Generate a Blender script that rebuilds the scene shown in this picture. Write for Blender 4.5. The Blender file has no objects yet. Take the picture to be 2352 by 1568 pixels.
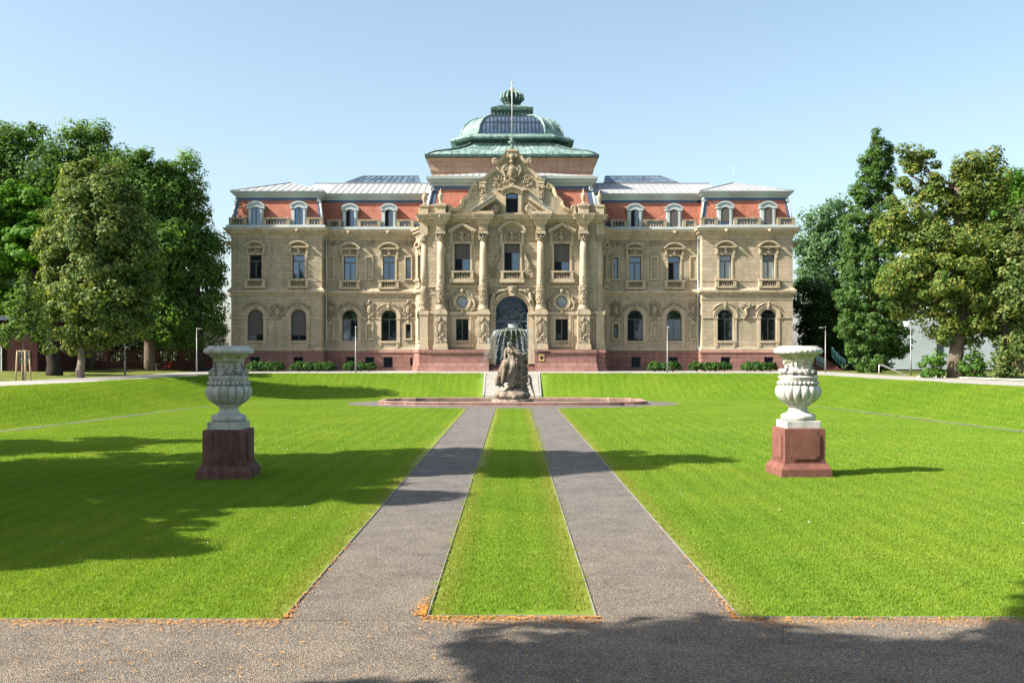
import bpy, bmesh, math, random
import numpy as np
from mathutils import Vector, Matrix, Quaternion
R = math.radians
PI = math.pi
scene = bpy.context.scene
COL = scene.collection

# ------------------------------------------------------------------ camera, sky, sun, exposure
FPX = 2286.7            # focal length in photo-measure pixels (2352 wide)
EYE = 3.3
HORI = 820.0
cd = bpy.data.cameras.new("camera"); cam = bpy.data.objects.new("camera", cd); COL.objects.link(cam)
cam.location = (0, 0, EYE); cam.rotation_euler = (R(90), 0, 0)
cd.sensor_width = 36.0; cd.lens = FPX / 2352 * 36.0; cd.shift_y = (HORI - 784) / 2352.0
cd.clip_start = 0.1; cd.clip_end = 6000
scene.camera = cam
SUN_EL = R(40.0)
SUN_DIR = Vector((-4.9, -1.6, 0)).normalized()          # horizontal direction towards the sun
sl = bpy.data.lights.new("sun", 'SUN'); sun = bpy.data.objects.new("sun", sl); COL.objects.link(sun)
sl.energy = 4.8; sl.angle = R(0.55); sl.color = (1.0, 0.93, 0.82)
to_sun = Vector((SUN_DIR.x * math.cos(SUN_EL), SUN_DIR.y * math.cos(SUN_EL), math.sin(SUN_EL)))
sun.rotation_euler = to_sun.to_track_quat('Z', 'Y').to_euler(); sun.location = (-60, -20, 60)
w = bpy.data.worlds.new("World"); scene.world = w; w.use_nodes = True
wt = w.node_tree; wt.nodes.clear()
sky = wt.nodes.new('ShaderNodeTexSky'); sky.sky_type = 'NISHITA'; sky.sun_disc = False
sky.sun_elevation = SUN_EL; sky.sun_rotation = math.atan2(SUN_DIR.x, SUN_DIR.y)
sky.air_density = 1.0; sky.dust_density = 2.2; sky.ozone_density = 1.0; sky.altitude = 100
bg = wt.nodes.new('ShaderNodeBackground'); bg.inputs[1].default_value = 0.085
wo = wt.nodes.new('ShaderNodeOutputWorld')
hs = wt.nodes.new('ShaderNodeHueSaturation'); hs.inputs['Saturation'].default_value = .87; hs.inputs['Hue'].default_value = .485
wt.links.new(sky.outputs[0], hs.inputs['Color']); wt.links.new(hs.outputs[0], bg.inputs[0]); wt.links.new(bg.outputs[0], wo.inputs[0])
scene.view_settings.view_transform = 'Standard'; scene.view_settings.look = 'None'
scene.view_settings.exposure = 1.5; scene.view_settings.gamma = 1.0
scene.render.engine = 'CYCLES'
try:
    scene.cycles.max_bounces = 6; scene.cycles.transparent_max_bounces = 8
    scene.cycles.use_adaptive_sampling = True; scene.cycles.sample_clamp_indirect = 6
    scene.cycles.use_denoising = True
except Exception: pass

def W(x, y, d):                      # a measured point of the place at distance d -> world
    return Vector(((x - 1176) * d / FPX, d, EYE - (y - HORI) * d / FPX))

# ------------------------------------------------------------------ materials
MATS = {}
class NT:
    def __init__(s, name, rough=0.8, spec=0.3):
        s.m = bpy.data.materials.new(name); s.m.use_nodes = True
        s.t = s.m.node_tree; s.b = s.t.nodes['Principled BSDF']
        s.b.inputs['Roughness'].default_value = rough
        s.b.inputs['Specular IOR Level'].default_value = spec
        MATS[name] = s.m
    def n(s, ty, ins=None, **kw):
        x = s.t.nodes.new(ty)
        for k, v in kw.items(): setattr(x, k, v)
        for k, v in (ins or {}).items():
            if hasattr(v, 'is_linked') or isinstance(v, bpy.types.NodeSocket): s.t.links.new(v, x.inputs[k])
            else: x.inputs[k].default_value = v
        return x
    def l(s, a, b): s.t.links.new(a, b)
    def pos(s): return s.n('ShaderNodeNewGeometry').outputs['Position']
    def noise(s, scale, detail=4, rough=0.6, vec=None, dist=0.0):
        x = s.n('ShaderNodeTexNoise', {'Scale': scale, 'Detail': detail, 'Roughness': rough, 'Distortion': dist})
        s.l(vec if vec is not None else s.pos(), x.inputs['Vector']); return x.outputs['Fac']
    def ramp(s, fac, stops, interp='LINEAR'):
        x = s.n('ShaderNodeValToRGB'); r = x.color_ramp; r.interpolation = interp
        while len(r.elements) < len(stops): r.elements.new(0.5)
        for e, (p, c) in zip(r.elements, stops):
            e.position = p; e.color = (c[0], c[1], c[2], 1) if not isinstance(c, (int, float)) else (c, c, c, 1)
        s.l(fac, x.inputs[0]); return x.outputs[0]
    def mix(s, f, a, b, mode='MIX'):
        x = s.n('ShaderNodeMix', data_type='RGBA', blend_type=mode)
        for k, v in ((0, f), (6, a), (7, b)):
            if isinstance(v, bpy.types.NodeSocket): s.l(v, x.inputs[k])
            else: x.inputs[k].default_value = v if isinstance(v, (int, float)) else (v[0], v[1], v[2], 1)
        return x.outputs[2]
    def math(s, op, a, b=0.0, c=None):
        x = s.n('ShaderNodeMath', operation=op)
        for k, v in ((0, a), (1, b), (2, c)):
            if v is None: continue
            if isinstance(v, bpy.types.NodeSocket): s.l(v, x.inputs[k])
            else: x.inputs[k].default_value = v
        return x.outputs[0]
    def col(s, c):
        if isinstance(c, bpy.types.NodeSocket): s.l(c, s.b.inputs['Base Color'])
        else: s.b.inputs['Base Color'].default_value = (c[0], c[1], c[2], 1)
        return s
    def bump(s, h, strength=0.4, dist=0.02):
        x = s.n('ShaderNodeBump', {'Strength': strength, 'Distance': dist}); s.l(h, x.inputs['Height'])
        s.l(x.outputs[0], s.b.inputs['Normal']); return s

def uz(m):                            # along-the-wall coordinate and height
    sx = m.n('ShaderNodeSeparateXYZ'); m.l(m.pos(), sx.inputs[0])
    u = m.math('ADD', sx.outputs[0], sx.outputs[1])
    cx = m.n('ShaderNodeCombineXYZ'); m.l(u, cx.inputs[0]); m.l(sx.outputs[2], cx.inputs[1])
    return cx.outputs[0], sx

def ashlar(name, c1, c2, c3, mortar, bw, rh, patch, msize=0.012, green=None):
    m = NT(name, 0.9, 0.2); v, sx = uz(m)
    br = m.n('ShaderNodeTexBrick', {'Scale': 1.0, 'Mortar Size': msize, 'Mortar Smooth': 0.2, 'Bias': -0.1, 'Brick Width': bw, 'Row Height': rh,
             'Color1': (*c1, 1), 'Color2': (*c2, 1), 'Mortar': (*mortar, 1)}); m.l(v, br.inputs['Vector'])
    big = m.ramp(m.noise(0.22, 4, 0.6), [(0.38, (0, 0, 0)), (0.66, (1, 1, 1))])
    c = m.mix(m.math('MULTIPLY', big, patch), br.outputs['Color'], c3)
    if green: c = m.mix(m.ramp(m.noise(.55, 5, .7, m.n('ShaderNodeMapping', {'Location': (31., 7., 3.), 'Vector': m.pos()}).outputs[0]), [(.44, 0.0), (.6, .8)]), c, green)
    fine = m.ramp(m.noise(2.6, 6, 0.65), [(0.25, (0.78, 0.77, 0.75)), (0.75, (1.12, 1.1, 1.07))])
    c = m.mix(1.0, c, fine, 'MULTIPLY')
    st = m.n('ShaderNodeMapping', {'Scale': (1.6, 1.6, 0.12)}); m.l(m.pos(), st.inputs['Vector'])
    streak = m.ramp(m.noise(1.0, 5, 0.7, st.outputs[0]), [(0.33, (0.72, 0.7, 0.66)), (0.55, (1, 1, 1))])
    c = m.mix(0.75, c, streak, 'MULTIPLY')
    m.col(c); m.bump(m.math('SUBTRACT', m.noise(6, 5, .7), br.outputs['Fac']), 0.5, 0.03); return m.m

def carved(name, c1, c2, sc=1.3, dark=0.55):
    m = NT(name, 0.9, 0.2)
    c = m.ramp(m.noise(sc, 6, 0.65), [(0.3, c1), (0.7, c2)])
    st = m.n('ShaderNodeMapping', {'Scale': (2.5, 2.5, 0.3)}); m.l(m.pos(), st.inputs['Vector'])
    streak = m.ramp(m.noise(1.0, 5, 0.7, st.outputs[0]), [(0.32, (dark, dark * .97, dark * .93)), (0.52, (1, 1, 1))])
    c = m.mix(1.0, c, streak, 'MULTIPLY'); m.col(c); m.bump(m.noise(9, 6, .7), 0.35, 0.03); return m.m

ashlar('sandstone_ashlar', (.42, .350, .255), (.30, .268, .20), (.45, .345, .27), (.19, .16, .115), 1.25, 0.42, 0.5, 0.016, (.30, .275, .19))
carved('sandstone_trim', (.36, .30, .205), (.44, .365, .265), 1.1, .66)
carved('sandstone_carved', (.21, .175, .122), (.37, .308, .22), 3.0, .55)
ashlar('red_sandstone', (.255, .135, .115), (.20, .105, .092), (.31, .185, .16), (.10, .055, .05), 1.5, 0.46, 0.5, 0.022)
ashlar('tower_stone', (.34, .225, .17), (.38, .275, .205), (.30, .18, .14), (.22, .14, .11), 1.9, 0.55, 0.5)
carved('fountain_stone', (.15, .118, .09), (.285, .235, .185), 3.0, .42)
carved('rim_stone', (.24, .145, .12), (.33, .215, .18), 1.2, .7)
def simple(name, c, rough=.5, spec=.4, metal=0., var=.12, sc=2.0):
    m = NT(name, rough, spec); m.b.inputs['Metallic'].default_value = metal
    m.col(m.ramp(m.noise(sc, 4), [(0.3, [x * (1 - var) for x in c]), (0.7, [min(1, x * (1 + var)) for x in c])])); return m.m
# roof tiles
m = NT('roof_tile', .75, .25); v, sx = uz(m)
br = m.n('ShaderNodeTexBrick', {'Scale': 1.0, 'Mortar Size': 0.018, 'Mortar Smooth': .6, 'Brick Width': .27, 'Row Height': .2, 'Bias': 0.0,
         'Color1': (.42, .165, .112, 1), 'Color2': (.34, .125, .085, 1), 'Mortar': (.15, .05, .036, 1)}); m.l(v, br.inputs['Vector'])
m.col(m.mix(1., br.outputs['Color'], m.ramp(m.noise(1.4, 5), [(.3, (.8, .8, .8)), (.7, (1.15, 1.12, 1.1))]), 'MULTIPLY'))
m.bump(m.math('SUBTRACT', 1.0, br.outputs['Fac']), .7, .04)
simple('zinc_sheet', (.30, .305, .305), .55, .4, .1, .08, .7)
simple('zinc_seam', (.20, .22, .24), .5, .5, .3)
simple('zinc_trim', (.36, .41, .415), .5, .4, .1, .08, 1.0)
simple('slate_blue', (.055, .085, .14), .6, .4)
# verdigris
m = NT('verdigris', .7, .3)
c = m.ramp(m.noise(.9, 6, .65), [(.3, (.085, .152, .140)), (.5, (.165, .255, .232)), (.72, (.32, .41, .37))])
st = m.n('ShaderNodeMapping', {'Scale': (2.2, 2.2, .25)}); m.l(m.pos(), st.inputs['Vector'])
c = m.mix(1., c, m.ramp(m.noise(1.2, 6, .7, st.outputs[0]), [(.34, (.22, .26, .24)), (.5, (1, 1, 1))]), 'MULTIPLY')
m.col(c); m.bump(m.noise(5, 4), .15, .02)
m = NT('verdigris_dark', .7, .3)
m.col(m.ramp(m.noise(2.2, 6, .7), [(.3, (.018, .03, .03)), (.52, (.04, .075, .066)), (.75, (.12, .22, .185))])); m.bump(m.noise(6, 5), .4, .04)
simple('gilding', (.75, .55, .2), .3, .5, .9)
simple('white_paint', (.5, .5, .49), .45, .4, 0, .04)
# window glass: dark room behind, sky on the surface
def glass(name, base, ior=1.9, rough=.03):
    m = NT(name, rough, .5); m.b.inputs['IOR'].default_value = ior
    m.col(m.ramp(m.noise(.9, 2), [(.35, [x * .6 for x in base]), (.65, [x * 1.3 for x in base])]))
    m.bump(m.noise(.45, 1), .05, .06); m.b.inputs['Specular Tint'].default_value = (.55, .74, 1.0, 1)
    return m.m
glass('window_glass', (.012, .015, .02), 2.5)
glass('curtained_glass', (.17, .20, .23), 1.9)
glass('door_pane', (.012, .022, .034), 1.6, .08)
glass('dome_glass', (.06, .078, .10), 2.2, .06)
glass('skylight_glass', (.10, .15, .21), 2.2, .08)
glass('dark_opening', (.006, .006, .006), 1.3, .4)
simple('window_frame', (.075, .068, .062), .5, .4)
simple('window_mullion', (.085, .078, .07), .5, .4)
m = NT('roller_blind', .7, .3); v, sx = uz(m)
sl_ = m.n('ShaderNodeTexWave', {'Scale': 3.2, 'Distortion': 0.0}, bands_direction='Z'); m.l(m.pos(), sl_.inputs['Vector'])
m.col(m.mix(.4, (.082, .075, .07), m.ramp(sl_.outputs['Fac'], [(0, (.045, .041, .038)), (1, (.095, .087, .08))])))
simple('pale_blind', (.42, .45, .45), .7, .3)
simple('iron_grille', (.035, .055, .075), .45, .5, .4)
simple('painted_metal', (.50, .50, .49), .45, .5, .4, .06)
simple('scroll_iron', (.11, .14, .17), .5, .5, .3)
simple('lamp_metal', (.2, .2, .2), .4, .5, .3, .05)
simple('teal_paint', (.05, .16, .17), .5, .4)
simple('red_paint', (.55, .06, .03), .4, .5)
simple('stake_wood', (.42, .32, .21), .8, .2, 0, .2, 6)
# bark
for nm, c in (('bark', (.16, .125, .095)), ('bark_pale', (.24, .205, .17)), ('bark_dark', (.05, .042, .035))):
    m = NT(nm, .95, .1); st = m.n('ShaderNodeMapping', {'Scale': (7, 7, 1.2)}); m.l(m.pos(), st.inputs['Vector'])
    f = m.noise(1.4, 6, .7, st.outputs[0]); m.col(m.ramp(f, [(.32, [x * .45 for x in c]), (.62, c), (.8, [x * 1.4 for x in c])])); m.bump(f, .9, .06)
# leaves: colour differs leaf by leaf
def leafmat(name, stops, trans=.35, gloss=.16, rough=.6):
    m = NT(name, rough, gloss)
    g = m.n('ShaderNodeNewGeometry')
    k = m.math('ADD', m.math('MULTIPLY', g.outputs['Random Per Island'], .55), m.math('MULTIPLY', m.math('SUBTRACT', m.noise(.85, 3, .6), .28), 1.0))
    c = m.ramp(k, stops)
    c = m.mix(1., c, m.ramp(m.noise(.35, 3), [(.3, (.72, .75, .7)), (.7, (1.25, 1.22, 1.2))]), 'MULTIPLY')
    m.col(c)
    tr = m.n('ShaderNodeBsdfTranslucent'); tc = m.mix(1., c, (1.5, 1.5, .6), 'MULTIPLY'); m.l(tc, tr.inputs['Color'])
    mx = m.n('ShaderNodeMixShader', {0: trans}); m.l(m.b.outputs[0], mx.inputs[1]); m.l(tr.outputs[0], mx.inputs[2])
    m.l(mx.outputs[0], m.t.nodes['Material Output'].inputs['Surface']); return m.m
leafmat('leaf_linden', [(0, (.035, .08, .02)), (.36, (.06, .115, .028)), (.5, (.12, .165, .045)), (.75, (.225, .26, .085)), (1, (.33, .325, .12))])
leafmat('leaf_linden_gold', [(0, (.038, .09, .02)), (.42, (.08, .145, .028)), (.58, (.15, .185, .04)), (.82, (.26, .255, .065)), (1, (.34, .26, .08))])
leafmat('leaf_plane', [(0, (.04, .095, .024)), (.5, (.09, .175, .042)), (1, (.16, .25, .068))], .5)
leafmat('leaf_bright', [(0, (.05, .14, .015)), (.5, (.085, .20, .02)), (1, (.13, .27, .03))], .45)
leafmat('leaf_hornbeam', [(0, (.04, .09, .024)), (.5, (.07, .145, .035)), (.9, (.11, .20, .048)), (1, (.15, .23, .055))], .35, .2, .55)
leafmat('leaf_pale', [(0, (.06, .125, .055)), (.5, (.095, .185, .075)), (1, (.15, .25, .105))])
leafmat('leaf_young', [(0, (.05, .10, .025)), (.6, (.09, .16, .035)), (1, (.15, .22, .055))], .4)
leafmat('leaf_hedge', [(0, (.018, .05, .012)), (.5, (.038, .095, .018)), (1, (.085, .175, .035))], .25)
leafmat('leaf_sprout', [(0, (.04, .10, .02)), (.5, (.07, .16, .025)), (1, (.12, .23, .045))], .35)
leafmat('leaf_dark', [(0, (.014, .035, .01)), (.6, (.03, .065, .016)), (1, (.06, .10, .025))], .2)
# grass
def grassmat(name, blade):
    m = NT(name, .55, .3 if blade else .1)
    p = m.pos(); sx = m.n('ShaderNodeSeparateXYZ'); m.l(p, sx.inputs[0])
    big = m.noise(.19, 6, .68); mid = m.noise(1.1, 6, .7)
    c = m.ramp(big, [(.3, (.150, .280, .024)), (.5, (.190, .310, .028)), (.7, (.245, .340, .036))])
    c = m.mix(m.ramp(mid, [(.45, 0.0), (.75, .55)]), c, (.24, .31, .045))
    ax = m.math('ABSOLUTE', sx.outputs[0])
    # mower lines along the lawn
    lines = m.n('ShaderNodeTexWave', {'Scale': .42, 'Distortion': 1.2, 'Detail': 2, 'Detail Scale': .4}, bands_direction='X'); m.l(p, lines.inputs['Vector'])
    c = m.mix(1., c, m.ramp(lines.outputs['Fac'], [(0, (.93, .95, .9)), (1, (1.06, 1.04, 1.05))]), 'MULTIPLY')
    # drier turf beside the gravel strips
    d1 = m.math('ABSOLUTE', m.math('SUBTRACT', ax, 2.98)); d2 = m.math('ABSOLUTE', m.math('SUBTRACT', ax, .97))
    dd = m.math('MINIMUM', d1, d2); dd = m.math('ADD', dd, m.math('MULTIPLY', m.math('SUBTRACT', mid, .5), .35))
    ff = m.math('LESS_THAN', sx.outputs[1], 64.0)
    dry = m.n('ShaderNodeMapRange', {'From Min': .02, 'From Max': .38, 'To Min': .5, 'To Max': 0}); m.l(dd, dry.inputs[0])
    c = m.mix(m.math('MULTIPLY', dry.outputs[0], ff), c, (.33, .31, .075))
    if blade:
        g = m.n('ShaderNodeNewGeometry')
        c = m.mix(1., c, m.ramp(g.outputs['Random Per Island'], [(0, (.84, .88, .8)), (.8, (1.08, 1.06, 1.08)), (.97, (1.2, 1.12, 1.4)), (1, (1.6, 1.3, 2.0))]), 'MULTIPLY')
        m.col(c)
        tr = m.n('ShaderNodeBsdfTranslucent'); m.l(m.mix(1., c, (1.25, 1.15, .6), 'MULTIPLY'), tr.inputs['Color'])
        mx = m.n('ShaderNodeMixShader', {0: .4}); m.l(m.b.outputs[0], mx.inputs[1]); m.l(tr.outputs[0], mx.inputs[2])
        m.l(mx.outputs[0], m.t.nodes['Material Output'].inputs['Surface'])
    else:
        m.col(m.mix(1., c, (.58, .62, .52), 'MULTIPLY')); m.bump(m.noise(40, 3, .7), .6, .03)
    return m.m
grassmat('lawn_soil', False); grassmat('grass_blade', True)
m = NT('rough_grass', .9, .1)
m.col(m.ramp(m.noise(.5, 6), [(.3, (.05, .075, .015)), (.5, (.10, .125, .025)), (.7, (.19, .17, .05))])); m.bump(m.noise(20, 4), .6, .04)
# gravel
m = NT('gravel', .9, .25); p = m.pos(); sx = m.n('ShaderNodeSeparateXYZ'); m.l(p, sx.inputs[0])
vo = m.n('ShaderNodeTexVoronoi', {'Scale': 72.0, 'Randomness': 1.0}); m.l(p, vo.inputs['Vector'])
vs = m.n('ShaderNodeSeparateColor'); m.l(vo.outputs['Color'], vs.inputs[0])
c = m.ramp(vs.outputs[0], [(0, (.065, .068, .075)), (.35, (.13, .122, .115)), (.7, (.215, .185, .15)), (.92, (.30, .255, .20)), (1, (.44, .38, .31))])
c = m.mix(1., c, m.ramp(m.noise(.5, 6, .65), [(.3, (.80, .80, .82)), (.7, (1.14, 1.12, 1.08))]), 'MULTIPLY')
c = m.mix(.55, c, m.ramp(m.noise(1.7, 7, .7), [(.34, (.5, .47, .44)), (.52, (1, 1, 1)), (.75, (1.15, 1.1, 1.03))]), 'MULTIPLY')
c = m.mix(m.ramp(vo.outputs['Distance'], [(.45, 0.0), (.95, .75)]), c, (.045, .045, .048))
# fallen blossom drifted against the turf edge and scattered over the path
edge = m.n('ShaderNodeMapRange', {'From Min': 0.0, 'From Max': .42, 'To Min': 1, 'To Max': 0})
m.l(m.math('ADD', m.math('ABSOLUTE', m.math('SUBTRACT', sx.outputs[1], 12.55)), m.math('MULTIPLY', m.math('SUBTRACT', m.noise(1.6, 4), .42), .7)), edge.inputs[0])
wide = m.n('ShaderNodeMapRange', {'From Min': 5.0, 'From Max': 14.5, 'To Min': .55, 'To Max': .0}); m.l(sx.outputs[1], wide.inputs[0])
blot = m.ramp(m.noise(2.1, 7, .72), [(.55, 0.0), (.68, 1.0)])
spk = m.ramp(m.noise(48, 2, .6), [(.42, 0.0), (.6, 1.0)])
axg = m.math('ABSOLUTE', sx.outputs[0]); turfside = m.math('MAXIMUM', m.math('GREATER_THAN', m.math('ADD', axg, m.math('MULTIPLY', m.noise(3.0, 3), .5)), 3.0), m.math('LESS_THAN', m.math('ADD', axg, m.math('MULTIPLY', m.noise(3.0, 3), .5)), 1.4))
om = m.math('MULTIPLY', m.math('MINIMUM', m.math('ADD', m.math('MULTIPLY', m.math('MULTIPLY', edge.outputs[0], turfside), .7), m.math('MULTIPLY', wide.outputs[0], blot)), 1.0), spk)
lim = m.math('MULTIPLY', om, m.math('LESS_THAN', sx.outputs[1], 14.5))
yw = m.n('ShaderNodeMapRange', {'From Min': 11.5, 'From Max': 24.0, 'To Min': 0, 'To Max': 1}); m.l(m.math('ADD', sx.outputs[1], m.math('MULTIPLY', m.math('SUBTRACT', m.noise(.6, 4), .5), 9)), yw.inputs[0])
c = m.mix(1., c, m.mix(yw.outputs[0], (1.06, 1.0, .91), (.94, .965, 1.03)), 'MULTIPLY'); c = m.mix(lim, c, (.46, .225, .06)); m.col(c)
m.bump(m.math('MULTIPLY', m.math('SUBTRACT', 1.0, vo.outputs['Distance']), 1.0), .8, .02)
m = NT('pale_paving', .85, .25)
c = m.ramp(m.noise(.4, 6, .6), [(.3, (.25, .24, .22)), (.7, (.31, .30, .275))])
c = m.mix(1., c, m.ramp(m.noise(45, 3), [(.3, (.85, .85, .85)), (.7, (1.1, 1.1, 1.1))]), 'MULTIPLY'); m.col(c); m.bump(m.noise(40, 3), .3, .02)
simple('step_stone', (.46, .44, .40), .85, .2, 0, .1, 3)
simple('steel_edging', (.30, .27, .24), .6, .4, .4)
simple('joint_dark', (.05, .045, .04), .9, .1)
# urn stones
m = NT('urn_marble', .75, .3)
c = m.ramp(m.noise(2.4, 6, .65), [(.3, (.42, .415, .39)), (.7, (.53, .52, .485))])
st = m.n('ShaderNodeMapping', {'Scale': (5, 5, .8)}); m.l(m.pos(), st.inputs['Vector'])
c = m.mix(.8, c, m.ramp(m.noise(1.3, 6, .7, st.outputs[0]), [(.33, (.45, .46, .42)), (.55, (1, 1, 1))]), 'MULTIPLY')
c = m.mix(m.ramp(m.noise(7, 7, .75), [(.56, 0.0), (.66, .55)]), c, (.24, .24, .19))
m.col(c); m.bump(m.noise(30, 5, .7), .35, .012)
m = NT('urn_mossy', .85, .2)
m.col(m.ramp(m.noise(5, 6, .7), [(.35, (.20, .20, .11)), (.5, (.38, .37, .25)), (.65, (.58, .56, .48))])); m.bump(m.noise(30, 5), .3, .01)
m = NT('urn_flowers', .85, .2)
m.col(m.ramp(m.noise(9, 5, .7), [(.36, (.12, .11, .10)), (.5, (.36, .34, .31)), (.66, (.62, .60, .56))]))
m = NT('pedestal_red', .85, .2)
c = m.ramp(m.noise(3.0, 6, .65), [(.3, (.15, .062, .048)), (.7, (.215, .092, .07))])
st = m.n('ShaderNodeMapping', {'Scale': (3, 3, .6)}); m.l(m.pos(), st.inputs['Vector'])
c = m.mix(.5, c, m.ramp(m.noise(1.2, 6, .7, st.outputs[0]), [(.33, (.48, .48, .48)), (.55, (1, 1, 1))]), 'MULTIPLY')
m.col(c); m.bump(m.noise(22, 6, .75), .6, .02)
m = NT('pedestal_streaked', .85, .2)  # greyer red with stronger dark vertical streaks
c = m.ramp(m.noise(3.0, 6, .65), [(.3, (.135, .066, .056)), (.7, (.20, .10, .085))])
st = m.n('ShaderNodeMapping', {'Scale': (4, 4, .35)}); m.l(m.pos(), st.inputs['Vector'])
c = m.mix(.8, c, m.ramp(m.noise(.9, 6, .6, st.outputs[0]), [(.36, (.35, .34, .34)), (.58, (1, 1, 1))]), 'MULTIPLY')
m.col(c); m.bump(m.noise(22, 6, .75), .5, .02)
m = NT('pool_water', .06, .5); m.col((.03, .045, .045)); m.b.inputs['IOR'].default_value = 1.33; m.bump(m.noise(3.5, 3), .5, .06)
m = NT('falling_water', .12, .6); m.col((.72, .76, .79)); m.b.inputs['Transmission Weight'].default_value = .55; m.b.inputs['IOR'].default_value = 1.33
m = NT('bowl_wet', .35, .5); m.col(m.ramp(m.noise(4, 5, .7), [(.3, (.02, .024, .016)), (.6, (.07, .08, .045)), (.8, (.17, .19, .15))]))
simple('fallen_blossom', (.48, .22, .05), .9, .1, 0, .3, 9)
simple('concrete_shaded', (.36, .42, .45), .8, .2, 0, .08, .6)  # bluish base colour paints the tree shade onto the white wall
simple('concrete_dark', (.02, .02, .02), .9, .1)
simple('shaded_red_render', (.04, .017, .015), .9, .1, 0, .2, .8)  # red base colour taken near black to stand in for shade there
simple('house_plaster', (.50, .48, .44), .9, .1)
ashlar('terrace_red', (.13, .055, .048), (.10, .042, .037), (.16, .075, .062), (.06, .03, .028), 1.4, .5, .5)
simple('flower_cream', (.72, .66, .56), .8, .2)
simple('eagle_black', (.015, .015, .015), .5, .3)
simple('plaque_gold', (.55, .36, .13), .5, .4)

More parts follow.
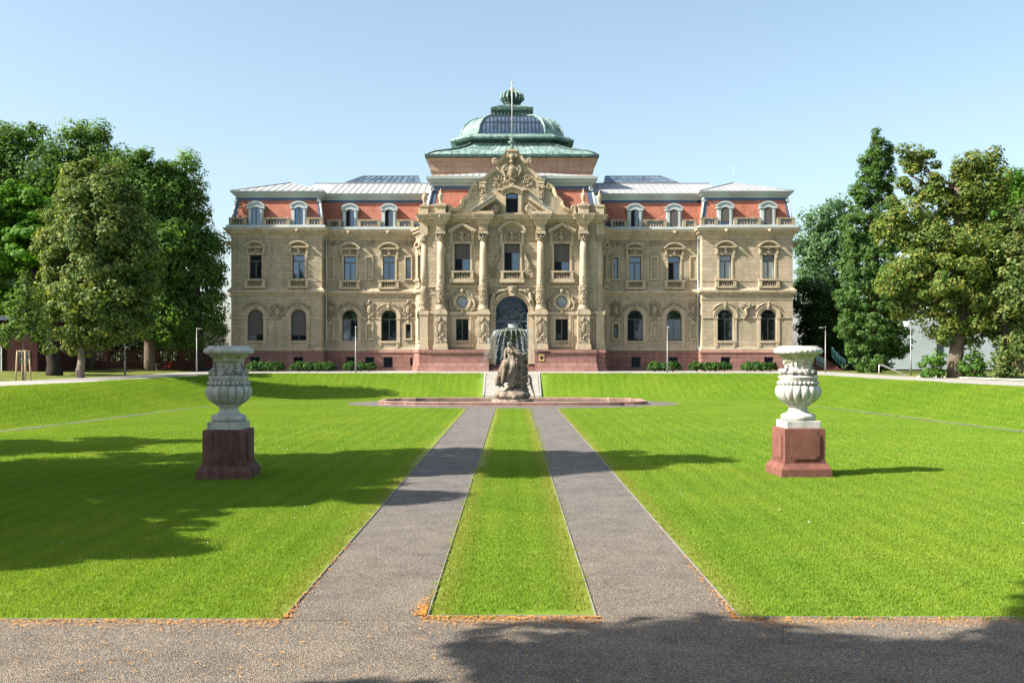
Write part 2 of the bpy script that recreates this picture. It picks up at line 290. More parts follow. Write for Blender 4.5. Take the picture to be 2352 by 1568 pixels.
# ------------------------------------------------------------------ mesh builder
def Fr(ox, oy, dx=1., dy=0.):
    L = math.hypot(dx, dy); dx /= L; dy /= L; nx, ny = dy, -dx
    return lambda u, o, z: (ox + dx * u + nx * o, oy + dy * u + ny * o, z)
class MB:
    def __init__(s, F=None): s.v = []; s.f = []; s.sm = []; s.F = F
    def add(s, vs, fs, smooth=False):
        k = len(s.v); F = s.F
        s.v += [F(*p) for p in vs] if F else [tuple(p) for p in vs]
        s.f += [tuple(i + k for i in q) for q in fs]; s.sm += [smooth] * len(fs); return s
    def box(s, u0, u1, o0, o1, z0, z1):
        if u0 > u1: u0, u1 = u1, u0
        vs = [(u, o, z) for z in (z0, z1) for o in (o0, o1) for u in (u0, u1)]
        return s.add(vs, [(0, 1, 5, 4), (2, 6, 7, 3), (0, 4, 6, 2), (1, 3, 7, 5), (4, 5, 7, 6), (0, 2, 3, 1)])
    def frustum(s, a, z0, b, z1):       # a, b = (u0,u1,o0,o1)
        vs = [(u, o, z0) for o in a[2:] for u in a[:2]] + [(u, o, z1) for o in b[2:] for u in b[:2]]
        return s.add(vs, [(0, 1, 5, 4), (2, 6, 7, 3), (0, 4, 6, 2), (1, 3, 7, 5), (4, 5, 7, 6), (0, 2, 3, 1)])
    def prism(s, poly, o0, o1, smooth=False):         # poly in (u,z)
        n = len(poly); vs = [(u, o0, z) for u, z in poly] + [(u, o1, z) for u, z in poly]
        fs = [tuple(range(n)), tuple(range(2 * n - 1, n - 1, -1))] + [(i, (i + 1) % n, n + (i + 1) % n, n + i) for i in range(n)]
        return s.add(vs, fs, smooth)
    def plan(s, poly, z0, z1):          # poly in (u,o)
        n = len(poly); vs = [(u, o, z0) for u, o in poly] + [(u, o, z1) for u, o in poly]
        return s.add(vs, [tuple(range(n)), tuple(range(2 * n - 1, n - 1, -1))] + [(i, (i + 1) % n, n + (i + 1) % n, n + i) for i in range(n)])
    def arc(s, cu, cz, r0, r1, a0, a1, o0, o1, n=12, el=1.0):
        vs = []; fs = []
        for i in range(n + 1):
            a = R(a0 + (a1 - a0) * i / n); c, sn = math.cos(a), math.sin(a) * el
            vs += [(cu + r0 * c, o0, cz + r0 * sn), (cu + r1 * c, o0, cz + r1 * sn), (cu + r1 * c, o1, cz + r1 * sn), (cu + r0 * c, o1, cz + r0 * sn)]
        for i in range(n):
            b = 4 * i
            for j in range(4): fs.append((b + j, b + (j + 1) % 4, b + 4 + (j + 1) % 4, b + 4 + j))
        fs += [(0, 1, 2, 3), (4 * n + 3, 4 * n + 2, 4 * n + 1, 4 * n)]
        return s.add(vs, fs)
    def lathe(s, u, o, z, prof, n=12, fn=None, smooth=True, phase=0.):
        vs = []; fs = []; m = len(prof)
        for j, (r, h) in enumerate(prof):
            for i in range(n):
                a = 2 * PI * i / n + phase; rr = r * (fn(a, j) if fn else 1)
                vs.append((u + rr * math.cos(a), o + rr * math.sin(a), z + h))
        for j in range(m - 1):
            for i in range(n): fs.append((j * n + i, j * n + (i + 1) % n, (j + 1) * n + (i + 1) % n, (j + 1) * n + i))
        fs += [tuple(range(n - 1, -1, -1)), tuple(range((m - 1) * n, m * n))]
        return s.add(vs, fs, smooth)
    def blob(s, u, o, z, ru, ro=None, rz=None, n=8, m=5):
        ro = ru if ro is None else ro; rz = ru if rz is None else rz
        vs = [(u, o, z - rz)]; fs = []
        for j in range(1, m):
            t = -PI / 2 + PI * j / m
            for i in range(n):
                a = 2 * PI * i / n; vs.append((u + ru * math.cos(t) * math.cos(a), o + ro * math.cos(t) * math.sin(a), z + rz * math.sin(t)))
        vs.append((u, o, z + rz)); L = len(vs) - 1
        for i in range(n):
            fs.append((0, 1 + (i + 1) % n, 1 + i)); fs.append((L, L - n + i, L - n + (i + 1) % n))
        for j in range(m - 2):
            for i in range(n): fs.append((1 + j * n + i, 1 + j * n + (i + 1) % n, 1 + (j + 1) * n + (i + 1) % n, 1 + (j + 1) * n + i))
        return s.add(vs, fs, True)
    def tube(s, pts, rad, n=6, smooth=True):
        pts = [Vector(p) for p in pts]; k = len(pts)
        if isinstance(rad, (int, float)): rad = [rad] * k
        vs = []; fs = []; up = None
        for i in range(k):
            t = (pts[min(i + 1, k - 1)] - pts[max(i - 1, 0)]); t = t.normalized() if t.length > 1e-9 else Vector((0, 0, 1))
            if up is None: up = t.orthogonal().normalized()
            a = (up - t * up.dot(t)); a = a.normalized() if a.length > 1e-6 else t.orthogonal().normalized(); up = a
            b = t.cross(a)
            for j in range(n):
                q = 2 * PI * j / n; vs.append(tuple(pts[i] + (a * math.cos(q) + b * math.sin(q)) * rad[i]))
        for i in range(k - 1):
            for j in range(n): fs.append((i * n + j, i * n + (j + 1) % n, (i + 1) * n + (j + 1) % n, (i + 1) * n + j))
        fs += [tuple(range(n - 1, -1, -1)), tuple(range((k - 1) * n, k * n))]
        return s.add(vs, fs, smooth)
    def sweep(s, path, prof, closed=False):     # path (x,y), outward is to the right of travel; prof (out,z)
        n = len(path); vs = []; fs = []; m = len(prof)
        def nrm(a, b):
            dx, dy = b[0] - a[0], b[1] - a[1]; L = math.hypot(dx, dy); return (dy / L, -dx / L)
        for i in range(n):
            a = nrm(path[i - 1], path[i]) if (i > 0 or closed) else nrm(path[0], path[1])
            b = nrm(path[i], path[(i + 1) % n]) if (i < n - 1 or closed) else a
            mx, my = a[0] + b[0], a[1] + b[1]; q = mx * mx + my * my; mx, my = 2 * mx / q, 2 * my / q
            for o, z in prof: vs.append((path[i][0] + mx * o, path[i][1] + my * o, z))
        for i in range(n if closed else n - 1):
            for j in range(m - 1):
                i2 = (i + 1) % n; fs.append((i * m + j, i2 * m + j, i2 * m + j + 1, i * m + j + 1))
        if not closed: fs += [tuple(range(m)), tuple(range(n * m - 1, (n - 1) * m - 1, -1))]
        return s.add(vs, fs)

WP = {}
def tag(o, label=None, cat=None, group=None, kind=None):
    if label: o['label'] = label
    if cat: o['category'] = cat
    if group: o['group'] = group
    if kind: o['kind'] = kind
    return o
def link(o, parent=None, wpos=(0, 0, 0)):
    COL.objects.link(o); wpos = Vector(wpos); WP[o] = wpos
    if parent is not None: o.parent = parent; o.location = wpos - WP[parent]
    else: o.location = wpos
    return o
def build(name, mb, mat, parent=None, label=None, cat=None, group=None, kind=None):
    me = bpy.data.meshes.new(name); vs = np.array(mb.v, dtype=float)
    c = Vector(((vs[:, 0].min() + vs[:, 0].max()) / 2, (vs[:, 1].min() + vs[:, 1].max()) / 2, vs[:, 2].min()))
    me.from_pydata((vs - np.array(c)).tolist(), [], mb.f); me.polygons.foreach_set('use_smooth', mb.sm)
    me.materials.append(MATS[mat] if isinstance(mat, str) else mat); me.update()
    o = link(bpy.data.objects.new(name, me), parent, c); return tag(o, label, cat, group, kind)
def thing(name, label, cat, loc=(0, 0, 0), group=None):
    o = bpy.data.objects.new(name, None); o.empty_display_size = .3; return tag(link(o, None, loc), label, cat, group)
def dup(o, off, parent=None, rz=0.0):
    c = o.copy(); COL.objects.link(c)
    if parent is None: c.location = Vector(o.location) + Vector(off); c.rotation_euler.z += rz
    else: c.parent = parent
    for ch in list(o.children): dup(ch, off, c)
    return c
# ------------------------------------------------------------------ ground
def resample(pts, n):
    pts = [np.array(p, float) for p in pts]; seg = [np.linalg.norm(b - a) for a, b in zip(pts[:-1], pts[1:])]
    t = np.concatenate([[0], np.cumsum(seg)]); q = np.linspace(0, t[-1], n)
    return np.stack([np.interp(q, t, [p[k] for p in pts]) for k in range(len(pts[0]))], 1)
def mirror(h): return h + [(-p[0],) + tuple(p[1:]) for p in reversed(h[:-1])]
FOOT = [(-26, -60, 0), (-24.6, 10, 0), (-22.8, 44.4, 0), (-21.9, 53, 0), (-21.1, 62, 0), (-20.3, 67.4, 0), (-19.1, 73, 0), (-17, 77.3, 0), (-13.2, 80.3, 0), (-9, 81.5, 0), (-4, 82, 0), (0, 82.05, 0)]
TOP = [(-34, -60, 1.6), (-31.8, 10, 1.6), (-28.6, 55, 1.65), (-27.2, 65, 1.70), (-25.9, 75, 1.77), (-24.9, 82, 1.83), (-23.4, 85.9, 1.87), (-21.5, 87.4, 1.88), (-18, 87.8, 1.88), (-11, 87.8, 1.88), (-5, 87.8, 1.88), (0, 87.8, 1.88)]
OUT = [(-46, -60, 1.6), (-42, 10, 1.6), (-34.7, 67.4, 1.65), (-31.9, 82.4, 1.75), (-31.6, 95, 1.83), (-31.5, 106, 1.88)]
FARP = [(-900, -900, 1.6), (-900, 10, 1.6), (-900, 300, 1.6), (-600, 1200, 1.6)]
def loft(name, A, B, mat, nsub=1, ease=False, kind='structure'):
    vs = []; fs = []; n = len(A)
    for j in range(nsub + 1):
        t = j / nsub; h = t * t * (3 - 2 * t) if ease else t
        h = .35 * t + .65 * h if ease else t
        for a, b in zip(A, B):
            vs.append((a[0] + (b[0] - a[0]) * t, a[1] + (b[1] - a[1]) * t, a[2] + (b[2] - a[2]) * h))
    for j in range(nsub):
        for i in range(n - 1): fs.append((j * n + i, j * n + i + 1, (j + 1) * n + i + 1, (j + 1) * n + i))
    m = MB(); m.add(vs, fs, ease); return build(name, m, mat, kind=kind)
NU = 120
# match curves point by point with shared parameter
def halfparam(cur, n): return resample(mirror(cur), n)
fA = resample(mirror(FOOT), 161); tA = resample(mirror(TOP), 161)
loft('grass_bank', fA, tA, 'lawn_soil', 8, True)
# paving round the garden up to the house
def band(name, a, b, mat): return loft(name, resample(a, 40), resample(b, 40), mat, 1)
TOPL = TOP[:8]
mb = MB()
oA = resample(OUT, 40); tL = resample(TOP[:8], 40)
for s in (1, -1):
    vs = [(s * p[0], p[1], p[2]) for p in tL] + [(s * p[0], p[1], p[2]) for p in oA]
    mb.add(vs, [(i, i + 1, 41 + i, 40 + i) for i in range(39)])
mid = [p for p in mirror(TOP[7:])]
ob = [(-31.5, 106, 1.88)] + [(x, 106, 1.88) for x in np.linspace(-20, 20, len(mid) - 2)] + [(31.5, 106, 1.88)]
k = len(mid); mb.add(mid + ob, [(i, i + 1, k + i + 1, k + i) for i in range(k - 1)])
build('pavement', mb, 'pale_paving', kind='structure')
# rough grass outside the paving, out to the horizon
g1 = [(-62, -60, 1.62), (-60, 10, 1.62), (-54, 67.4, 1.75), (-50, 82, 2.15), (-48, 95, 2.2), (-46, 112, 2.2)]
mb = MB()
oB = resample(OUT, 40); gB = resample(g1, 40)
far = resample([(-1500, -1500, 1.5), (-1500, 200, 1.5), (-1200, 1500, 1.5)], 40)
for s in (1, -1):
    def kk(P, dz=0): return [(s * p[0], p[1], p[2] + dz) for p in P]
    q = [(s * (p[0] + g[0]) / 2, (p[1] + g[1]) / 2, .35 * p[2] + .65 * g[2]) for p, g in zip(oB, gB)] if s > 0 else [(s * -1 * 0, 0, 0)] * 0
    P0 = kk(oB); P1 = kk(gB if s > 0 else [(g[0], g[1], g[2] - (.35 if g[1] > 60 else 0)) for g in gB]); P2 = kk(far)
    # s>0 keeps x negative (left side has the low mound)
    mb.add(P0 + P1, [(i, i + 1, 41 + i, 40 + i) for i in range(39)], True)
    mb.add(P1 + P2, [(i, i + 1, 41 + i, 40 + i) for i in range(39)], True)
mb.add([(-46, 112, 1.8), (46, 112, 1.8), (1200, 1500, 1.5), (-1200, 1500, 1.5)], [(0, 1, 2, 3)])
mb.add([(-46, 112, 1.8), (46, 112, 1.8), (31.5, 106, 1.8), (-31.5, 106, 1.8)], [(0, 1, 2, 3)])
mb.add([(-1500, -60, -.06), (1500, -60, -.06), (1500, -1500, -.06), (-1500, -1500, -.06)], [(0, 1, 2, 3)])
build('ground', mb, 'rough_grass', kind='structure')
# lawn floor
mb = MB(); n = len(fA); mb.add([tuple(p) for p in fA], [tuple(range(n))]); build('lawn', mb, 'lawn_soil', kind='structure')
# gravel: cross path, two strips, ring round the basin
Y0 = 12.55
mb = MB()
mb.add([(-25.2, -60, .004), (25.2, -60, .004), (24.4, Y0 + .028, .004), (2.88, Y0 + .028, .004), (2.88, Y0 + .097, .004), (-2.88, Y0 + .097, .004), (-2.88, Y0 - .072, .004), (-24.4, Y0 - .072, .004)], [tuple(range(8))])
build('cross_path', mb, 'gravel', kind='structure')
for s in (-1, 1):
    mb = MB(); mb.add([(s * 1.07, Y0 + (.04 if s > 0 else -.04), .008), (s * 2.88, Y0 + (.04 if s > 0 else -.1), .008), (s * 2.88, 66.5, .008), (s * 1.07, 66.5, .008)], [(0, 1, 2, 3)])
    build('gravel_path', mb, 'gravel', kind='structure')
RING = (0.05, 71.0, 11.8, 7.1)
mb = MB(); mb.add([(RING[0] + RING[2] * math.cos(a), RING[1] + RING[3] * math.sin(a), .012) for a in np.linspace(0, 2 * PI, 65)[:-1]], [tuple(range(64))])
build('basin_path', mb, 'gravel', kind='structure')
# gravel-filled drain along the foot of the bank
for s in (-1, 1):
    P = resample([(p[0] * -s * -1 if False else s * -p[0], p[1], 0.014) for p in FOOT[:8]], 60); mb = MB(); vs = []
    for i, p in enumerate(P):
        wd = .42 * min(1, max(.12, (78 - p[1]) / 22)); vs += [(p[0], p[1], .014), (p[0] - s * wd, p[1], .014)]
    mb.add(vs, [(2 * i, 2 * i + 1, 2 * i + 3, 2 * i + 2) for i in range(59)]); build('drain_path', mb, 'gravel', kind='structure')
# thin steel edging between turf and gravel
mb = MB()
for x in (-2.88, -1.07, 1.07, 2.88): mb.box(x - .006, x + .006, Y0, 64.1, -.02, .028)
for a, b, y in ((-24, -2.88, Y0 - .07), (-1.07, 1.07, Y0 + .1), (2.88, 24, Y0 + .03)): mb.box(a, b, y - .006, y + .006, -.02, .028)
build('turf_edging', mb, 'steel_edging', None, 'thin rusty steel strip edging between the lawn and the gravel paths', 'edging')
# steps up the bank
mb = MB()
n = 12; y0, y1 = 82.0, 87.9; wd0 = 2.26
for i in range(n):
    hz = lambda t: 1.88 * (.35 * t + .65 * t * t * (3 - 2 * t)) + .07 * (1 - t); za = hz((i + 1) / n); zp_ = hz(i / n) - .1; ya = y0 + (y1 - y0) * i / n
    mb.box(-wd0, wd0, ya, y1 + .1 - .002 * i, zp_, za - .035); mb.box(-wd0 - .03, wd0 + .03, ya - .012, ya + (y1 - y0) / n + .05, za - .033, za)
st_ = build('garden_steps', mb, 'step_stone', None, 'pale stone steps climbing the grass bank behind the fountain', 'steps')
for s in (-1, 1):
    mb = MB()
    mb.prism([(0, 0)] * 0 or [(s * 2.3, -.05), (s * 2.55, -.05), (s * 2.55, .1), (s * 2.3, .1)], y0, y0 + .01) if False else None
    vs = []
    for x in (s * 2.30, s * 2.44):
        for k in range(11):
            t = k / 10; vs += [(x, y0 - .1 + (y1 - y0 + .15) * t, hz(t) - .3), (x, y0 - .1 + (y1 - y0 + .15) * t, hz(t) + .10)]
    for k in range(10):
        q = 2 * k; mb.add([vs[q], vs[q + 2], vs[q + 3], vs[q + 1], vs[22 + q], vs[24 + q], vs[25 + q], vs[23 + q]], [(0, 1, 2, 3), (7, 6, 5, 4), (3, 2, 6, 7), (0, 4, 5, 1)] + ([(0, 3, 7, 4)] if k == 0 else []) + ([(1, 5, 6, 2)] if k == 9 else []))
    build('side_kerb', mb, 'pale_paving', st_)

# ------------------------------------------------------------------ fallen blossom
rng = np.random.default_rng(5)
mb = MB()
def bits(n, fx, size=.018):
    for _ in range(n):
        x, y = fx(); a = rng.random() * PI; c, s_ = math.cos(a) * size * (.6 + rng.random()), math.sin(a) * size * (.6 + rng.random())
        z = .02 + rng.random() * .012
        mb.add([(x - c, y - s_, z), (x + s_ * .5, y - c * .5, z + .006), (x + c, y + s_, z), (x - s_ * .5, y + c * .5, z + .004)], [(0, 1, 2, 3)])
g = lambda: rng.normal()
bits(800, lambda: (-2.9 - abs(rng.random()) ** 1.3 * 8, Y0 - .10 - abs(g()) ** 1.6 * .13))
bits(520, lambda: (rng.uniform(-1.15, 1.1), Y0 + .06 - abs(g()) ** 1.6 * .13))
bits(350, lambda: (-1.1 - abs(g()) * .07, Y0 + .1 + abs(g()) * .35))
bits(260, lambda: (2.9 + rng.random() ** 1.5 * 5, Y0 - abs(g()) ** 1.6 * .13))
bits(200, lambda: (-2.9 + abs(g()) * .06, Y0 + rng.random() ** 2 * 5))
bits(160, lambda: (2.86 - abs(g()) * .06, Y0 + rng.random() ** 2 * 4))
bits(900, lambda: (rng.uniform(-6, 7), rng.uniform(6.5, 12.4)))
build('fallen_blossom', mb, 'fallen_blossom', None, 'orange fallen linden blossom drifted along the turf edge', 'fallen blossom', kind='stuff')

# ------------------------------------------------------------------ grass blades (one object, scattered)
def turf():
    r = np.random.default_rng(11)
    def patch(nm, nb, size, h0, h1, w0, w1):
        vs = np.zeros((nb, 5, 3)); px = r.uniform(-size / 2, size / 2, nb); py = r.uniform(-size / 2, size / 2, nb)
        a = r.uniform(0, 2 * PI, nb); h = r.uniform(h0, h1, nb); wd = r.uniform(w0, w1, nb); ln = r.uniform(.15, .75, nb) * h; b = a + r.normal(0, 1, nb)
        dx, dy = np.cos(a) * wd / 2, np.sin(a) * wd / 2; lx, ly = np.cos(b) * ln, np.sin(b) * ln
        vs[:, 0] = np.stack([px - dx, py - dy, 0 * h - .01], 1); vs[:, 1] = np.stack([px + dx, py + dy, 0 * h - .01], 1)
        vs[:, 2] = np.stack([px + dx * .8 + lx * .35, py + dy * .8 + ly * .35, h * .6], 1); vs[:, 4] = np.stack([px - dx * .8 + lx * .35, py - dy * .8 + ly * .35, h * .6], 1)
        vs[:, 3] = np.stack([px + lx, py + ly, h], 1)
        fs = (np.arange(nb)[:, None] * 5 + np.array([[0, 1, 2, 3, 4]])).tolist()
        me = bpy.data.meshes.new(nm); me.from_pydata(vs.reshape(-1, 3).tolist(), [], fs); me.materials.append(MATS['grass_blade']); me.update()
        return bpy.data.objects.new(nm, me)
    near = patch('grass_tuft', 430, .5, .025, .05, .006, .014); farp = patch('grass_tuft_far', 150, .6, .025, .048, .014, .028)
    foot = [(p[0], p[1]) for p in fA]
    fx = np.array(foot)
    def inside_half(x, y):                 # inside the flat lawn
        k = np.interp(np.abs(y), [p[1] for p in FOOT], [-p[0] for p in FOOT]); return np.abs(x) < k
    def make(name, src, spacing, ya, yb, bank, m):
        xs = np.arange(-26, 26, spacing); ys = np.arange(ya + (.27 if not bank else 0), yb, spacing); X, Y = np.meshgrid(xs, ys); X = X.ravel() + r.uniform(-.12, .12, X.size) * spacing; Y = Y.ravel() + r.uniform(-.12, .12, Y.size) * spacing
        ok = inside_half(X, Y) & (np.abs(X) < Y * .62 + 4); ax = np.abs(X)
        ok &= ~((ax > 1.07 - m) & (ax < 2.88 + m) & (Y < 66.5))
        ok &= (Y > Y0 + np.where(X < -2.5, .12, np.where(ax < 1.2, .25, .2)))
        kf = np.interp(Y, [p[1] for p in FOOT], [-p[0] for p in FOOT]); ok &= ~((ax > kf - np.clip(.3 + .28 * (78 - Y) / 22, .3, .60)) & (Y < 76))
        ok &= (((X - RING[0]) / (RING[2] + m)) ** 2 + ((Y - RING[1]) / (RING[3] + m)) ** 2 > 1)
        P = [(x, y, 0.) for x, y in zip(X[ok], Y[ok])]; E = [(0, 0, r.uniform(0, 2 * PI)) for _ in P]
        if bank:                            # the grass bank
            N = 8
            for i in range(160):
                a0, b0 = Vector(fA[i]), Vector(tA[i]); a1, b1 = Vector(fA[i + 1]), Vector(tA[i + 1])
                if a0.y < 20: continue
                L = (a1 - a0).length; Wd = (b0 - a0).length
                for u in np.arange(spacing / 2, L, spacing):
                    for v in np.arange(spacing / 2, Wd, spacing):
                        t = v / Wd; h = .35 * t + .65 * t * t * (3 - 2 * t); q = u / L
                        p = (a0 + (b0 - a0) * t) * (1 - q) + (a1 + (b1 - a1) * t) * q; p.z = h * ((b0.z) * (1 - q) + b1.z * q)
                        if abs(p.x) < 2.75 + m and p.y > 80: continue
                        if v < .3 and p.y < 76: continue
                        if abs(p.x) > p.y * .62 + 4: continue
                        sl_ = .35 + .65 * 6 * t * (1 - t); d = (b0 - a0).normalized(); nrm = Vector((-d.x * sl_ * 1.88 / Wd, -d.y * sl_ * 1.88 / Wd, 1)).normalized()
                        qn = Vector((0, 0, 1)).rotation_difference(nrm) @ Quaternion((0, 0, 1), r.uniform(0, 2 * PI))
                        P.append(tuple(p)); E.append(tuple(qn.to_euler()))
        me = bpy.data.meshes.new(name); me.from_pydata(P, [], [])
        at = me.attributes.new('spin', 'FLOAT_VECTOR', 'POINT'); at.data.foreach_set('vector', np.array(E, dtype=np.float32).ravel())
        me.materials.append(MATS['grass_blade'])
        o = bpy.data.objects.new(name, me); link(o)
        ng = bpy.data.node_groups.new(name, 'GeometryNodeTree')
        ng.interface.new_socket('Geometry', in_out='INPUT', socket_type='NodeSocketGeometry'); ng.interface.new_socket('Geometry', in_out='OUTPUT', socket_type='NodeSocketGeometry')
        gi = ng.nodes.new('NodeGroupInput'); go = ng.nodes.new('NodeGroupOutput'); ip = ng.nodes.new('GeometryNodeInstanceOnPoints'); oi = ng.nodes.new('GeometryNodeObjectInfo'); na = ng.nodes.new('GeometryNodeInputNamedAttribute')
        na.data_type = 'FLOAT_VECTOR'; na.inputs['Name'].default_value = 'spin'; oi.inputs['Object'].default_value = src
        ng.links.new(gi.outputs[0], ip.inputs['Points']); ng.links.new(oi.outputs['Geometry'], ip.inputs['Instance']); ng.links.new(na.outputs['Attribute'], ip.inputs['Rotation']); ng.links.new(ip.outputs[0], go.inputs[0])
        md = o.modifiers.new('scatter', 'NODES'); md.node_group = ng
        return o
    a = make('grass', near, .40, Y0, 30, False, .185); tag(a, 'short bright green mown grass of the near lawn', 'grass', kind='stuff')
    b = make('grass', farp, .48, 30.1, 84, True, .14); tag(b, 'sunlit green grass of the far lawn and its bank', 'grass', kind='stuff')
turf()

mb = MB(); r = random.Random(99)
for _ in range(420):                    # daisies in the turf, most on the right bank
    if r.random() < .75:
        q = r.uniform(.80, .97); t = r.random(); i = int(q * 160); a, b = Vector(fA[i]), Vector(tA[i]); p = a.lerp(b, t); p.z = 1.75 * (.35 * t + .65 * t * t * (3 - 2 * t)) + .05
        if p.x < 0: p.x = -p.x
    else: p = Vector((r.choice((-1, 1)) * r.uniform(3.2, 17), r.uniform(15, 62), .045))
    s_ = r.uniform(.010, .02); mb.add([(p.x - s_, p.y, p.z), (p.x, p.y - s_, p.z - .004), (p.x + s_, p.y, p.z), (p.x, p.y + s_, p.z + .012)], [(0, 1, 2, 3)])
build('daisies', mb, 'white_paint', None, 'tiny white daisies scattered in the lawn and on the right bank', 'daisies', kind='stuff')

# ------------------------------------------------------------------ fountain
def basin_outline(f):
    pts = []
    # elongated basin: a long bowed front, stepped corners, narrower rounded ends
    Q = [(0, -4.25), (2.5, -4.2), (5, -4.0), (6.6, -3.75), (7.35, -3.5), (7.45, -2.95), (8.3, -2.85), (8.85, -2.65), (8.95, -2.1), (9.4, -1.9), (9.45, 0)]
    for i, (x, y) in enumerate(Q): pts.append((x, y))
    q = pts + [(x, -y) for x, y in reversed(pts[:-1])]; q = q + [(-x, y) for x, y in reversed(q[1:-1])]
    return [(x * f + .05, 71.05 + y * f) for x, y in q]
CX, CY = 0.05, 71.05
fo = thing('fountain', 'stone fountain with figures under a dripping shell bowl in a low red basin', 'fountain', (CX, CY, 0))
pth = [(p[0], p[1]) for p in basin_outline(1.0)]
pth = pth[::-1] if False else pth
mb = MB()
area = sum(pth[i][0] * pth[(i + 1) % len(pth)][1] - pth[(i + 1) % len(pth)][0] * pth[i][1] for i in range(len(pth)))
if area < 0: pth = pth[::-1]            # counter-clockwise: outward lies to the right
mb.sweep(pth, [(0, -.05), (0, .07), (-.06, .09), (-.07, .13), (-.03, .16), (-.03, .24), (-.06, .27), (-.28, .28), (-.36, .24), (-.36, -.05)], True)
build('basin_rim', mb, 'rim_stone', fo)
mb = MB(); ins = [(CX + (x - CX) * .965, CY + (y - CY) * .93) for x, y in pth]; mb.add([(x, y, .09) for x, y in ins], [tuple(range(len(ins)))]); build('water', mb, 'pool_water', None, kind='structure')
F0 = lambda u, o, z: (CX + u, CY - 1.0 - o, z)       # statue frame: u right, o towards viewer
def FU(u): return (u - 650) * .004375                # statue measures
def FZ(v): return EYE - ((790 + v / 6.535) * .9209 - HORI) * 70.0 / FPX
def sculpt(name, caps, blobs, mat, vox=.035, sm=2):
    mb = MB(F0)
    for pts, rad in caps: mb.tube(pts, rad, 10)
    for pts, rad in caps:
        for p, r_ in zip(pts, rad if not isinstance(rad, (int, float)) else [rad] * len(pts)): mb.blob(p[0], p[1], p[2], r_, n=10, m=7)
    for b in blobs: mb.blob(*b[:6], n=12, m=8)
    o = build(name, mb, mat, fo)
    a = o.modifiers.new('join', 'REMESH'); a.mode = 'VOXEL'; a.voxel_size = vox; a.use_smooth_shade = True
    if sm:
        s_ = o.modifiers.new('soften', 'SMOOTH'); s_.iterations = sm; s_.factor = .5
    return o
U, Zf = FU, FZ
# drum and rock
mb = MB(F0); mb.lathe(0, 0, 0, [(1.5, -.05), (1.52, .12), (1.46, .2), (1.48, .33), (1.40, .36)], 32, lambda a, j: 1 + .02 * math.sin(5 * a))
build('drum', mb, 'fountain_stone', fo)
r_ = random.Random(4)
bl = [(0, 0, .62, 1.30, 1.2, .42)]
for i in range(26):
    a = r_.uniform(0, 2 * PI); q = r_.uniform(.7, 1.12); bl.append((q * math.cos(a), q * math.sin(a) * .9, r_.uniform(.5, .78), r_.uniform(.2, .36), r_.uniform(.2, .36), r_.uniform(.14, .24)))
for i in range(24):                         # rocks, shells and drapery heaped under the figures
    q = r_.uniform(0, .75); a = r_.uniform(0, 2 * PI); bl.append((q * math.cos(a), q * math.sin(a) * .8, .85 + (0.75 - q) * r_.uniform(.1, .9), r_.uniform(.14, .3), r_.uniform(.14, .3), r_.uniform(.12, .3)))
sculpt('rock', [], bl, 'fountain_stone', .045, 1)
# pillar behind the figures, carrying the bowl
pr = random.Random(12); PX = U(775)
pb = []
for i in range(46):
    t = pr.random(); a = pr.uniform(0, 2 * PI); q = .42 - .10 * t; pb.append((PX + q * math.cos(a), -.35 + q * math.sin(a), .95 + 2.5 * t, pr.uniform(.12, .26), pr.uniform(.12, .24), pr.uniform(.1, .26)))
pb += [(PX - .1, -.3, 3.5, .42, .42, .2), (PX - .25, .0, 3.66, .3, .3, .2)]
sculpt('pillar', [([(PX, -.35, .8), (PX, -.35, 2.0), (PX - .1, -.32, 3.3), (U(655), 0, 3.75)], [.5, .44, .36, .3])], pb, 'fountain_stone', .045, 1)
# seated woman in long drapery, one arm out towards the pillar
S = lambda u, v, o=0.: (U(u), o, Zf(v))
woman_caps = [
    ([S(590, 470, .56), S(600, 505, .5)], [.085, .10]),
    ([S(604, 520, .45), S(612, 575, .5), S(622, 640, .52), S(612, 710, .5)], [.22, .25, .215, .28]),
    ([S(545, 540, .5), S(528, 615, .58), S(520, 690, .78)], [.115, .095, .07]),
    ([S(520, 690, .78), S(560, 715, .9)], [.065, .05]),
    ([S(668, 540, .5), S(715, 580, .62), S(765, 606, .66), S(820, 604, .62), S(866, 598, .58)], [.12, .10, .085, .065, .045]),
    ([S(570, 730, .62), S(535, 790, .98), S(520, 880, .98), S(500, 980, .9), S(488, 1060, .9)], [.27, .24, .185, .15, .12]),
    ([S(650, 730, .62), S(652, 800, .98), S(620, 890, .95), S(590, 960, .9)], [.27, .24, .18, .14]),
    ([S(530, 740, .5), S(490, 850, .5), S(470, 970, .5), S(460, 1080, .5)], [.24, .27, .27, .24]),
    ([S(665, 740, .45), S(700, 830, .5), S(700, 960, .5), S(680, 1050, .5)], [.24, .26, .26, .24]),
    ([S(600, 760, .6), S(590, 880, .62), S(580, 1000, .6)], [.26, .27, .25])]
for k in range(16):                          # folds of the drapery
    u0 = 505 + 13 * k; woman_caps.append(([S(u0 + 14, 735 + 6 * (k % 3), .84), S(u0 + 4 + 6 * math.sin(k * 2.1), 840, 1.0 + .03 * math.sin(k * 1.7)), S(u0 - 14, 950, .92), S(u0 - 26, 1060, .84)], [.05, .055, .05, .04]))
for k in range(7):
    woman_caps.append(([S(560 + 16 * k, 690 - 8 * k, .72), S(575 + 14 * k, 730 - 6 * k, .82)], [.05, .04]))
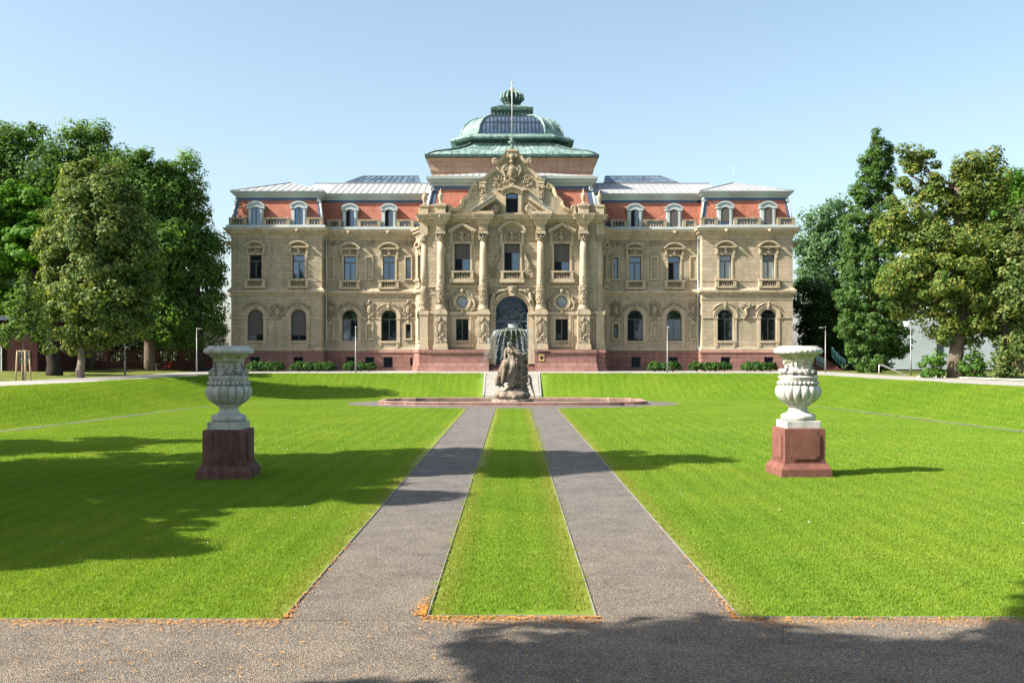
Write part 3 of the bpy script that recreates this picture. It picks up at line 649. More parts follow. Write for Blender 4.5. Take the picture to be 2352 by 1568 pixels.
woman_bl = [(*S(584, 448, .60), .115, .125, .15), (*S(590, 438, .54), .135, .135, .125), (*S(604, 456, .44), .085, .09, .085), (*S(576, 458, .71), .028, .035, .04), (*S(580, 478, .68), .05, .04, .04),
            (*S(585, 570, .70), .11, .11, .11), (*S(638, 575, .72), .11, .11, .11), (*S(550, 528, .5), .13, .13, .12), (*S(660, 530, .5), .13, .13, .12)]
sculpt('seated_woman', woman_caps, woman_bl, 'fountain_stone', .022, 0)
# child bending over a tall basket on the left
ch = [([S(430, 935, .55), S(412, 990, .5), S(425, 1050, .45)], [.1, .13, .13]), ([S(440, 960, .62), S(468, 985, .7), S(495, 1000, .72)], [.05, .04, .035]),
      ([S(405, 1040, .55), S(430, 1110, .6), S(445, 1140, .62)], [.085, .065, .05]), ([S(440, 1050, .45), S(480, 1100, .5), S(510, 1140, .55)], [.09, .07, .05])]
sculpt('bending_child', ch, [(*S(428, 912, .62), .1, .105, .11), (*S(432, 905, .58), .11, .1, .09)], 'fountain_stone', .022, 0)
mb = MB(F0); mb.lathe(*S(400, 1120, .75)[:2], Zf(1120), [(.1, 0), (.17, .2), (.2, .45), (.19, .6), (.14, .72)], 14, lambda a, j: 1 + .05 * math.sin(9 * a + j * 2)); build('stone_basket', mb, 'fountain_stone', fo)
# bearded man crouching on the right, one leg hanging over the rock
mn = [([S(760, 905, .5), S(770, 950, .5)], [.09, .09]), ([S(770, 950, .42), S(760, 1010, .45), S(745, 1070, .45)], [.2, .22, .2]),
      ([S(770, 1010, .6), S(830, 985, .72), S(905, 955, .7)], [.15, .125, .1]), ([S(905, 955, .7), S(935, 1000, .66), S(940, 1080, .62), S(960, 1160, .6), S(985, 1240, .6), S(1000, 1300, .62)], [.1, .1, .09, .085, .06, .05]),
      ([S(1000, 1300, .62), S(985, 1320, .74)], [.05, .045]), ([S(700, 960, .5), S(680, 1020, .62), S(640, 1060, .7), S(580, 1100, .72)], [.09, .08, .09, .09]),
      ([S(940, 1060, .62), S(905, 1090, .7), S(890, 1110, .7)], [.06, .05, .045]),
      ([S(700, 1010, .62), S(650, 1060, .76), S(600, 1110, .8)], [.1, .12, .1]), ([S(730, 1000, .6), S(700, 1080, .72), S(640, 1130, .78)], [.08, .09, .08]), ([S(800, 1060, .62), S(795, 1130, .7)], [.1, .07])]
sculpt('crouching_man', mn, [(*S(770, 870, .5), .1, .11, .13), (*S(760, 900, .6), .07, .06, .09), (*S(785, 790, .35), .16, .14, .18), (*S(790, 730, .3), .12, .12, .14)], 'fountain_stone', .022, 0)
# small cupid between the woman and the bowl stem
sculpt('cupid', [([S(745, 690, .35), S(755, 760, .4)], [.11, .13]), ([S(730, 700, .45), S(700, 740, .55)], [.05, .04]), ([S(745, 780, .45), S(720, 840, .6), S(730, 890, .6)], [.08, .07, .05]), ([S(785, 780, .4), S(800, 850, .5), S(800, 900, .5)], [.08, .07, .05])], [(*S(752, 655, .4), .1, .1, .115)], 'fountain_stone', .022, 0)
# shell bowl with knob
bz = FZ(232)
mb = MB(F0)
lob = lambda a, j: 1 + (.07 * abs(math.sin(5.5 * a)) if j in (3, 4, 5) else .03 * abs(math.sin(5.5 * a)))
BU = U(655)
mb.lathe(BU, 0, bz, [(.24, -.80), (.32, -.55), (.60, -.28), (1.0, -.06), (1.07, .0), (.98, .05), (.7, .16), (.42, .26), (.30, .30), (.30, .34)], 44, lob)
build('shell_bowl', mb, 'bowl_wet', fo)
mb = MB(F0); mb.lathe(BU, 0, bz + .12, [(.62, .0), (.5, .08), (.36, .16), (.33, .2), (.33, .29), (.36, .3), (.36, .35), (.05, .36)], 24); build('spout_cap', mb, 'zinc_trim', fo)
# water streams
rw = random.Random(8)
jets = MB(F0)
NJ = 24
for i in range(NJ):
    a = 2 * PI * (i + .5) / NJ + rw.uniform(-.06, .06); v0 = rw.uniform(.95, 1.5) * (1.1 if math.cos(a) < 0 else .95); drop_end = rw.uniform(1.9, 3.2) if math.cos(a) < .2 else rw.uniform(1.2, 2.6)
    pts = []; t = 0; q = 1.0
    N = 46; T = math.sqrt(2 * drop_end / 9.81)
    for k in range(N):
        t = T * k / (N - 1); d = 1.04 + v0 * t; h = .06 + .25 * t - 4.905 * t * t
        pts.append((BU + d * math.cos(a), d * math.sin(a), bz + h))
    k0 = int(N * rw.uniform(.30, .5))
    for m_ in range(2):
        jx, jy = rw.uniform(-.02, .02), rw.uniform(-.02, .02)
        jets.tube([(p[0] + jx * j / k0 + rw.uniform(-.008, .008), p[1] + jy * j / k0, p[2]) for j, p in enumerate(pts[:k0])], [max(.006, (.024 - .014 * j / k0) * rw.uniform(.5, 1.3)) for j in range(k0)], 6)
    for k in range(k0 - 6, N):
        for _ in range(2 + int(3 * (k - k0) / (N - k0) + .5)):
            if rw.random() < .9:
                sp = .015 + .09 * max(0, (k - k0)) / (N - k0); p = pts[k]
                jets.blob(p[0] + rw.gauss(0, sp * .7), p[1] + rw.gauss(0, sp * .7), p[2] + rw.gauss(0, .04), *(lambda s_: (s_, s_, s_ * rw.uniform(1, 1.9)))(rw.uniform(.006, .016)), n=5, m=4)
# fine splashes round the rock and drops thrown wide
for _ in range(420):
    a = rw.uniform(0, 2 * PI); q = rw.uniform(1.3, 2.3); s_ = rw.uniform(.005, .012)
    jets.blob(q * math.cos(a), q * math.sin(a), .12 + abs(rw.gauss(0, .28)), s_, s_, s_ * 1.4, n=5, m=4)
for s in (-1, 1):
    for _ in range(110):
        s_ = rw.uniform(.006, .013); jets.blob(s * (2.15 + rw.gauss(0, .16)), rw.uniform(-1.2, .6), rw.uniform(.35, 2.3) ** 1.0, s_, s_, s_ * 1.5, n=5, m=4)
build('falling_water', jets, 'falling_water', None, 'white streams and drops of water falling from the shell bowl', 'falling water', kind='stuff')

# ------------------------------------------------------------------ the two urns on pedestals
def urn(X, Y, rz, stone_red, lab_p, lab_u, seed):
    r = random.Random(seed)
    def rot(u, o, z, c=math.cos(rz), s_=math.sin(rz)): return (X + c * u - s_ * (-o), Y + s_ * u + c * (-o), z)
    p = thing('pedestal', lab_p, 'pedestal', (X, Y, 0), 'sandstone pedestals on the lawn')
    mb = MB(rot); mb.box(-.715, .715, -.715, .715, -.03, .235); mb.frustum((-.70, .70, -.70, .70), .235, (-.60, .60, -.60, .60), .385); mb.box(-.605, .605, -.605, .605, .385, .405)
    o = build('plinth', mb, stone_red, p); bv = o.modifiers.new('b', 'BEVEL'); bv.width = .012; bv.segments = 2
    mb = MB(rot); mb.box(-.57, .57, -.57, .57, .405, 1.33); o = build('die', mb, stone_red, p); bv = o.modifiers.new('b', 'BEVEL'); bv.width = .012; bv.segments = 2
    def panel(hw, z0, z1, n):              # panel with scooped corners
        pts = []
        for cx_, cz_, a0 in ((hw, z1, 180), (-hw, z1, 270), (-hw, z0, 0), (hw, z0, 90)):
            for i in range(7):
                a = R(a0 + 90 * i / 6); pts.append((cx_ + n * math.cos(a) , cz_ + n * math.sin(a)))
        return pts
    def order(pts):
        # corner arcs were listed with centres on the corners; walk them clockwise
        return pts
    for k in range(4):
        q = k * PI / 2; c2, s2 = math.cos(q), math.sin(q)
        Fk = lambda u, o, z, c2=c2, s2=s2: rot(c2 * u - s2 * o, s2 * u + c2 * o, z)
        mb = MB(Fk)
        def scoop(hw, z0, z1, n):
            L = []
            for (sx, sz, cz) in ((1, -1, z0), (1, 1, z1), (-1, 1, z1), (-1, -1, z0)):
                arc = []
                for i in range(6):
                    a = R(90 * i / 5); arc.append((sx * (hw - n * math.sin(a)), cz - sz * n * math.cos(a)))
                L += arc[::-1] if (sx, sz) in ((1, -1), (-1, 1)) else arc
            return L
        mb.prism(scoop(.43, .47, 1.27, .085), .572, .586); mb.prism(scoop(.385, .515, 1.225, .085), .587, .606)
        o = build('panel', mb, stone_red, p); bv = o.modifiers.new('b', 'BEVEL'); bv.width = .012; bv.segments = 2
    u = thing('stone_urn', lab_u, 'urn', (X, Y, 1.33), 'carved stone urns on pedestals')
    mb = MB(rot); mb.box(-.475, .475, -.475, .475, 1.332, 1.54); o = build('base', mb, 'urn_marble', u); bv = o.modifiers.new('b', 'BEVEL'); bv.width = .015; bv.segments = 2
    mb = MB(rot); mb.lathe(0, 0, 1.54, [(.40, 0), (.455, .02), (.478, .07), (.472, .13), (.43, .175), (.39, .185), (.33, .2), (.29, .24), (.255, .31), (.25, .36), (.27, .40), (.33, .415), (.335, .45), (.27, .47)], 40)
    build('foot', mb, 'urn_marble', u)
    gad = lambda a, j: 1 + GA[j] * (abs(math.cos(8 * a)) ** .34 - 1)
    GA = [.02, .13, .19, .21, .20, .19, .18, .14, .02]
    mb = MB(rot); mb.lathe(0, 0, 0, [(.30, 1.985), (.415, 2.03), (.525, 2.12), (.60, 2.22), (.632, 2.32), (.63, 2.40), (.605, 2.46), (.56, 2.51), (.45, 2.53)], 256, gad)
    build('bowl', mb, 'urn_marble', u)
    mb = MB(rot); mb.lathe(0, 0, 0, [(.49, 2.52), (.50, 2.535), (.49, 2.55), (.48, 2.56), (.48, 2.61), (.515, 2.635), (.515, 2.70), (.545, 2.73), (.55, 2.755), (.52, 2.775), (.42, 2.80), (.365, 2.9), (.35, 3.0), (.36, 3.10), (.385, 3.16), (.40, 3.18)], 40)
    build('neck', mb, 'urn_marble', u)
    mb = MB(rot)
    for i in range(28):
        a = 2 * PI * i / 28; mb.blob(.53 * math.cos(a), .53 * math.sin(a), 2.585, .055, n=10, m=7)
    build('bead_ring', mb, 'urn_marble', u)
    mb = MB(rot)
    for i in range(58):                     # roses, leaves and ribbons in high relief
        a = r.uniform(0, 2 * PI); z = 2.84 + r.random() ** 1.4 * .34; q = .365 + (.06 if z < 2.95 else .02); s_ = r.uniform(.03, .06)
        c, s2 = math.cos(a), math.sin(a); mb.blob(q * c, q * s2, z, s_, s_, s_ * .85, n=7, m=5)
        for k in range(3): 
            b = r.uniform(0, 2 * PI); mb.blob((q + .02) * c - s2 * s_ * .8 * math.cos(b), (q + .02) * s2 + c * s_ * .8 * math.cos(b), z + s_ * .8 * math.sin(b), s_ * .5, s_ * .5, s_ * .5, n=6, m=4)
    for i in range(14):                     # big roses along the lower edge
        a = 2 * PI * (i + r.uniform(-.2, .2)) / 14; c, s2 = math.cos(a), math.sin(a); s_ = r.uniform(.055, .08); z = 2.86 + r.uniform(-.01, .05)
        mb.blob(.47 * c, .47 * s2, z, s_, s_, s_, n=9, m=6)
        for k in range(6):
            b = 2 * PI * k / 6; mb.blob(.50 * c - s2 * s_ * .7 * math.cos(b), .50 * s2 + c * s_ * .7 * math.cos(b), z + s_ * .7 * math.sin(b), s_ * .38, s_ * .38, s_ * .38, n=6, m=4)
    mb.lathe(0, 0, 2.83, [(.37, 0), (.455, .01), (.46, .05), (.37, .07)], 32)
    build('flower_garland', mb, 'urn_flowers', u)
    mb = MB(rot); mb.lathe(0, 0, 0, [(.40, 3.16), (.425, 3.19), (.425, 3.22), (.44, 3.26), (.475, 3.30), (.515, 3.335), (.53, 3.36), (.53, 3.40)], 40); build('flared_lip', mb, 'urn_mossy', u)
    leafy = lambda a, j: 1 + (.03 * abs(math.sin(14 * a + j * .5)) - .015 if 1 <= j <= 5 else 0)
    mb = MB(rot); mb.lathe(0, 0, 0, [(.52, 3.372), (.60, 3.38), (.65, 3.41), (.668, 3.47), (.645, 3.52), (.60, 3.55), (.555, 3.565), (.55, 3.60), (.50, 3.61), (.46, 3.55), (.44, 3.3)], 160, leafy); build('rim', mb, 'urn_marble', u)
    return p, u
urn(-7.80, 27.42, R(2.3), 'pedestal_streaked', 'streaked dark red sandstone pedestal standing in the tree shade', 'grey carved stone urn on the dark shaded pedestal', 3)
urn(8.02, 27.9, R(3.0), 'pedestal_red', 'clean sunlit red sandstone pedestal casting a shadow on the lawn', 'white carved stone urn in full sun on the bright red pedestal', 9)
# ------------------------------------------------------------------ the palace
GZ = 1.88
DW, DS, DR = 103.0, 104.6, 101.2
pal = thing('palace', 'sandstone palace with red tiled mansard roofs and green copper dome behind the fountain', 'palace', (0, 103, GZ))
Fw, Fs, Frz = Fr(0, DW), Fr(0, DS), Fr(0, DR)
FdL, FdR = Fr(-10.15, DS, 1.25, -3.1), Fr(8.9, 101.5, 1.25, 3.1)
DLEN = math.hypot(1.25, 3.1)
def hole_profile(h):
    c, wd, zb, zt = h['c'], h['w'], h['zb'], h['zt']; ri = h.get('rise', 0)
    if h.get('circle'):
        r = wd / 2; zc = (zb + zt) / 2; A = [PI - PI * i / 12 for i in range(13)]
        return [(c + r * math.cos(a), zc - r * math.sin(a)) for a in A], [(c + r * math.cos(a), zc + r * math.sin(a)) for a in A]
    lo = [(c - wd / 2, zb), (c + wd / 2, zb)]
    if ri <= 0: return lo, [(c - wd / 2, zt), (c + wd / 2, zt)]
    rad = (wd * wd / 4 + ri * ri) / (2 * ri); zc = zt - rad; a1 = math.acos(max(-1, min(1, (wd / 2) / rad)))
    if ri > wd / 2 * .999: a1 = 0; rad = wd / 2; zc = zt - rad
    return lo, [(c + rad * math.cos(PI - a1 - (PI - 2 * a1) * i / 14), zc + rad * math.sin(PI - a1 - (PI - 2 * a1) * i / 14)) for i in range(15)]
def wall_row(mb, u0, u1, z0, z1, holes, o=0., depth=.38):
    if u0 > u1: u0, u1 = u1, u0
    holes = sorted(holes, key=lambda h: h['c']); cur = u0
    def q(a, b, c, d): 
        if a < b - 1e-5: mb.add([(a, o, c), (b, o, c), (b, o, d), (a, o, d)], [(0, 1, 2, 3)])
    for h in holes:
        lo, hi = hole_profile(h); a, b = h['c'] - h['w'] / 2, h['c'] + h['w'] / 2
        q(cur, a, z0, z1); cur = b
        for prof, zl, up in ((lo, z0, False), (hi, z1, True)):
            for (xa, za), (xb, zb_) in zip(prof[:-1], prof[1:]):
                if abs(za - zl) + abs(zb_ - zl) < 1e-5: 
                    continue
                vs = [(xa, o, zl), (xb, o, zl), (xb, o, zb_), (xa, o, za)]; mb.add(vs, [(0, 1, 2, 3)])
        loop = lo + hi[::-1]
        for i in range(len(loop)):
            (xa, za), (xb, zb_) = loop[i], loop[(i + 1) % len(loop)]
            if abs(za - zb_) < 1e-6 and (abs(za - z0) < 1e-5 or abs(za - z1) < 1e-5): continue
            mb.add([(xa, o, za), (xb, o, zb_), (xb, o - depth, zb_), (xa, o - depth, za)], [(0, 1, 2, 3)])
    q(cur, u1, z0, z1)
def outline(h, grow=0.):
    lo, hi = hole_profile(h); return lo, hi
def window(F, h, o=-.22, style='plain', transom=.72, mull=True, blind=0., name='window', label=None, frame='window_frame'):
    """frame part with glass panes, mullions and blinds as sub-parts, set back in its opening"""
    lo, hi = hole_profile(h); c, wd, zb, zt = h['c'], h['w'], h['zb'], h['zt']; t = .075
    mb = MB(F); poly = (lo + hi[::-1]) if not h.get('circle') else lo + hi[::-1][1:-1]
    cz = (zb + zt) / 2
    inner = [(c + (u - c) * (1 - 2 * t / wd), cz + (z - cz) * (1 - 2 * t / (zt - zb))) for u, z in poly]
    n = len(poly); vs = [(u, o, z) for u, z in poly] + [(u, o, z) for u, z in inner] + [(u, o - .08, z) for u, z in inner]
    mb.add(vs, [(i, (i + 1) % n, n + (i + 1) % n, n + i) for i in range(n)] + [(n + i, n + (i + 1) % n, 2 * n + (i + 1) % n, 2 * n + i) for i in range(n)])
    zt_ = zb + (zt - zb) * transom
    if transom: mb.box(c - wd / 2 + t, c + wd / 2 - t, o - .07, o + .012, zt_ - .05, zt_ + .05)
    top = zt_ - .05 if transom else zt - t
    fr = build(name, mb, frame, pal, label)
    if mull: 
        mb = MB(F); mb.box(c - .05, c + .05, o - .06, o + .016, zb + t, top); build('mullion', mb, 'window_mullion', fr)
    def pane(pts, mat, oo=-.055, tilt=(0, 0)):
        mb = MB(F); mb.add([(u, o + oo + tilt[0] * (u - c) + tilt[1] * (z - cz), z) for u, z in pts], [tuple(range(len(pts)))]); return build('pane', mb, mat, fr)
    L, Rr = c - wd / 2 + t * .8, c + wd / 2 - t * .8
    rr = random.Random(int(abs(c) * 977 + zb * 131)); ti = lambda: (rr.uniform(-.012, .012), rr.uniform(-.014, .008))
    g = 'window_glass'
    lm, rm = {'plain': (g, g), 'left_open': ('dark_opening', g), 'right_open': (g, 'dark_opening'), 'open': ('dark_opening', 'dark_opening'), 'curtain': ('curtained_glass', 'curtained_glass'),
              'left_curtain': ('curtained_glass', g), 'strips': (g, g), 'white': ('pale_blind', 'pale_blind'), 'dark': ('dark_opening', 'dark_opening')}[style]
    gt = 'curtained_glass' if style == 'white' else g
    if h.get('circle'): pane(inner, g, -.055, ti())
    else:
        if mull:
            pane([(L, zb + t), (c, zb + t), (c, top), (L, top)], lm, -.055, ti()); pane([(c, zb + t), (Rr, zb + t), (Rr, top), (c, top)], rm, -.055, ti())
        else: pane([(L, zb + t), (Rr, zb + t), (Rr, top), (L, top)] if transom else inner, lm, -.055, ti())
        if transom:
            tp = [(u, z) for u, z in [(c + (u - c) * (1 - 2 * t / wd), cz + (z - cz) * (1 - 2 * t / (zt - zb))) for u, z in hi] if z > zt_ + .04]
            if tp[0][0] > L + .01 and tp[0][1] > zt_ + .06: tp = [(L, zt_ + .05)] + tp + [(Rr, zt_ + .05)]
            else: tp = [(L, zt_ + .05)] + tp + [(Rr, zt_ + .05)]
            pane(tp, gt, -.055, ti())
    if style == 'strips':
        mb = MB(F); k = 9
        for i in range(k):
            u = L + (Rr - L) * (i + .5) / k; mb.box(u - .03, u + .03, o - .050, o - .046, zb + t, zt - t) if not h.get('circle') else (lambda hz: mb.box(u - .03, u + .03, o - .050, o - .046, cz - hz, cz + hz))(math.sqrt(max(.01, (wd / 2 - t) ** 2 - (u - c) ** 2)))
        build('strip_blind', mb, 'pale_blind', fr)
    if blind > 0:
        zc = zt - (zt - zb) * blind; P = [(u, z) for u, z in hi if z > zc]
        w2 = wd / 2 - .012
        P = [(c - w2, zc)] + [(c + (u - c) * .985, z - .012) for u, z in P] + [(c + w2, zc)]
        mb = MB(F); mb.prism(P, o + .03, o + .06); build('roller_blind', mb, 'roller_blind', fr)
    return fr

# carved ornament
def scroll(mb, u, z, r, o, turns=1.6, hand=1, a0=0., th=None, n=5):
    pts = []; rad = []; N = int(12 * turns); th = th or r * .28
    for i in range(N + 1):
        t = i / N; a = R(a0) + hand * 2 * PI * turns * t; q = r * (1 - .82 * t); pts.append((u + q * math.cos(a), o + .04 * t, z + q * math.sin(a))); rad.append(th * (1 - .45 * t))
    mb.tube(pts, rad, n)
def foliage(mb, u0, u1, z0, z1, o, n, s0, s1, r):
    for _ in range(n):
        s_ = r.uniform(s0, s1); mb.blob(r.uniform(u0, u1), o, r.uniform(z0, z1), s_ * r.uniform(.7, 1.5), s_ * .8, s_ * r.uniform(.6, 1.2), n=6, m=4)
def cartouche(mb, u, z, w_, h_, o, r):
    mb.blob(u, o, z, w_ * .24, .12, h_ * .27, n=12, m=7)
    for i in range(18):
        a = 2 * PI * i / 18; s_ = .05 * w_ + r.uniform(0, .05) * w_
        mb.blob(u + w_ * .33 * math.cos(a), o, z + h_ * .36 * math.sin(a), s_, .1, s_ * 1.1, n=6, m=4)
    for s in (-1, 1):
        scroll(mb, u + s * w_ * .33, z + h_ * .28, w_ * .13, o + .05, 1.3, s, 90, w_ * .045)
        scroll(mb, u + s * w_ * .30, z - h_ * .30, w_ * .12, o + .05, 1.3, -s, -90, w_ * .045)
        for k in range(7): 
            t = k / 6; mb.blob(u + s * w_ * (.42 + .08 * math.sin(t * 9)), o, z + h_ * (.35 - .7 * t), w_ * .055 * r.uniform(.7, 1.3), .07, w_ * .07, n=6, m=4)
    mb.blob(u, o + .06, z + h_ * .45, w_ * .13, .12, h_ * .09, n=8, m=5); mb.blob(u, o + .05, z - h_ * .45, w_ * .09, .1, h_ * .09, n=8, m=5)
    foliage(mb, u - w_ * .3, u + w_ * .3, z - h_ * .5, z - h_ * .38, o, 8, .05 * w_, .08 * w_, r)
def balusters(mb, u0, u1, o, z0, z1, n, dep=.1):
    h = z1 - z0; mb.box(u0, u1, o - dep, o + dep, z0, z0 + .12 * h); mb.box(u0, u1, o - dep - .04, o + dep + .04, z1 - .15 * h, z1)
    for i in range(n):
        u = u0 + (u1 - u0) * (i + .5) / n; q = min(.085, (u1 - u0) / n * .36)
        mb.lathe(u, o, z0 + .12 * h, [(q * .7, 0), (q * .55, .06 * h), (q, .22 * h), (q * .85, .34 * h), (q * .42, .5 * h), (q * .5, .62 * h), (q * .75, .7 * h), (q * .6, .73 * h)], 8)
rn = random.Random(21)

# ---- floors of a side wing / the recessed range
ZP, ZB0, ZB1, ZT = 3.9, 9.80, 10.46, 15.75
WX = [22.07, 26.53]; SX = [12.93, 17.03]
def arch_h(c): return dict(c=c, w=1.62, zb=5.0, zt=8.25, rise=.81)
def rect_h(c): return dict(c=c, w=1.26, zb=11.38, zt=13.87)
for s in (-1, 1):
    side = 'left' if s < 0 else 'right'
    # walls with their openings
    mb = MB(Fw)
    wall_row(mb, s * 19.68, s * 29.05, ZP, ZB0, [arch_h(s * x) for x in WX]); wall_row(mb, s * 19.68, s * 29.05, ZB0, 16.3, [rect_h(s * x) for x in WX])
    mb.box(s * 29.05, s * 28.7, -15, -.002, GZ, 16.3); mb.box(s * 19.68, s * 20.0, -1.8, -.002, GZ, 16.3)
    mb.box(s * 30.6, s * 28.9, -16, -5.5, GZ, 15.6)
    build('wing_wall', mb, 'sandstone_ashlar', pal)
    mb = MB(Fs)
    slits = [dict(c=s * 10.9, w=.52, zb=11.55, zt=13.75), dict(c=s * 10.9, w=.52, zb=5.3, zt=6.75)]
    wall_row(mb, s * 10.15, s * 19.68, ZP, ZB0, [arch_h(s * x) for x in SX] + [slits[1]]); wall_row(mb, s * 10.15, s * 19.68, ZB0, 16.3, [rect_h(s * x) for x in SX] + [slits[0]])
    build('recessed_wall', mb, 'sandstone_ashlar', pal)
    Fd = FdL if s < 0 else FdR; mc = DLEN * .5
    mb = MB(Fd)
    wall_row(mb, 0, DLEN, ZP, ZB0, [dict(c=mc, w=1.3, zb=5.0, zt=8.1, rise=.65)]); wall_row(mb, 0, DLEN, ZB0, 16.3, [dict(c=mc, w=1.1, zb=11.38, zt=13.87)])
    build('canted_wall', mb, 'sandstone_ashlar', pal)
    # plinths with cellar windows
    cell = [dict(c=s * x, w=.98, zb=2.2, zt=3.32) for x in (WX if s > 0 else WX)]
    mb = MB(Fw); wall_row(mb, s * 19.55, s * 29.25, GZ - .3, 3.72, cell, .2, .5); mb.box(s * 29.25, s * 28.8, -15, .198, GZ - .3, 3.72); mb.box(s * 19.55, s * 19.9, -1.6, .198, GZ - .3, 3.72)
    build('wing_plinth', mb, 'red_sandstone', pal); mb = MB()
    mb.sweep([(-29.25, DW + 10), (-29.25, DW - .2), (-19.55, DW - .2), (-19.55, DS - .2)] if s < 0 else [(19.55, DS - .2), (19.55, DW - .2), (29.25, DW - .2), (29.25, DW + 10)], [(-.25, 3.72), (.06, 3.72), (.06, 3.84), (-.06, 3.94), (-.1, 3.965), (-.3, 3.97)])
    mb2 = MB(Fw); mb2.box(s * 30.9, s * 29.2, -16, -5.3, GZ - .3, 3.9); build('side_bay_plinth', mb2, 'red_sandstone', pal)
    build('plinth_moulding', mb, 'red_sandstone', pal)
    cs = [dict(c=s * x, w=.98, zb=2.2, zt=3.32) for x in (13.0, 16.9)] + ([dict(c=-14.95, w=.95, zb=2.2, zt=3.32), dict(c=-10.55, w=.26, zb=2.4, zt=3.25)] if s < 0 else [])
    mb = MB(Fs); wall_row(mb, s * 10.2, s * 19.68, GZ - .3, 3.72, cs, .2, .5); 
    build('recessed_plinth', mb, 'red_sandstone', pal); mb = MB()
    mb.sweep([(-19.5, DS - .2), (-10.2, DS - .2)] if s < 0 else [(10.2, DS - .2), (19.5, DS - .2)], [(-.25, 3.72), (.06, 3.72), (.06, 3.84), (-.06, 3.94), (-.1, 3.965), (-.3, 3.97)])
    build('plinth_moulding', mb, 'red_sandstone', pal)
    mb = MB(Fd); mb.frustum((-.1, DLEN + .1, -.3, .42), GZ - .3, (-.1, DLEN + .1, -.3, .2), 3.2); mb.box(-.1, DLEN + .1, -.3, .2, 3.2, 3.9); mb.box(-.1, DLEN + .1, -.3, .3, 3.75, 4.06); build('canted_plinth', mb, 'red_sandstone', pal)
    for h, F in [(h, Fw) for h in cell] + [(h, Fs) for h in cs]:
        window(F, h, -.12, 'dark', 0, False, name='cellar_window')
        mb = MB(F)
        for i in range(5 if h['w'] > .5 else 2): u = h['c'] - h['w'] / 2 + h['w'] * (i + .5) / (5 if h['w'] > .5 else 2); mb.box(u - .015, u + .015, -.09, -.06, h['zb'], h['zt'])
        build('window_grille', mb, 'iron_grille', pal)
    # cornice, string courses
    Lw = [(-29.05, DW + 15), (-29.05, DW), (-19.68, DW), (-19.68, DS)] if s < 0 else [(19.68, DS), (19.68, DW), (29.05, DW), (29.05, DW + 15)]
    Ls = [(-19.7, DS), (-10.15, DS), (-8.9, 101.5)] if s < 0 else [(8.9, 101.5), (10.15, DS), (19.7, DS)]
    corn = [(-.3, 15.55), (.04, 15.55), (.06, 15.78), (.14, 15.82), (.16, 15.98), (.34, 16.05), (.42, 16.12), (.46, 16.3), (.62, 16.38), (.66, 16.56), (.7, 16.62), (-.4, 16.66)]
    belt = [(-.3, 9.72), (.03, 9.72), (.05, 9.86), (.16, 9.95), (.30, 10.0), (.32, 10.22), (.26, 10.28), (.10, 10.40), (.06, 10.52), (-.3, 10.56)]
    for P in (Lw, Ls):
        mb = MB(); mb.sweep(P, corn); build('cornice', mb, 'sandstone_trim', pal)
        mb = MB(); mb.sweep(P, belt); build('string_course', mb, 'sandstone_trim', pal)
        mb = MB(); mb.sweep(P, [(-.2, 9.24), (.05, 9.24), (.06, 9.34), (-.2, 9.36)]); mb.sweep(P, [(-.2, 11.14), (.04, 11.14), (.05, 11.24), (-.2, 11.25)]); mb.sweep(P, [(-.2, 3.985), (.1, 3.985), (.1, 4.22), (.04, 4.3), (-.2, 4.3)])
        build('wall_moulding', mb, 'sandstone_trim', pal)
    mb = MB(); mb.sweep([(-30.6, DW + 16), (-30.6, DW + 5.5), (-28.9, DW + 5.5)] if s < 0 else [(28.9, DW + 5.5), (30.6, DW + 5.5), (30.6, DW + 16)], [(-.3, 15.1), (.05, 15.1), (.1, 15.35), (.5, 15.6), (.6, 15.9), (-.6, 16.0)]); mb.sweep([(-30.6, DW + 16), (-30.6, DW + 5.5), (-28.9, DW + 5.5)] if s < 0 else [(28.9, DW + 5.5), (30.6, DW + 5.5), (30.6, DW + 16)], [(-.3, 9.8), (.05, 9.8), (.3, 10.0), (.3, 10.2), (-.3, 10.3)])
    build('side_bay_cornice', mb, 'sandstone_trim', pal)
    # imposts between the arches
    for F, xs, a, b in ((Fw, WX, 19.68, 29.05), (Fs, SX, 10.15, 19.68)):
        ed = [a] + [v for x in xs for v in (x - .84, x + .84)] + [b]
        for i in range(0, len(ed), 2):
            mb = MB(F); u0, u1 = sorted((s * ed[i], s * ed[i + 1])); mb.box(u0, u1, -.05, .06, 7.28, 7.34); mb.box(u0, u1, -.05, .09, 7.34, 7.5)
            build('impost_band', mb, 'sandstone_trim', pal)
    # windows
    lowst = {(-1, 26.53): ('left_curtain', .80), (-1, 22.07): ('open', .83), (-1, 17.03): ('left_curtain', 0), (-1, 12.93): ('plain', 0), (1, 12.93): ('left_open', 0), (1, 17.03): ('plain', 0), (1, 22.07): ('plain', 0), (1, 26.53): ('plain', 0)}
    upst = {(-1, 26.53): ('left_open', 0), (-1, 22.07): ('plain', 0), (-1, 17.03): ('plain', 0), (-1, 12.93): ('plain', 0), (1, 12.93): ('plain', 0), (1, 17.03): ('left_open', 0), (1, 22.07): ('strips', 0), (1, 26.53): ('white', 0)}
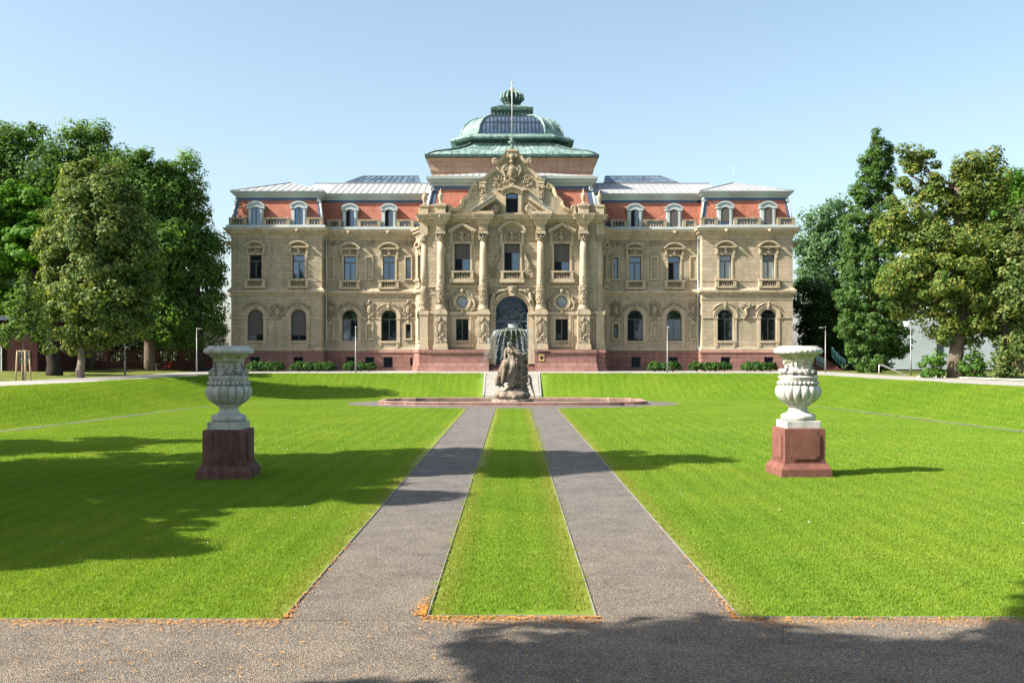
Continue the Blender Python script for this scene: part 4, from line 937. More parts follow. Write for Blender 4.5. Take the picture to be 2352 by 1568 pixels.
    for F, xs in ((Fw, WX), (Fs, SX)):
        for x in xs:
            c = s * x
            st, bl = lowst[(s, x)]; window(F, arch_h(c), -.26, st, .70, True, bl, 'arched_window', 'arched window with its grey blind lowered' if bl else None)
            st, bl = upst[(s, x)]; window(F, rect_h(c), -.24, st, .745, True, bl, 'upper_window')
            # arched surround with keystone head and garland
            mb = MB(F)
            mb.arc(c, 7.44, .82, 1.02, 0, 180, -.03, .06, 20); mb.arc(c, 7.44, 1.02, 1.20, 0, 180, -.03, .12, 20); mb.arc(c, 7.44, 1.20, 1.27, 0, 180, -.03, .16, 20)
            for q in (-1, 1):
                mb.box(c + q * .815, c + q * 1.16, -.03, .08, 4.3, 7.28); mb.box(c + q * .78, c + q * 1.22, -.03, .13, 7.26, 7.50)
            mb.box(c - .95, c + .95, -.1, .16, 4.78, 4.92); mb.box(c - .82, c + .82, -.1, .1, 4.92, 5.0); mb.box(c - .80, c + .80, -.05, .05, 4.36, 4.70)
            for q in (-1, 1): mb.box(c + q * .8, c + q * 1.0, -.05, .14, 4.34, 4.78)
            build('window_surround', mb, 'sandstone_trim', pal)
            mb = MB(F); r = random.Random(int(c * 50) + 3)
            mb.blob(c, .16, 8.55, .17, .16, .24, n=9, m=6); mb.blob(c, .14, 8.86, .13, .12, .14, n=8, m=5); mb.prism([(c - .13, 8.2), (c + .13, 8.2), (c + .2, 8.8), (c - .2, 8.8)], 0, .17)
            for q in (-1, 1):
                for k in range(13):
                    t = k / 12; a = R(76 - 42 * t); rr_ = 1.36 + .02 * math.sin(k); mb.blob(c + q * rr_ * math.cos(a) * 1.12, .08, 7.50 + rr_ * math.sin(a) * (1.02), .085 + .05 * math.sin(t * PI), .10, .08 + .04 * math.sin(t * PI), n=6, m=4)
                scroll(mb, c + q * .26, 8.82, .12, .12, 1.2, q, 180 if q > 0 else 0, .04)
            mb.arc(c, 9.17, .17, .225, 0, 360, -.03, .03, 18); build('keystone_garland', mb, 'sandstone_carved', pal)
            # upper surround: jambs, carved panel, segmental pediment, little balustrade
            mb = MB(F)
            for q in (-1, 1):
                mb.box(c + q * .635, c + q * .82, -.03, .07, 11.30, 13.9); mb.box(c + q * .70, c + q * .95, -.03, .10, 13.55, 14.0); mb.box(c + q * .74, c + q * 1.05, -.02, .42, 10.55, 11.28)
                mb.box(c + q * .78, c + q * .98, -.02, .20, 13.98, 14.62)
            mb.box(c - .82, c + .82, -.03, .09, 13.87, 14.05); mb.box(c - 1.1, c + 1.1, -.1, .46, 11.20, 11.34); mb.box(c - .65, c + .65, -.1, .2, 11.34, 11.40); mb.box(c - 1.1, c + 1.1, -.05, .40, 10.42, 10.60)
            mb.box(c - 1.05, c + 1.05, -.05, .34, 14.62, 14.74); mb.box(c - 1.0, c + 1.0, -.05, .24, 14.54, 14.62)
            rad = 1.40; zc = 14.72 + .62 - rad; a = math.degrees(math.asin((14.72 - zc) / rad))
            mb.arc(c, zc, rad - .14, rad, a, 180 - a, -.05, .42, 16); mb.arc(c, zc, rad - .26, rad - .14, a + 2, 178 - a, -.05, .30, 16)
            build('window_pediment', mb, 'sandstone_trim', pal)
            mb = MB(F); balusters(mb, c - .74, c + .74, .26, 10.60, 11.22, 6, .09); build('window_balustrade', mb, 'sandstone_carved', pal)
            mb = MB(F); mb.box(c - .74, c + .74, 0, .04, 14.06, 14.53); mb.prism([(c - .16, 14.05), (c + .16, 14.05), (c + .12, 14.55), (c - .12, 14.55)], 0, .2); mb.blob(c, .2, 14.45, .14, .1, .12, n=8, m=5)
            for q in (-1, 1):
                scroll(mb, c + q * .48, 14.3, .2, .07, 1.4, q, 90, .05); foliage(mb, c + q * .25, c + q * .72, 14.08, 14.5, .05, 9, .05, .09, rn)
                mb.tube([(c + q * .7, .04, 14.1), (c + q * .9, .07, 14.05), (c + q * .95, .08, 13.9)], .05, 5); scroll(mb, c + q * .92, 13.82, .13, .08, 1.2, -q, 90, .04)
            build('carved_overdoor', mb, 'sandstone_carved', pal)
            # lion mask on the cornice
            mb = MB(F); mb.blob(c, .72, 16.32, .2, .16, .2, n=8, m=6); mb.blob(c, .85, 16.24, .1, .1, .09, n=7, m=5)
            for q in (-1, 1): mb.blob(c + q * .17, .68, 16.42, .09, .08, .1, n=6, m=4)
            build('cornice_mask', mb, 'sandstone_carved', pal)
    # cartouches between the arches of the recessed range, and the relief on the wing
    for u in (10.9, 14.98, 19.05):
        mb = MB(Fs); cartouche(mb, s * u, 8.28, 1.15, 1.9, .08, rn); build('cartouche', mb, 'sandstone_carved', pal)
        mb = MB(Fs); foliage(mb, s * u - .6, s * u + .6, 15.0, 15.5, .03, 34, .06, .13, rn)
        for q in (-1, 1): scroll(mb, s * u + q * .35, 15.22, .22, .06, 1.4, q, 90, .05)
        build('frieze_relief', mb, 'sandstone_carved', pal)
        mb = MB(Fs)                          # niche or slit frames, upper and lower
        for (za, zb_) in ((11.55, 13.75), (5.3, 6.75)):
            for q in (-1, 1): mb.box(s * u + q * .27, s * u + q * .42, -.02, .13, za - .16, zb_ + .16)
            mb.box(s * u - .42, s * u + .42, -.02, .15, zb_ + .02, zb_ + .19); mb.box(s * u - .45, s * u + .45, -.02, .17, za - .2, za - .03)
        mb.blob(s * u, .08, 7.03, .16, .1, .13, n=8, m=5)
        build('niche_frame', mb, 'sandstone_trim', pal)
    for x in SX:
        for q in (-1, 1):
            mb = MB(Fs); mb.arc(s * x + q * .98, 15.22, .2, .26, 0, 360, -.02, .03, 18); build('wreath', mb, 'sandstone_carved', pal)
    for h in slits: window(Fs, h, -.2, 'curtain' if h['zb'] > 9 or s > 0 else 'plain', 0, False, name='slit_window')
    mb = MB(Fw); r = random.Random(5 + s)
    if s < 0: cartouche(mb, s * 24.3, 8.0, 1.5, 1.5, .06, r)
    else:
        mb.tube([(24.05, .1, 7.3), (24.3, .14, 7.8), (24.15, .14, 8.2), (24.45, .14, 8.5)], [.1, .17, .18, .14], 8); mb.blob(24.55, .16, 8.72, .13, .13, .15)
        for q, (a, b) in ((-1, (23.6, 8.75)), (1, (25.0, 8.8))): mb.tube([(24.35, .1, 8.4), (a, .08, b - .15), (a - .05 * q, .08, b)], [.12, .1, .04], 6)
        foliage(mb, 23.6, 25.0, 8.2, 8.8, .05, 22, .05, .12, r); foliage(mb, 23.9, 24.7, 7.2, 7.7, .05, 14, .05, .1, r)
    build('wall_relief', mb, 'sandstone_carved', pal)
    # canted bay details
    window(Fd, dict(c=mc, w=1.1, zb=11.38, zt=13.87), -.22, 'plain', .74, True, 0, 'canted_window'); window(Fd, dict(c=mc, w=1.3, zb=5.0, zt=8.1, rise=.65), -.24, 'plain', .7, True, 0, 'canted_window')
    mb = MB(Fd)
    for q in (-1, 1): mb.box(mc + q * .55, mc + q * .78, -.03, .1, 11.3, 14.0)
    mb.box(mc - .95, mc + .95, -.1, .42, 11.2, 11.34); mb.box(mc - .9, mc + .9, -.1, .36, 10.42, 10.6); balusters(mb, mc - .8, mc + .8, .24, 10.6, 11.2, 5, .08)
    mb.box(mc - .95, mc + .95, -.05, .32, 14.6, 14.74); mb.arc(mc, 14.0, 1.14, 1.32, 34, 146, -.05, .38, 12); mb.arc(mc, 7.45, .66, .95, 0, 180, -.03, .14, 14); foliage(mb, mc - .6, mc + .6, 14.08, 14.5, .06, 14, .06, .12, rn); foliage(mb, mc - .7, mc + .7, 8.5, 8.9, .06, 14, .07, .14, rn)
    mb.box(mc - .9, mc + .9, -.05, .14, 4.8, 4.95)
    build('canted_window_surround', mb, 'sandstone_trim', pal)
    # rainwater pipe in the inner corner
    px = s * 19.5
    mb = MB(); mb.tube([(px, DS - .75, 16.2), (px, DS - .2, 15.5), (px, DS - .2, 10.6), (px, DS - .42, 10.3), (px, DS - .42, 9.9), (px, DS - .2, 9.5), (px, DS - .2, 4.4), (px + s * .15, DS - .45, 4.1), (px + s * .15, DS - .45, 1.9)], .07, 8)
    for z in (6, 8, 12, 14): mb.tube([(px, DS - .2, z), (px, DS - .2, z + .1)], .10, 8)
    build('rain_pipe', mb, 'zinc_trim', pal)
    # ---- roofs: balustrades, mansard, dormers, zinc roof
    mb = MB(); mb.sweep([(p[0], p[1]) for p in Lw], [(-1.2, 16.62), (.42, 16.62), (.42, 16.90), (.3, 16.94), (-1.2, 16.94)]); mb.sweep(Ls[:2] if s < 0 else Ls[1:], [(-1.2, 16.62), (.42, 16.62), (.42, 16.90), (.3, 16.94), (-1.2, 16.94)])
    build('roof_gutter', mb, 'zinc_trim', pal)
    dorm = {Fw: WX, Fs: SX}
    for F, xs, a, b in ((Fw, WX, 19.5, 29.2), (Fs, SX, 10.3, 19.4)):
        ed = [a] + [v for x in xs for v in (x - .83, x + .83)] + [b]
        for i in range(0, len(ed), 2):
            u0, u1 = sorted((s * ed[i], s * ed[i + 1])); mb = MB(F); pw = .34
            mb.box(u0, u0 + pw, .02, .34, 16.94, 17.66); mb.box(u1 - pw, u1, .02, .34, 16.94, 17.66); mb.box(u0, u1, -.0, .36, 17.56, 17.70)
            balusters(mb, u0 + pw, u1 - pw, .18, 16.94, 17.58, max(3, int((u1 - u0 - 2 * pw) / .28)), .10); build('roof_balustrade', mb, 'sandstone_carved', pal)
    mb = MB(Fw); mb.frustum((s * 19.55, s * 29.15, -14.5, -.22), 16.8, (s * 20.0, s * 28.7, -14, -.72), 19.62); build('wing_mansard', mb, 'roof_tile', pal)
    mb = MB(Fs); mb.frustum((s * 9.2, s * 20.2, -16, -.22), 16.8, (s * 9.2, s * 20.2, -15.5, -.72), 19.62); build('recessed_mansard', mb, 'roof_tile', pal)
    mb = MB(Fw); mb.box(s * 19.95, s * 28.75, -14, -.68, 19.60, 19.92)
    for u0, u1 in ((19.55, 20.0), (29.15, 28.7)):
        d = .42 if u0 < u1 else -.42; mb.add([(s * u0, -.205, 16.85), (s * (u0 + d), -.205, 16.85), (s * (u1 + d * .8), -.70, 19.62), (s * u1, -.70, 19.62)], [(0, 1, 2, 3)])
    build('slate_border', mb, 'slate_blue', pal)
    for F_, ua, ub in ((Fw, 19.6, 29.1), (Fs, 9.4, 19.5)): mb = MB(F_); mb.box(s * ua, s * ub, -.215, -.196, 16.9, 17.52); build('shade_strip', mb, 'slate_blue', pal)  # dark strip added to stand in for the shade behind the balusters
    mb = MB(Fs); mb.box(s * 9.3, s * 19.6, -14, -.68, 19.60, 19.92); build('slate_border', mb, 'slate_blue', pal)
    for u0, u1 in ((19.55, 20.0), (29.15, 28.7)): mb = MB(Fw); mb.tube([(s * u0, -.2, 16.9), (s * u1, -.7, 19.7)], .11, 6); scroll(mb, s * u1, 19.6, .22, -.52, 1.2, 1, 90, .07); build('hip_rib', mb, 'zinc_trim', pal)
    zc_ = [(-.4, 19.90), (.06, 19.90), (.1, 20.08), (.3, 20.16), (.34, 20.3), (.5, 20.38), (.56, 20.52), (-.4, 20.56)]
    eave = [(-28.7, DW + 14), (-28.7, DW + .72), (-20.0, DW + .72), (-20.0, DS + .72)] if s < 0 else [(20.0, DS + .72), (20.0, DW + .72), (28.7, DW + .72), (28.7, DW + 14)]
    mb = MB(); mb.sweep(eave, zc_); build('zinc_cornice', mb, 'zinc_trim', pal)
    mb = MB(); mb.sweep([(-20.0, DS + .72), (-9.0, DS + .72)] if s < 0 else [(9.0, DS + .72), (20.0, DS + .72)], zc_); build('zinc_cornice', mb, 'zinc_trim', pal)
    ax, ay = s * 24.35, DW + 6.6; x0, x1 = s * 19.5, s * 29.2; ya, yb = DW + .3, DW + 14.5; zr, za = 22.45, 20.54
    mb = MB(); mb.add([(x0, ya, za), (x1, ya, za), (x1, yb, za), (x0, yb, za), (ax, ay, zr), (ax, ay + 1.5, zr)], [(0, 1, 4), (1, 2, 5, 4), (2, 3, 5), (3, 0, 4, 5)])
    rf = build('wing_roof', mb, 'zinc_sheet', pal)
    mb = MB()
    for k in range(1, 13):
        t = k / 13; x = x0 + (x1 - x0) * t; tt = min(t, 1 - t) * 2; xe, ye, ze = x, ya + (ay - ya) * tt, za + (zr - za) * tt; mb.tube([(x, ya, za + .02), (xe, ye, ze + .02)], .025, 4, False)
    mb.tube([(x0, ya, za + .03), (ax, ay, zr + .03)], .06, 5); mb.tube([(x1, ya, za + .03), (ax, ay, zr + .03)], .06, 5); build('seam', mb, 'zinc_seam', rf)
    mb = MB(); mb.tube([(ax, ay, zr), (ax, ay, zr + 1.9)], .009, 5); build('lightning_rod', mb, 'white_paint', pal)
    mb = MB(); xa, xb = s * 8.6, s * 22.0; ya, yr = DS + .35, DS + 6.5; zr2 = 22.62
    mb.add([(xa, ya, za), (xb, ya, za), (xb, yr, zr2), (xa, yr, zr2), (xa, yr + 8, zr2), (xb, yr + 8, zr2)], [(0, 1, 2, 3), (3, 2, 5, 4)]); rf = build('range_roof', mb, 'zinc_sheet', pal)
    mb = MB(); mb.box(xa, xb, yr - .1, yr + .1, zr2 - .05, zr2 + .09)
    for k in range(16):
        x = s * (9.4 + .66 * k); mb.tube([(x, ya, za + .02), (x, yr, zr2 + .02)], .025, 4, False)
    build('seam', mb, 'zinc_seam', rf)
    # skylight
    xs0, xs1 = sorted((s * 10.3, s * 18.8)); y0_, y1_ = 112.0, 116.5; in0, in1 = (1.7, .35) if s < 0 else (.35, 1.7)
    mb = MB(); mb.box(xs0, xs1, y0_, y1_ + 2, 22.0, 22.95); sk = build('skylight', mb, 'zinc_seam', pal)
    q = [(xs0 + .1, y0_ + .1, 22.95), (xs1 - .1, y0_ + .1, 22.95), (xs1 - in1, y0_ + 1.8, 23.95), (xs0 + in0, y0_ + 1.8, 23.95), (xs0 + in0, y1_, 23.95), (xs1 - in1, y1_, 23.95), (xs1 - .1, y1_ + 1.9, 22.95), (xs0 + .1, y1_ + 1.9, 22.95)]
    mb = MB(); mb.add(q, [(0, 1, 2, 3), (3, 2, 5, 4), (1, 6, 5, 2), (0, 3, 4, 7), (4, 5, 6, 7)]); build('skylight_glazing', mb, 'skylight_glass', sk)
    mb = MB(); V = [Vector(p) + Vector((0, -.03, .02)) for p in q]
    for k in range(12): t = k / 11; mb.tube([V[0].lerp(V[1], t), V[3].lerp(V[2], t)], .03, 4, False)
    mb.tube([V[0].lerp(V[3], .5), V[1].lerp(V[2], .5)], .025, 4, False); mb.tube([V[3], V[2]], .05, 4, False); mb.tube([V[0], V[1]], .05, 4, False); build('glazing_bar', mb, 'window_frame', sk)
    # dormers
    for F, xs in ((Fw, WX), (Fs, SX)):
        for x in xs:
            c = s * x; mb = MB(F); zs = 18.62
            for q in (-1, 1):
                mb.box(c + q * .44, c + q * .64, -.6, -.02, 16.94, zs); mb.box(c + q * .62, c + q * .78, -1.4, -.08, 16.94, zs + .2); mb.box(c + q * .60, c + q * .90, -.9, .06, zs + .06, zs + .24)
            rad = .62; zc = zs - .36
            mb.arc(c, zc, .56, .82, 40, 140, -.9, .0, 12); mb.arc(c, zc - .05, .82, 1.10, 34, 146, -1.3, -.04, 14); mb.arc(c, zc - .05, 1.08, 1.24, 38, 142, -1.35, .08, 14)
            mb.box(c - .64, c + .64, -.9, .04, 16.80, 16.98)
            dm = build('dormer', mb, 'zinc_trim', pal)
            h = dict(c=c, w=.90, zb=16.96, zt=18.84, rise=.22); st = {(-1, 12.93): 'left_open', (-1, 17.03): 'left_open', (1, 12.93): 'left_open'}.get((s, x), 'plain')
            bl = {(1, 17.03): .98, (1, 22.07): .80, (1, 26.53): .98}.get((s, x), 0)
            f = window(F, h, -.13, st, 0, True, bl, 'dormer_window'); 
# ---- body behind
mb = MB(); mb.box(-28.6, 28.6, 105.3, 128, GZ, 16.6); mb.box(-8.6, 8.6, 101.9, 105.4, GZ, 17.6); build('rear_block', mb, 'sandstone_ashlar', pal)

# ---- central pavilion
def warch(c): return None
rw_low = [dict(c=q * 5.06, w=1.28, zb=4.98, zt=7.17) for q in (-1, 1)]
door_lo = dict(c=0, w=3.33, zb=ZP - 1.5, zt=7.85); door_hi = dict(c=0, w=3.33, zb=7.85, zt=9.515, rise=1.665)
ovals = [dict(c=q * 5.06, w=1.2, zb=8.33, zt=9.53, circle=True) for q in (-1, 1)]
ups = [dict(c=q * 5.06, w=1.58, zb=12.06, zt=14.83) for q in (-1, 0, 1)]
mb = MB(Frz); wall_row(mb, -8.9, 8.9, ZP - 1.5, 7.85, rw_low + [door_lo]); wall_row(mb, -8.9, 8.9, 7.85, 10.45, ovals + [door_hi]); wall_row(mb, -8.9, 8.9, 10.45, 17.2, ups)
for q in (-1, 1): mb.box(q * 8.9, q * 8.55, -.7, -.002, GZ, 17.2)
build('pavilion_wall', mb, 'sandstone_ashlar', pal)
for h, bl, st in zip(ups, (.56, .33, .67), ('left_open', 'left_open', 'left_open')): window(Frz, h, -.26, st, .0, True, bl, 'upper_window', 'large window with its grey blind partly lowered')
for h, st in zip(rw_low, ('plain', 'right_open')): window(Frz, h, -.24, st, 0, True, 0, 'ground_window')
for h in ovals: window(Frz, h, -.22, 'strips', 0, False, 0, 'round_window')
for q in (-1, 1):
    c = q * 5.06
    mb = MB(Frz); mb.arc(c, 8.93, .6, .82, 0, 360, -.02, .12, 28); mb.arc(c, 8.93, .82, .9, 0, 360, -.02, .2, 28); fr_ = build('round_window_surround', mb, 'sandstone_trim', pal)
    mb = MB(Frz); r = random.Random(77 + q)
    for i in range(30):
        a = r.uniform(0, 2 * PI); qd = r.uniform(.95, 1.22); s_ = r.uniform(.07, .14); mb.blob(c + qd * math.cos(a) * 1.08, .1, 8.93 + qd * math.sin(a) * .98, s_, .11, s_, n=6, m=4)
    mb.blob(c, .22, 10.0, .2, .18, .22); mb.blob(c, .2, 7.85, .2, .16, .18)
    for k in (-1, 1):
        scroll(mb, c + k * .55, 9.78, .22, .12, 1.4, k, 90, .07); scroll(mb, c + k * .6, 8.1, .2, .12, 1.4, -k, -90, .07); foliage(mb, c + k * 1.05, c + k * 1.5, 8.5, 9.1, .06, 14, .07, .13, r)
        mb.tube([(c + k * .95, .12, 9.2), (c + k * 1.3, .12, 8.8), (c + k * 1.2, .12, 8.2), (c + k * .8, .12, 7.95)], [.1, .12, .11, .07], 6)
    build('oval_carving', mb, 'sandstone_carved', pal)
    mb = MB(Frz)
    for k in (-1, 1): mb.box(c + k * .64, c + k * .92, -.02, .1, 4.5, 7.45); mb.box(c + k * .92, c + k * 1.12, -.02, .05, 4.5, 7.6)
    mb.box(c - .92, c + .92, -.02, .11, 7.17, 7.46); mb.box(c - 1.15, c + 1.15, -.05, .12, 4.30, 4.62); mb.box(c - .68, c + .68, -.1, .2, 4.85, 4.98)
    mb.box(c - 1.6, c + 1.6, -.05, .14, 7.58, 7.74)
    build('window_surround', mb, 'sandstone_trim', pal)
# upper window surrounds of the pavilion
for h in ups:
    c = h['c']; mb = MB(Frz)
    for k in (-1, 1):
        mb.box(c + k * .79, c + k * 1.02, -.02, .1, 11.9, 15.0); mb.box(c + k * .92, c + k * 1.22, -.02, .14, 14.6, 15.9); mb.box(c + k * .9, c + k * 1.42, -.05, .36, 15.9, 16.08); mb.box(c + k * .86, c + k * 1.14, -.02, .5, 11.2, 11.98)
    mb.box(c - 1.02, c + 1.02, -.02, .11, 14.83, 15.02); mb.box(c - 1.2, c + 1.2, -.1, .52, 11.9, 12.03); mb.box(c - 1.25, c + 1.25, -.1, .48, 10.85, 11.22)
    if c:
        P = [(c - 1.42, 16.08), (c - .8, 16.08), (c - .8, 16.16), (c, 16.62), (c + .8, 16.16), (c + .8, 16.08), (c + 1.42, 16.08), (c + 1.42, 16.2), (c, 16.95), (c - 1.42, 16.2)]
        mb.prism(P, -.05, .46)
    else: mb.arc(c, 15.55, 1.35, 1.55, 22, 158, -.05, .46, 16); mb.arc(c, 15.55, 1.2, 1.35, 26, 154, -.05, .32, 16)
    build('window_pediment', mb, 'sandstone_trim', pal)
    mb = MB(Frz); balusters(mb, c - .9, c + .9, .3, 11.22, 11.92, 7, .1); build('window_balustrade', mb, 'sandstone_carved', pal)
    mb = MB(Frz); r = random.Random(int(c * 10) + 70); mb.box(c - .85, c + .85, 0, .045, 15.04, 15.95)
    mb.blob(c, .2, 15.85, .2, .2, .26); mb.blob(c, .16, 15.45, .32, .16, .26); mb.prism([(c - .2, 15.02), (c + .2, 15.02), (c + .16, 15.3), (c - .16, 15.3)], 0, .22)
    for k in (-1, 1):
        scroll(mb, c + k * .55, 15.4, .24, .1, 1.4, k, 90, .06); foliage(mb, c + k * .3, c + k * .85, 15.05, 16.0, .06, 22, .06, .12, r); mb.blob(c + k * .3, .12, 15.95, .14, .1, .2)
    build('carved_overdoor', mb, 'sandstone_carved', pal)
for k in (-1, 1):          # long carved brackets beside the centre window
    mb = MB(Frz); r = random.Random(90 + k); mb.tube([(k * 1.25, .1, 14.3), (k * 1.3, .1, 13.8), (k * 1.45, .12, 13.3), (k * 1.75, .12, 12.8), (k * 1.9, .12, 12.3)], [.07, .1, .13, .16, .14], 6)
    scroll(mb, k * 1.85, 12.35, .34, .12, 1.6, k, 90, .09); foliage(mb, k * 1.35, k * 2.2, 11.3, 12.1, .08, 26, .07, .15, r); foliage(mb, k * 1.3, k * 1.7, 13.0, 13.9, .06, 16, .06, .12, r); build('carved_bracket', mb, 'sandstone_carved', pal)
# columns on pedestals
for X in (-7.22, -2.9, 2.9, 7.22):
    mb = MB(Frz); mb.box(X - .62, X + .62, -.05, .98, 4.45, 7.6); mb.box(X - .74, X + .74, -.05, 1.08, 4.06, 4.5); mb.box(X - .68, X + .68, -.05, 1.04, 4.5, 4.66); mb.box(X - .72, X + .72, -.05, 1.08, 7.6, 7.72); mb.box(X - .68, X + .68, -.05, 1.04, 7.72, 7.96)
    pd = build('column_pedestal', mb, 'sandstone_trim', pal)
    mb = MB(Frz); cartouche(mb, X, 6.2, 1.05, 2.2, 1.0, rn); foliage(mb, X - .5, X + .5, 4.72, 4.95, .98, 12, .06, .1, rn); build('cartouche', mb, 'sandstone_carved', pd)
    o_ = .48
    mb = MB(Frz); mb.lathe(X, o_, 10.55, [(.40, 0), (.40, .15), (.385, 1.5), (.36, 3.2), (.335, 4.45)], 20); cl = build('column', mb, 'sandstone_trim', pal)
    mb = MB(Frz); mb.box(X - .56, X + .56, o_ - .5, o_ + .56, 7.96, 8.12); mb.lathe(X, o_, 8.12, [(.55, 0), (.56, .1), (.5, .18), (.46, .22), (.5, .3), (.48, .4), (.42, .45)], 20); build('column_base', mb, 'sandstone_trim', cl)
    mb = MB(Frz); mb.lathe(X, o_, 8.55, [(.41, 0), (.44, .3), (.45, 1.2), (.43, 1.4), (.49, 1.44), (.5, 1.55), (.45, 1.6), (.44, 1.85), (.47, 1.9), (.47, 2.0)], 20)
    for i in range(70):
        a = rn.uniform(-PI * .05, PI * 1.05); z = rn.uniform(8.65, 9.9) if i < 52 else rn.uniform(10.05, 10.4); s_ = rn.uniform(.04, .085); mb.blob(X + .46 * math.cos(a), o_ + .46 * math.sin(a), z, s_, s_, s_ * rn.uniform(.8, 1.6), n=6, m=4)
    for i in range(22):
        t = rn.random(); mb.blob(X + rn.uniform(-.12, .12), o_ + .38, 10.6 + t * 1.0, .05, .05, .09, n=6, m=4)
    build('carved_drum', mb, 'sandstone_carved', cl)
    mb = MB(Frz); mb.lathe(X, o_, 15.0, [(.34, 0), (.38, .04), (.36, .08), (.37, .3), (.46, .62)], 16)
    for ring, (z, q) in enumerate(((15.2, .42), (15.42, .46))):
        for i in range(10):
            a = 2 * PI * (i + ring * .5) / 10; mb.blob(X + q * math.cos(a), o_ + q * math.sin(a), z, .09, .09, .13, n=6, m=4)
    for i in range(4):
        a = PI / 4 + i * PI / 2; mb.blob(X + .56 * math.cos(a), o_ + .56 * math.sin(a), 15.62, .13, .13, .12, n=7, m=5)
    mb.box(X - .54, X + .54, o_ - .5, o_ + .54, 15.70, 15.82); build('capital', mb, 'sandstone_carved', cl)
    mb = MB(Frz); mb.box(X - .42, X + .42, -.05, .92, 15.82, 16.62); mb.box(X - .5, X + .5, -.05, 1.0, 15.82, 15.96); mb.box(X - .46, X + .46, -.05, .96, 16.08, 16.14); mb.box(X - .52, X + .52, -.05, 1.02, 16.62, 16.74); mb.frustum((X - .56, X + .56, -.05, 1.06), 16.74, (X - .84, X + .84, -.05, 1.34), 17.18); mb.arc(X, 16.38, .12, .2, 0, 360, .9, .97, 14)
    mb.box(X - 1.0, X + 1.0, -.05, 1.5, 17.18, 17.42); mb.box(X - 1.08, X + 1.08, -.05, 1.58, 17.42, 17.6); mb.box(X - 1.12, X + 1.12, -.05, 1.64, 17.6, 17.70); mb.blob(X, 1.5, 17.42, .18, .14, .18) if abs(X) > 5 else None
    build('entablature_block', mb, 'sandstone_trim', pal)
for s in (-1, 1):           # slimmer columns at the canted corners
    X, Yc = s * 8.95, 101.35; Fc = Fr(X, Yc)
    mb = MB(Fc); mb.lathe(0, 0, 10.5, [(.31, 0), (.30, 1.5), (.27, 4.3)], 16); cl = build('corner_column', mb, 'sandstone_trim', pal)
    mb = MB(Fc); mb.lathe(0, 0, 8.0, [(.44, 0), (.46, .15), (.38, .3), (.36, .5), (.36, 1.8), (.4, 1.9), (.36, 2.1), (.36, 2.5)], 16)
    for i in range(30): a = rn.uniform(0, 2 * PI); mb.blob(.36 * math.cos(a), .36 * math.sin(a), rn.uniform(8.5, 9.8), .06, .06, .09, n=6, m=4)
    build('carved_drum', mb, 'sandstone_carved', cl)
    mb = MB(Fc); mb.lathe(0, 0, 14.8, [(.28, 0), (.3, .3), (.44, .7), (.46, .9)], 14)
    for i in range(9): a = 2 * PI * i / 9; mb.blob(.37 * math.cos(a), .37 * math.sin(a), 15.15, .09, .09, .14, n=6, m=4)
    build('capital', mb, 'sandstone_carved', cl)
    mb = MB(Fc); mb.box(-.5, .5, -.5, .45, GZ - .3, 2.6); mb.box(-.48, .48, -.5, .42, 2.6, 4.0); mb.box(-.54, .54, -.5, .5, 3.72, 4.06); build('corner_plinth', mb, 'red_sandstone', pal)
    mb = MB(Fc); mb.box(-.42, .42, -.5, .40, 4.06, 7.9); mb.box(-.5, .5, -.5, .48, 4.06, 4.4); mb.box(-.5, .5, -.5, .48, 7.6, 8.0); mb.box(-.4, .4, -.5, .4, 15.7, 16.9); build('corner_pedestal', mb, 'sandstone_trim', pal)
# cornice of the pavilion
PP = [(-10.15, DS), (-8.9, 101.5), (-8.9, DR), (8.9, DR), (8.9, 101.5), (10.15, DS)]
mb = MB(); mb.sweep([(-9.1, 102.2), (-8.9, 101.3), (-8.9, DR), (8.9, DR), (8.9, 101.3), (9.1, 102.2)], [(-.3, 16.6), (.05, 16.6), (.08, 16.8), (.3, 17.0), (.34, 17.18), (.62, 17.26), (.66, 17.5), (.78, 17.58), (.82, 17.7), (-.5, 17.74)]); build('cornice', mb, 'sandstone_trim', pal)
mb = MB(Frz)
for z0, z1, o in ((10.38, 10.52, .14), (10.52, 10.6, .06), (9.66, 9.76, .05)):
    for a, b in ((-8.5, -7.7), (-6.75, -3.4), (-2.4, 2.4), (3.4, 6.75), (7.7, 8.5)): mb.box(a, b, -.05, o, z0, z1)
for a, b in ((-8.6, -7.8), (-6.5, -3.6), (3.6, 6.5), (7.8, 8.6)): mb.box(a, b, -.05, .16, 7.74, 7.92)
build('string_course', mb, 'sandstone_trim', pal)
# plinth, battered foot, entrance stairs
for s in (-1, 1):
    mb = MB(Frz); u0, u1 = s * 2.32, s * 8.45
    mb.frustum((min(u0, u1) - (.25 if s < 0 else 0), max(u0, u1) + (.25 if s > 0 else 0), -.3, 1.62), GZ - .3, (min(u0, u1) - (.02 if s < 0 else 0), max(u0, u1) + (.02 if s > 0 else 0), -.3, 1.22), 2.75); mb.box(u0, u1, -.3, 1.2, 2.75, 3.72); mb.box(u0 - s * .06, u1 + s * .1, -.3, 1.34, 3.72, 3.9); mb.box(u0, u1, -.3, 1.26, 3.9, 4.06)
    mb.frustum((min(s * 8.2, s * 9.7), max(s * 8.2, s * 9.7), -.9, .9), GZ - .3, (min(s * 8.3, s * 9.35), max(s * 8.3, s * 9.35), -.9, .62), 2.75); mb.box(s * 8.3, s * 9.35, -.9, .6, 2.75, 3.74); mb.box(s * 8.3, s * 9.45, -.9, .7, 3.74, 4.055)
    build('pavilion_plinth', mb, 'red_sandstone', pal)
mb = MB(Frz)
for i in range(6): mb.box(-2.3, 2.3, -.6, 1.5 - .3 * i, 1.78 + .13 * i, 1.78 + .13 * (i + 1) - .002)
build('entrance_stairs', mb, 'red_sandstone', pal)
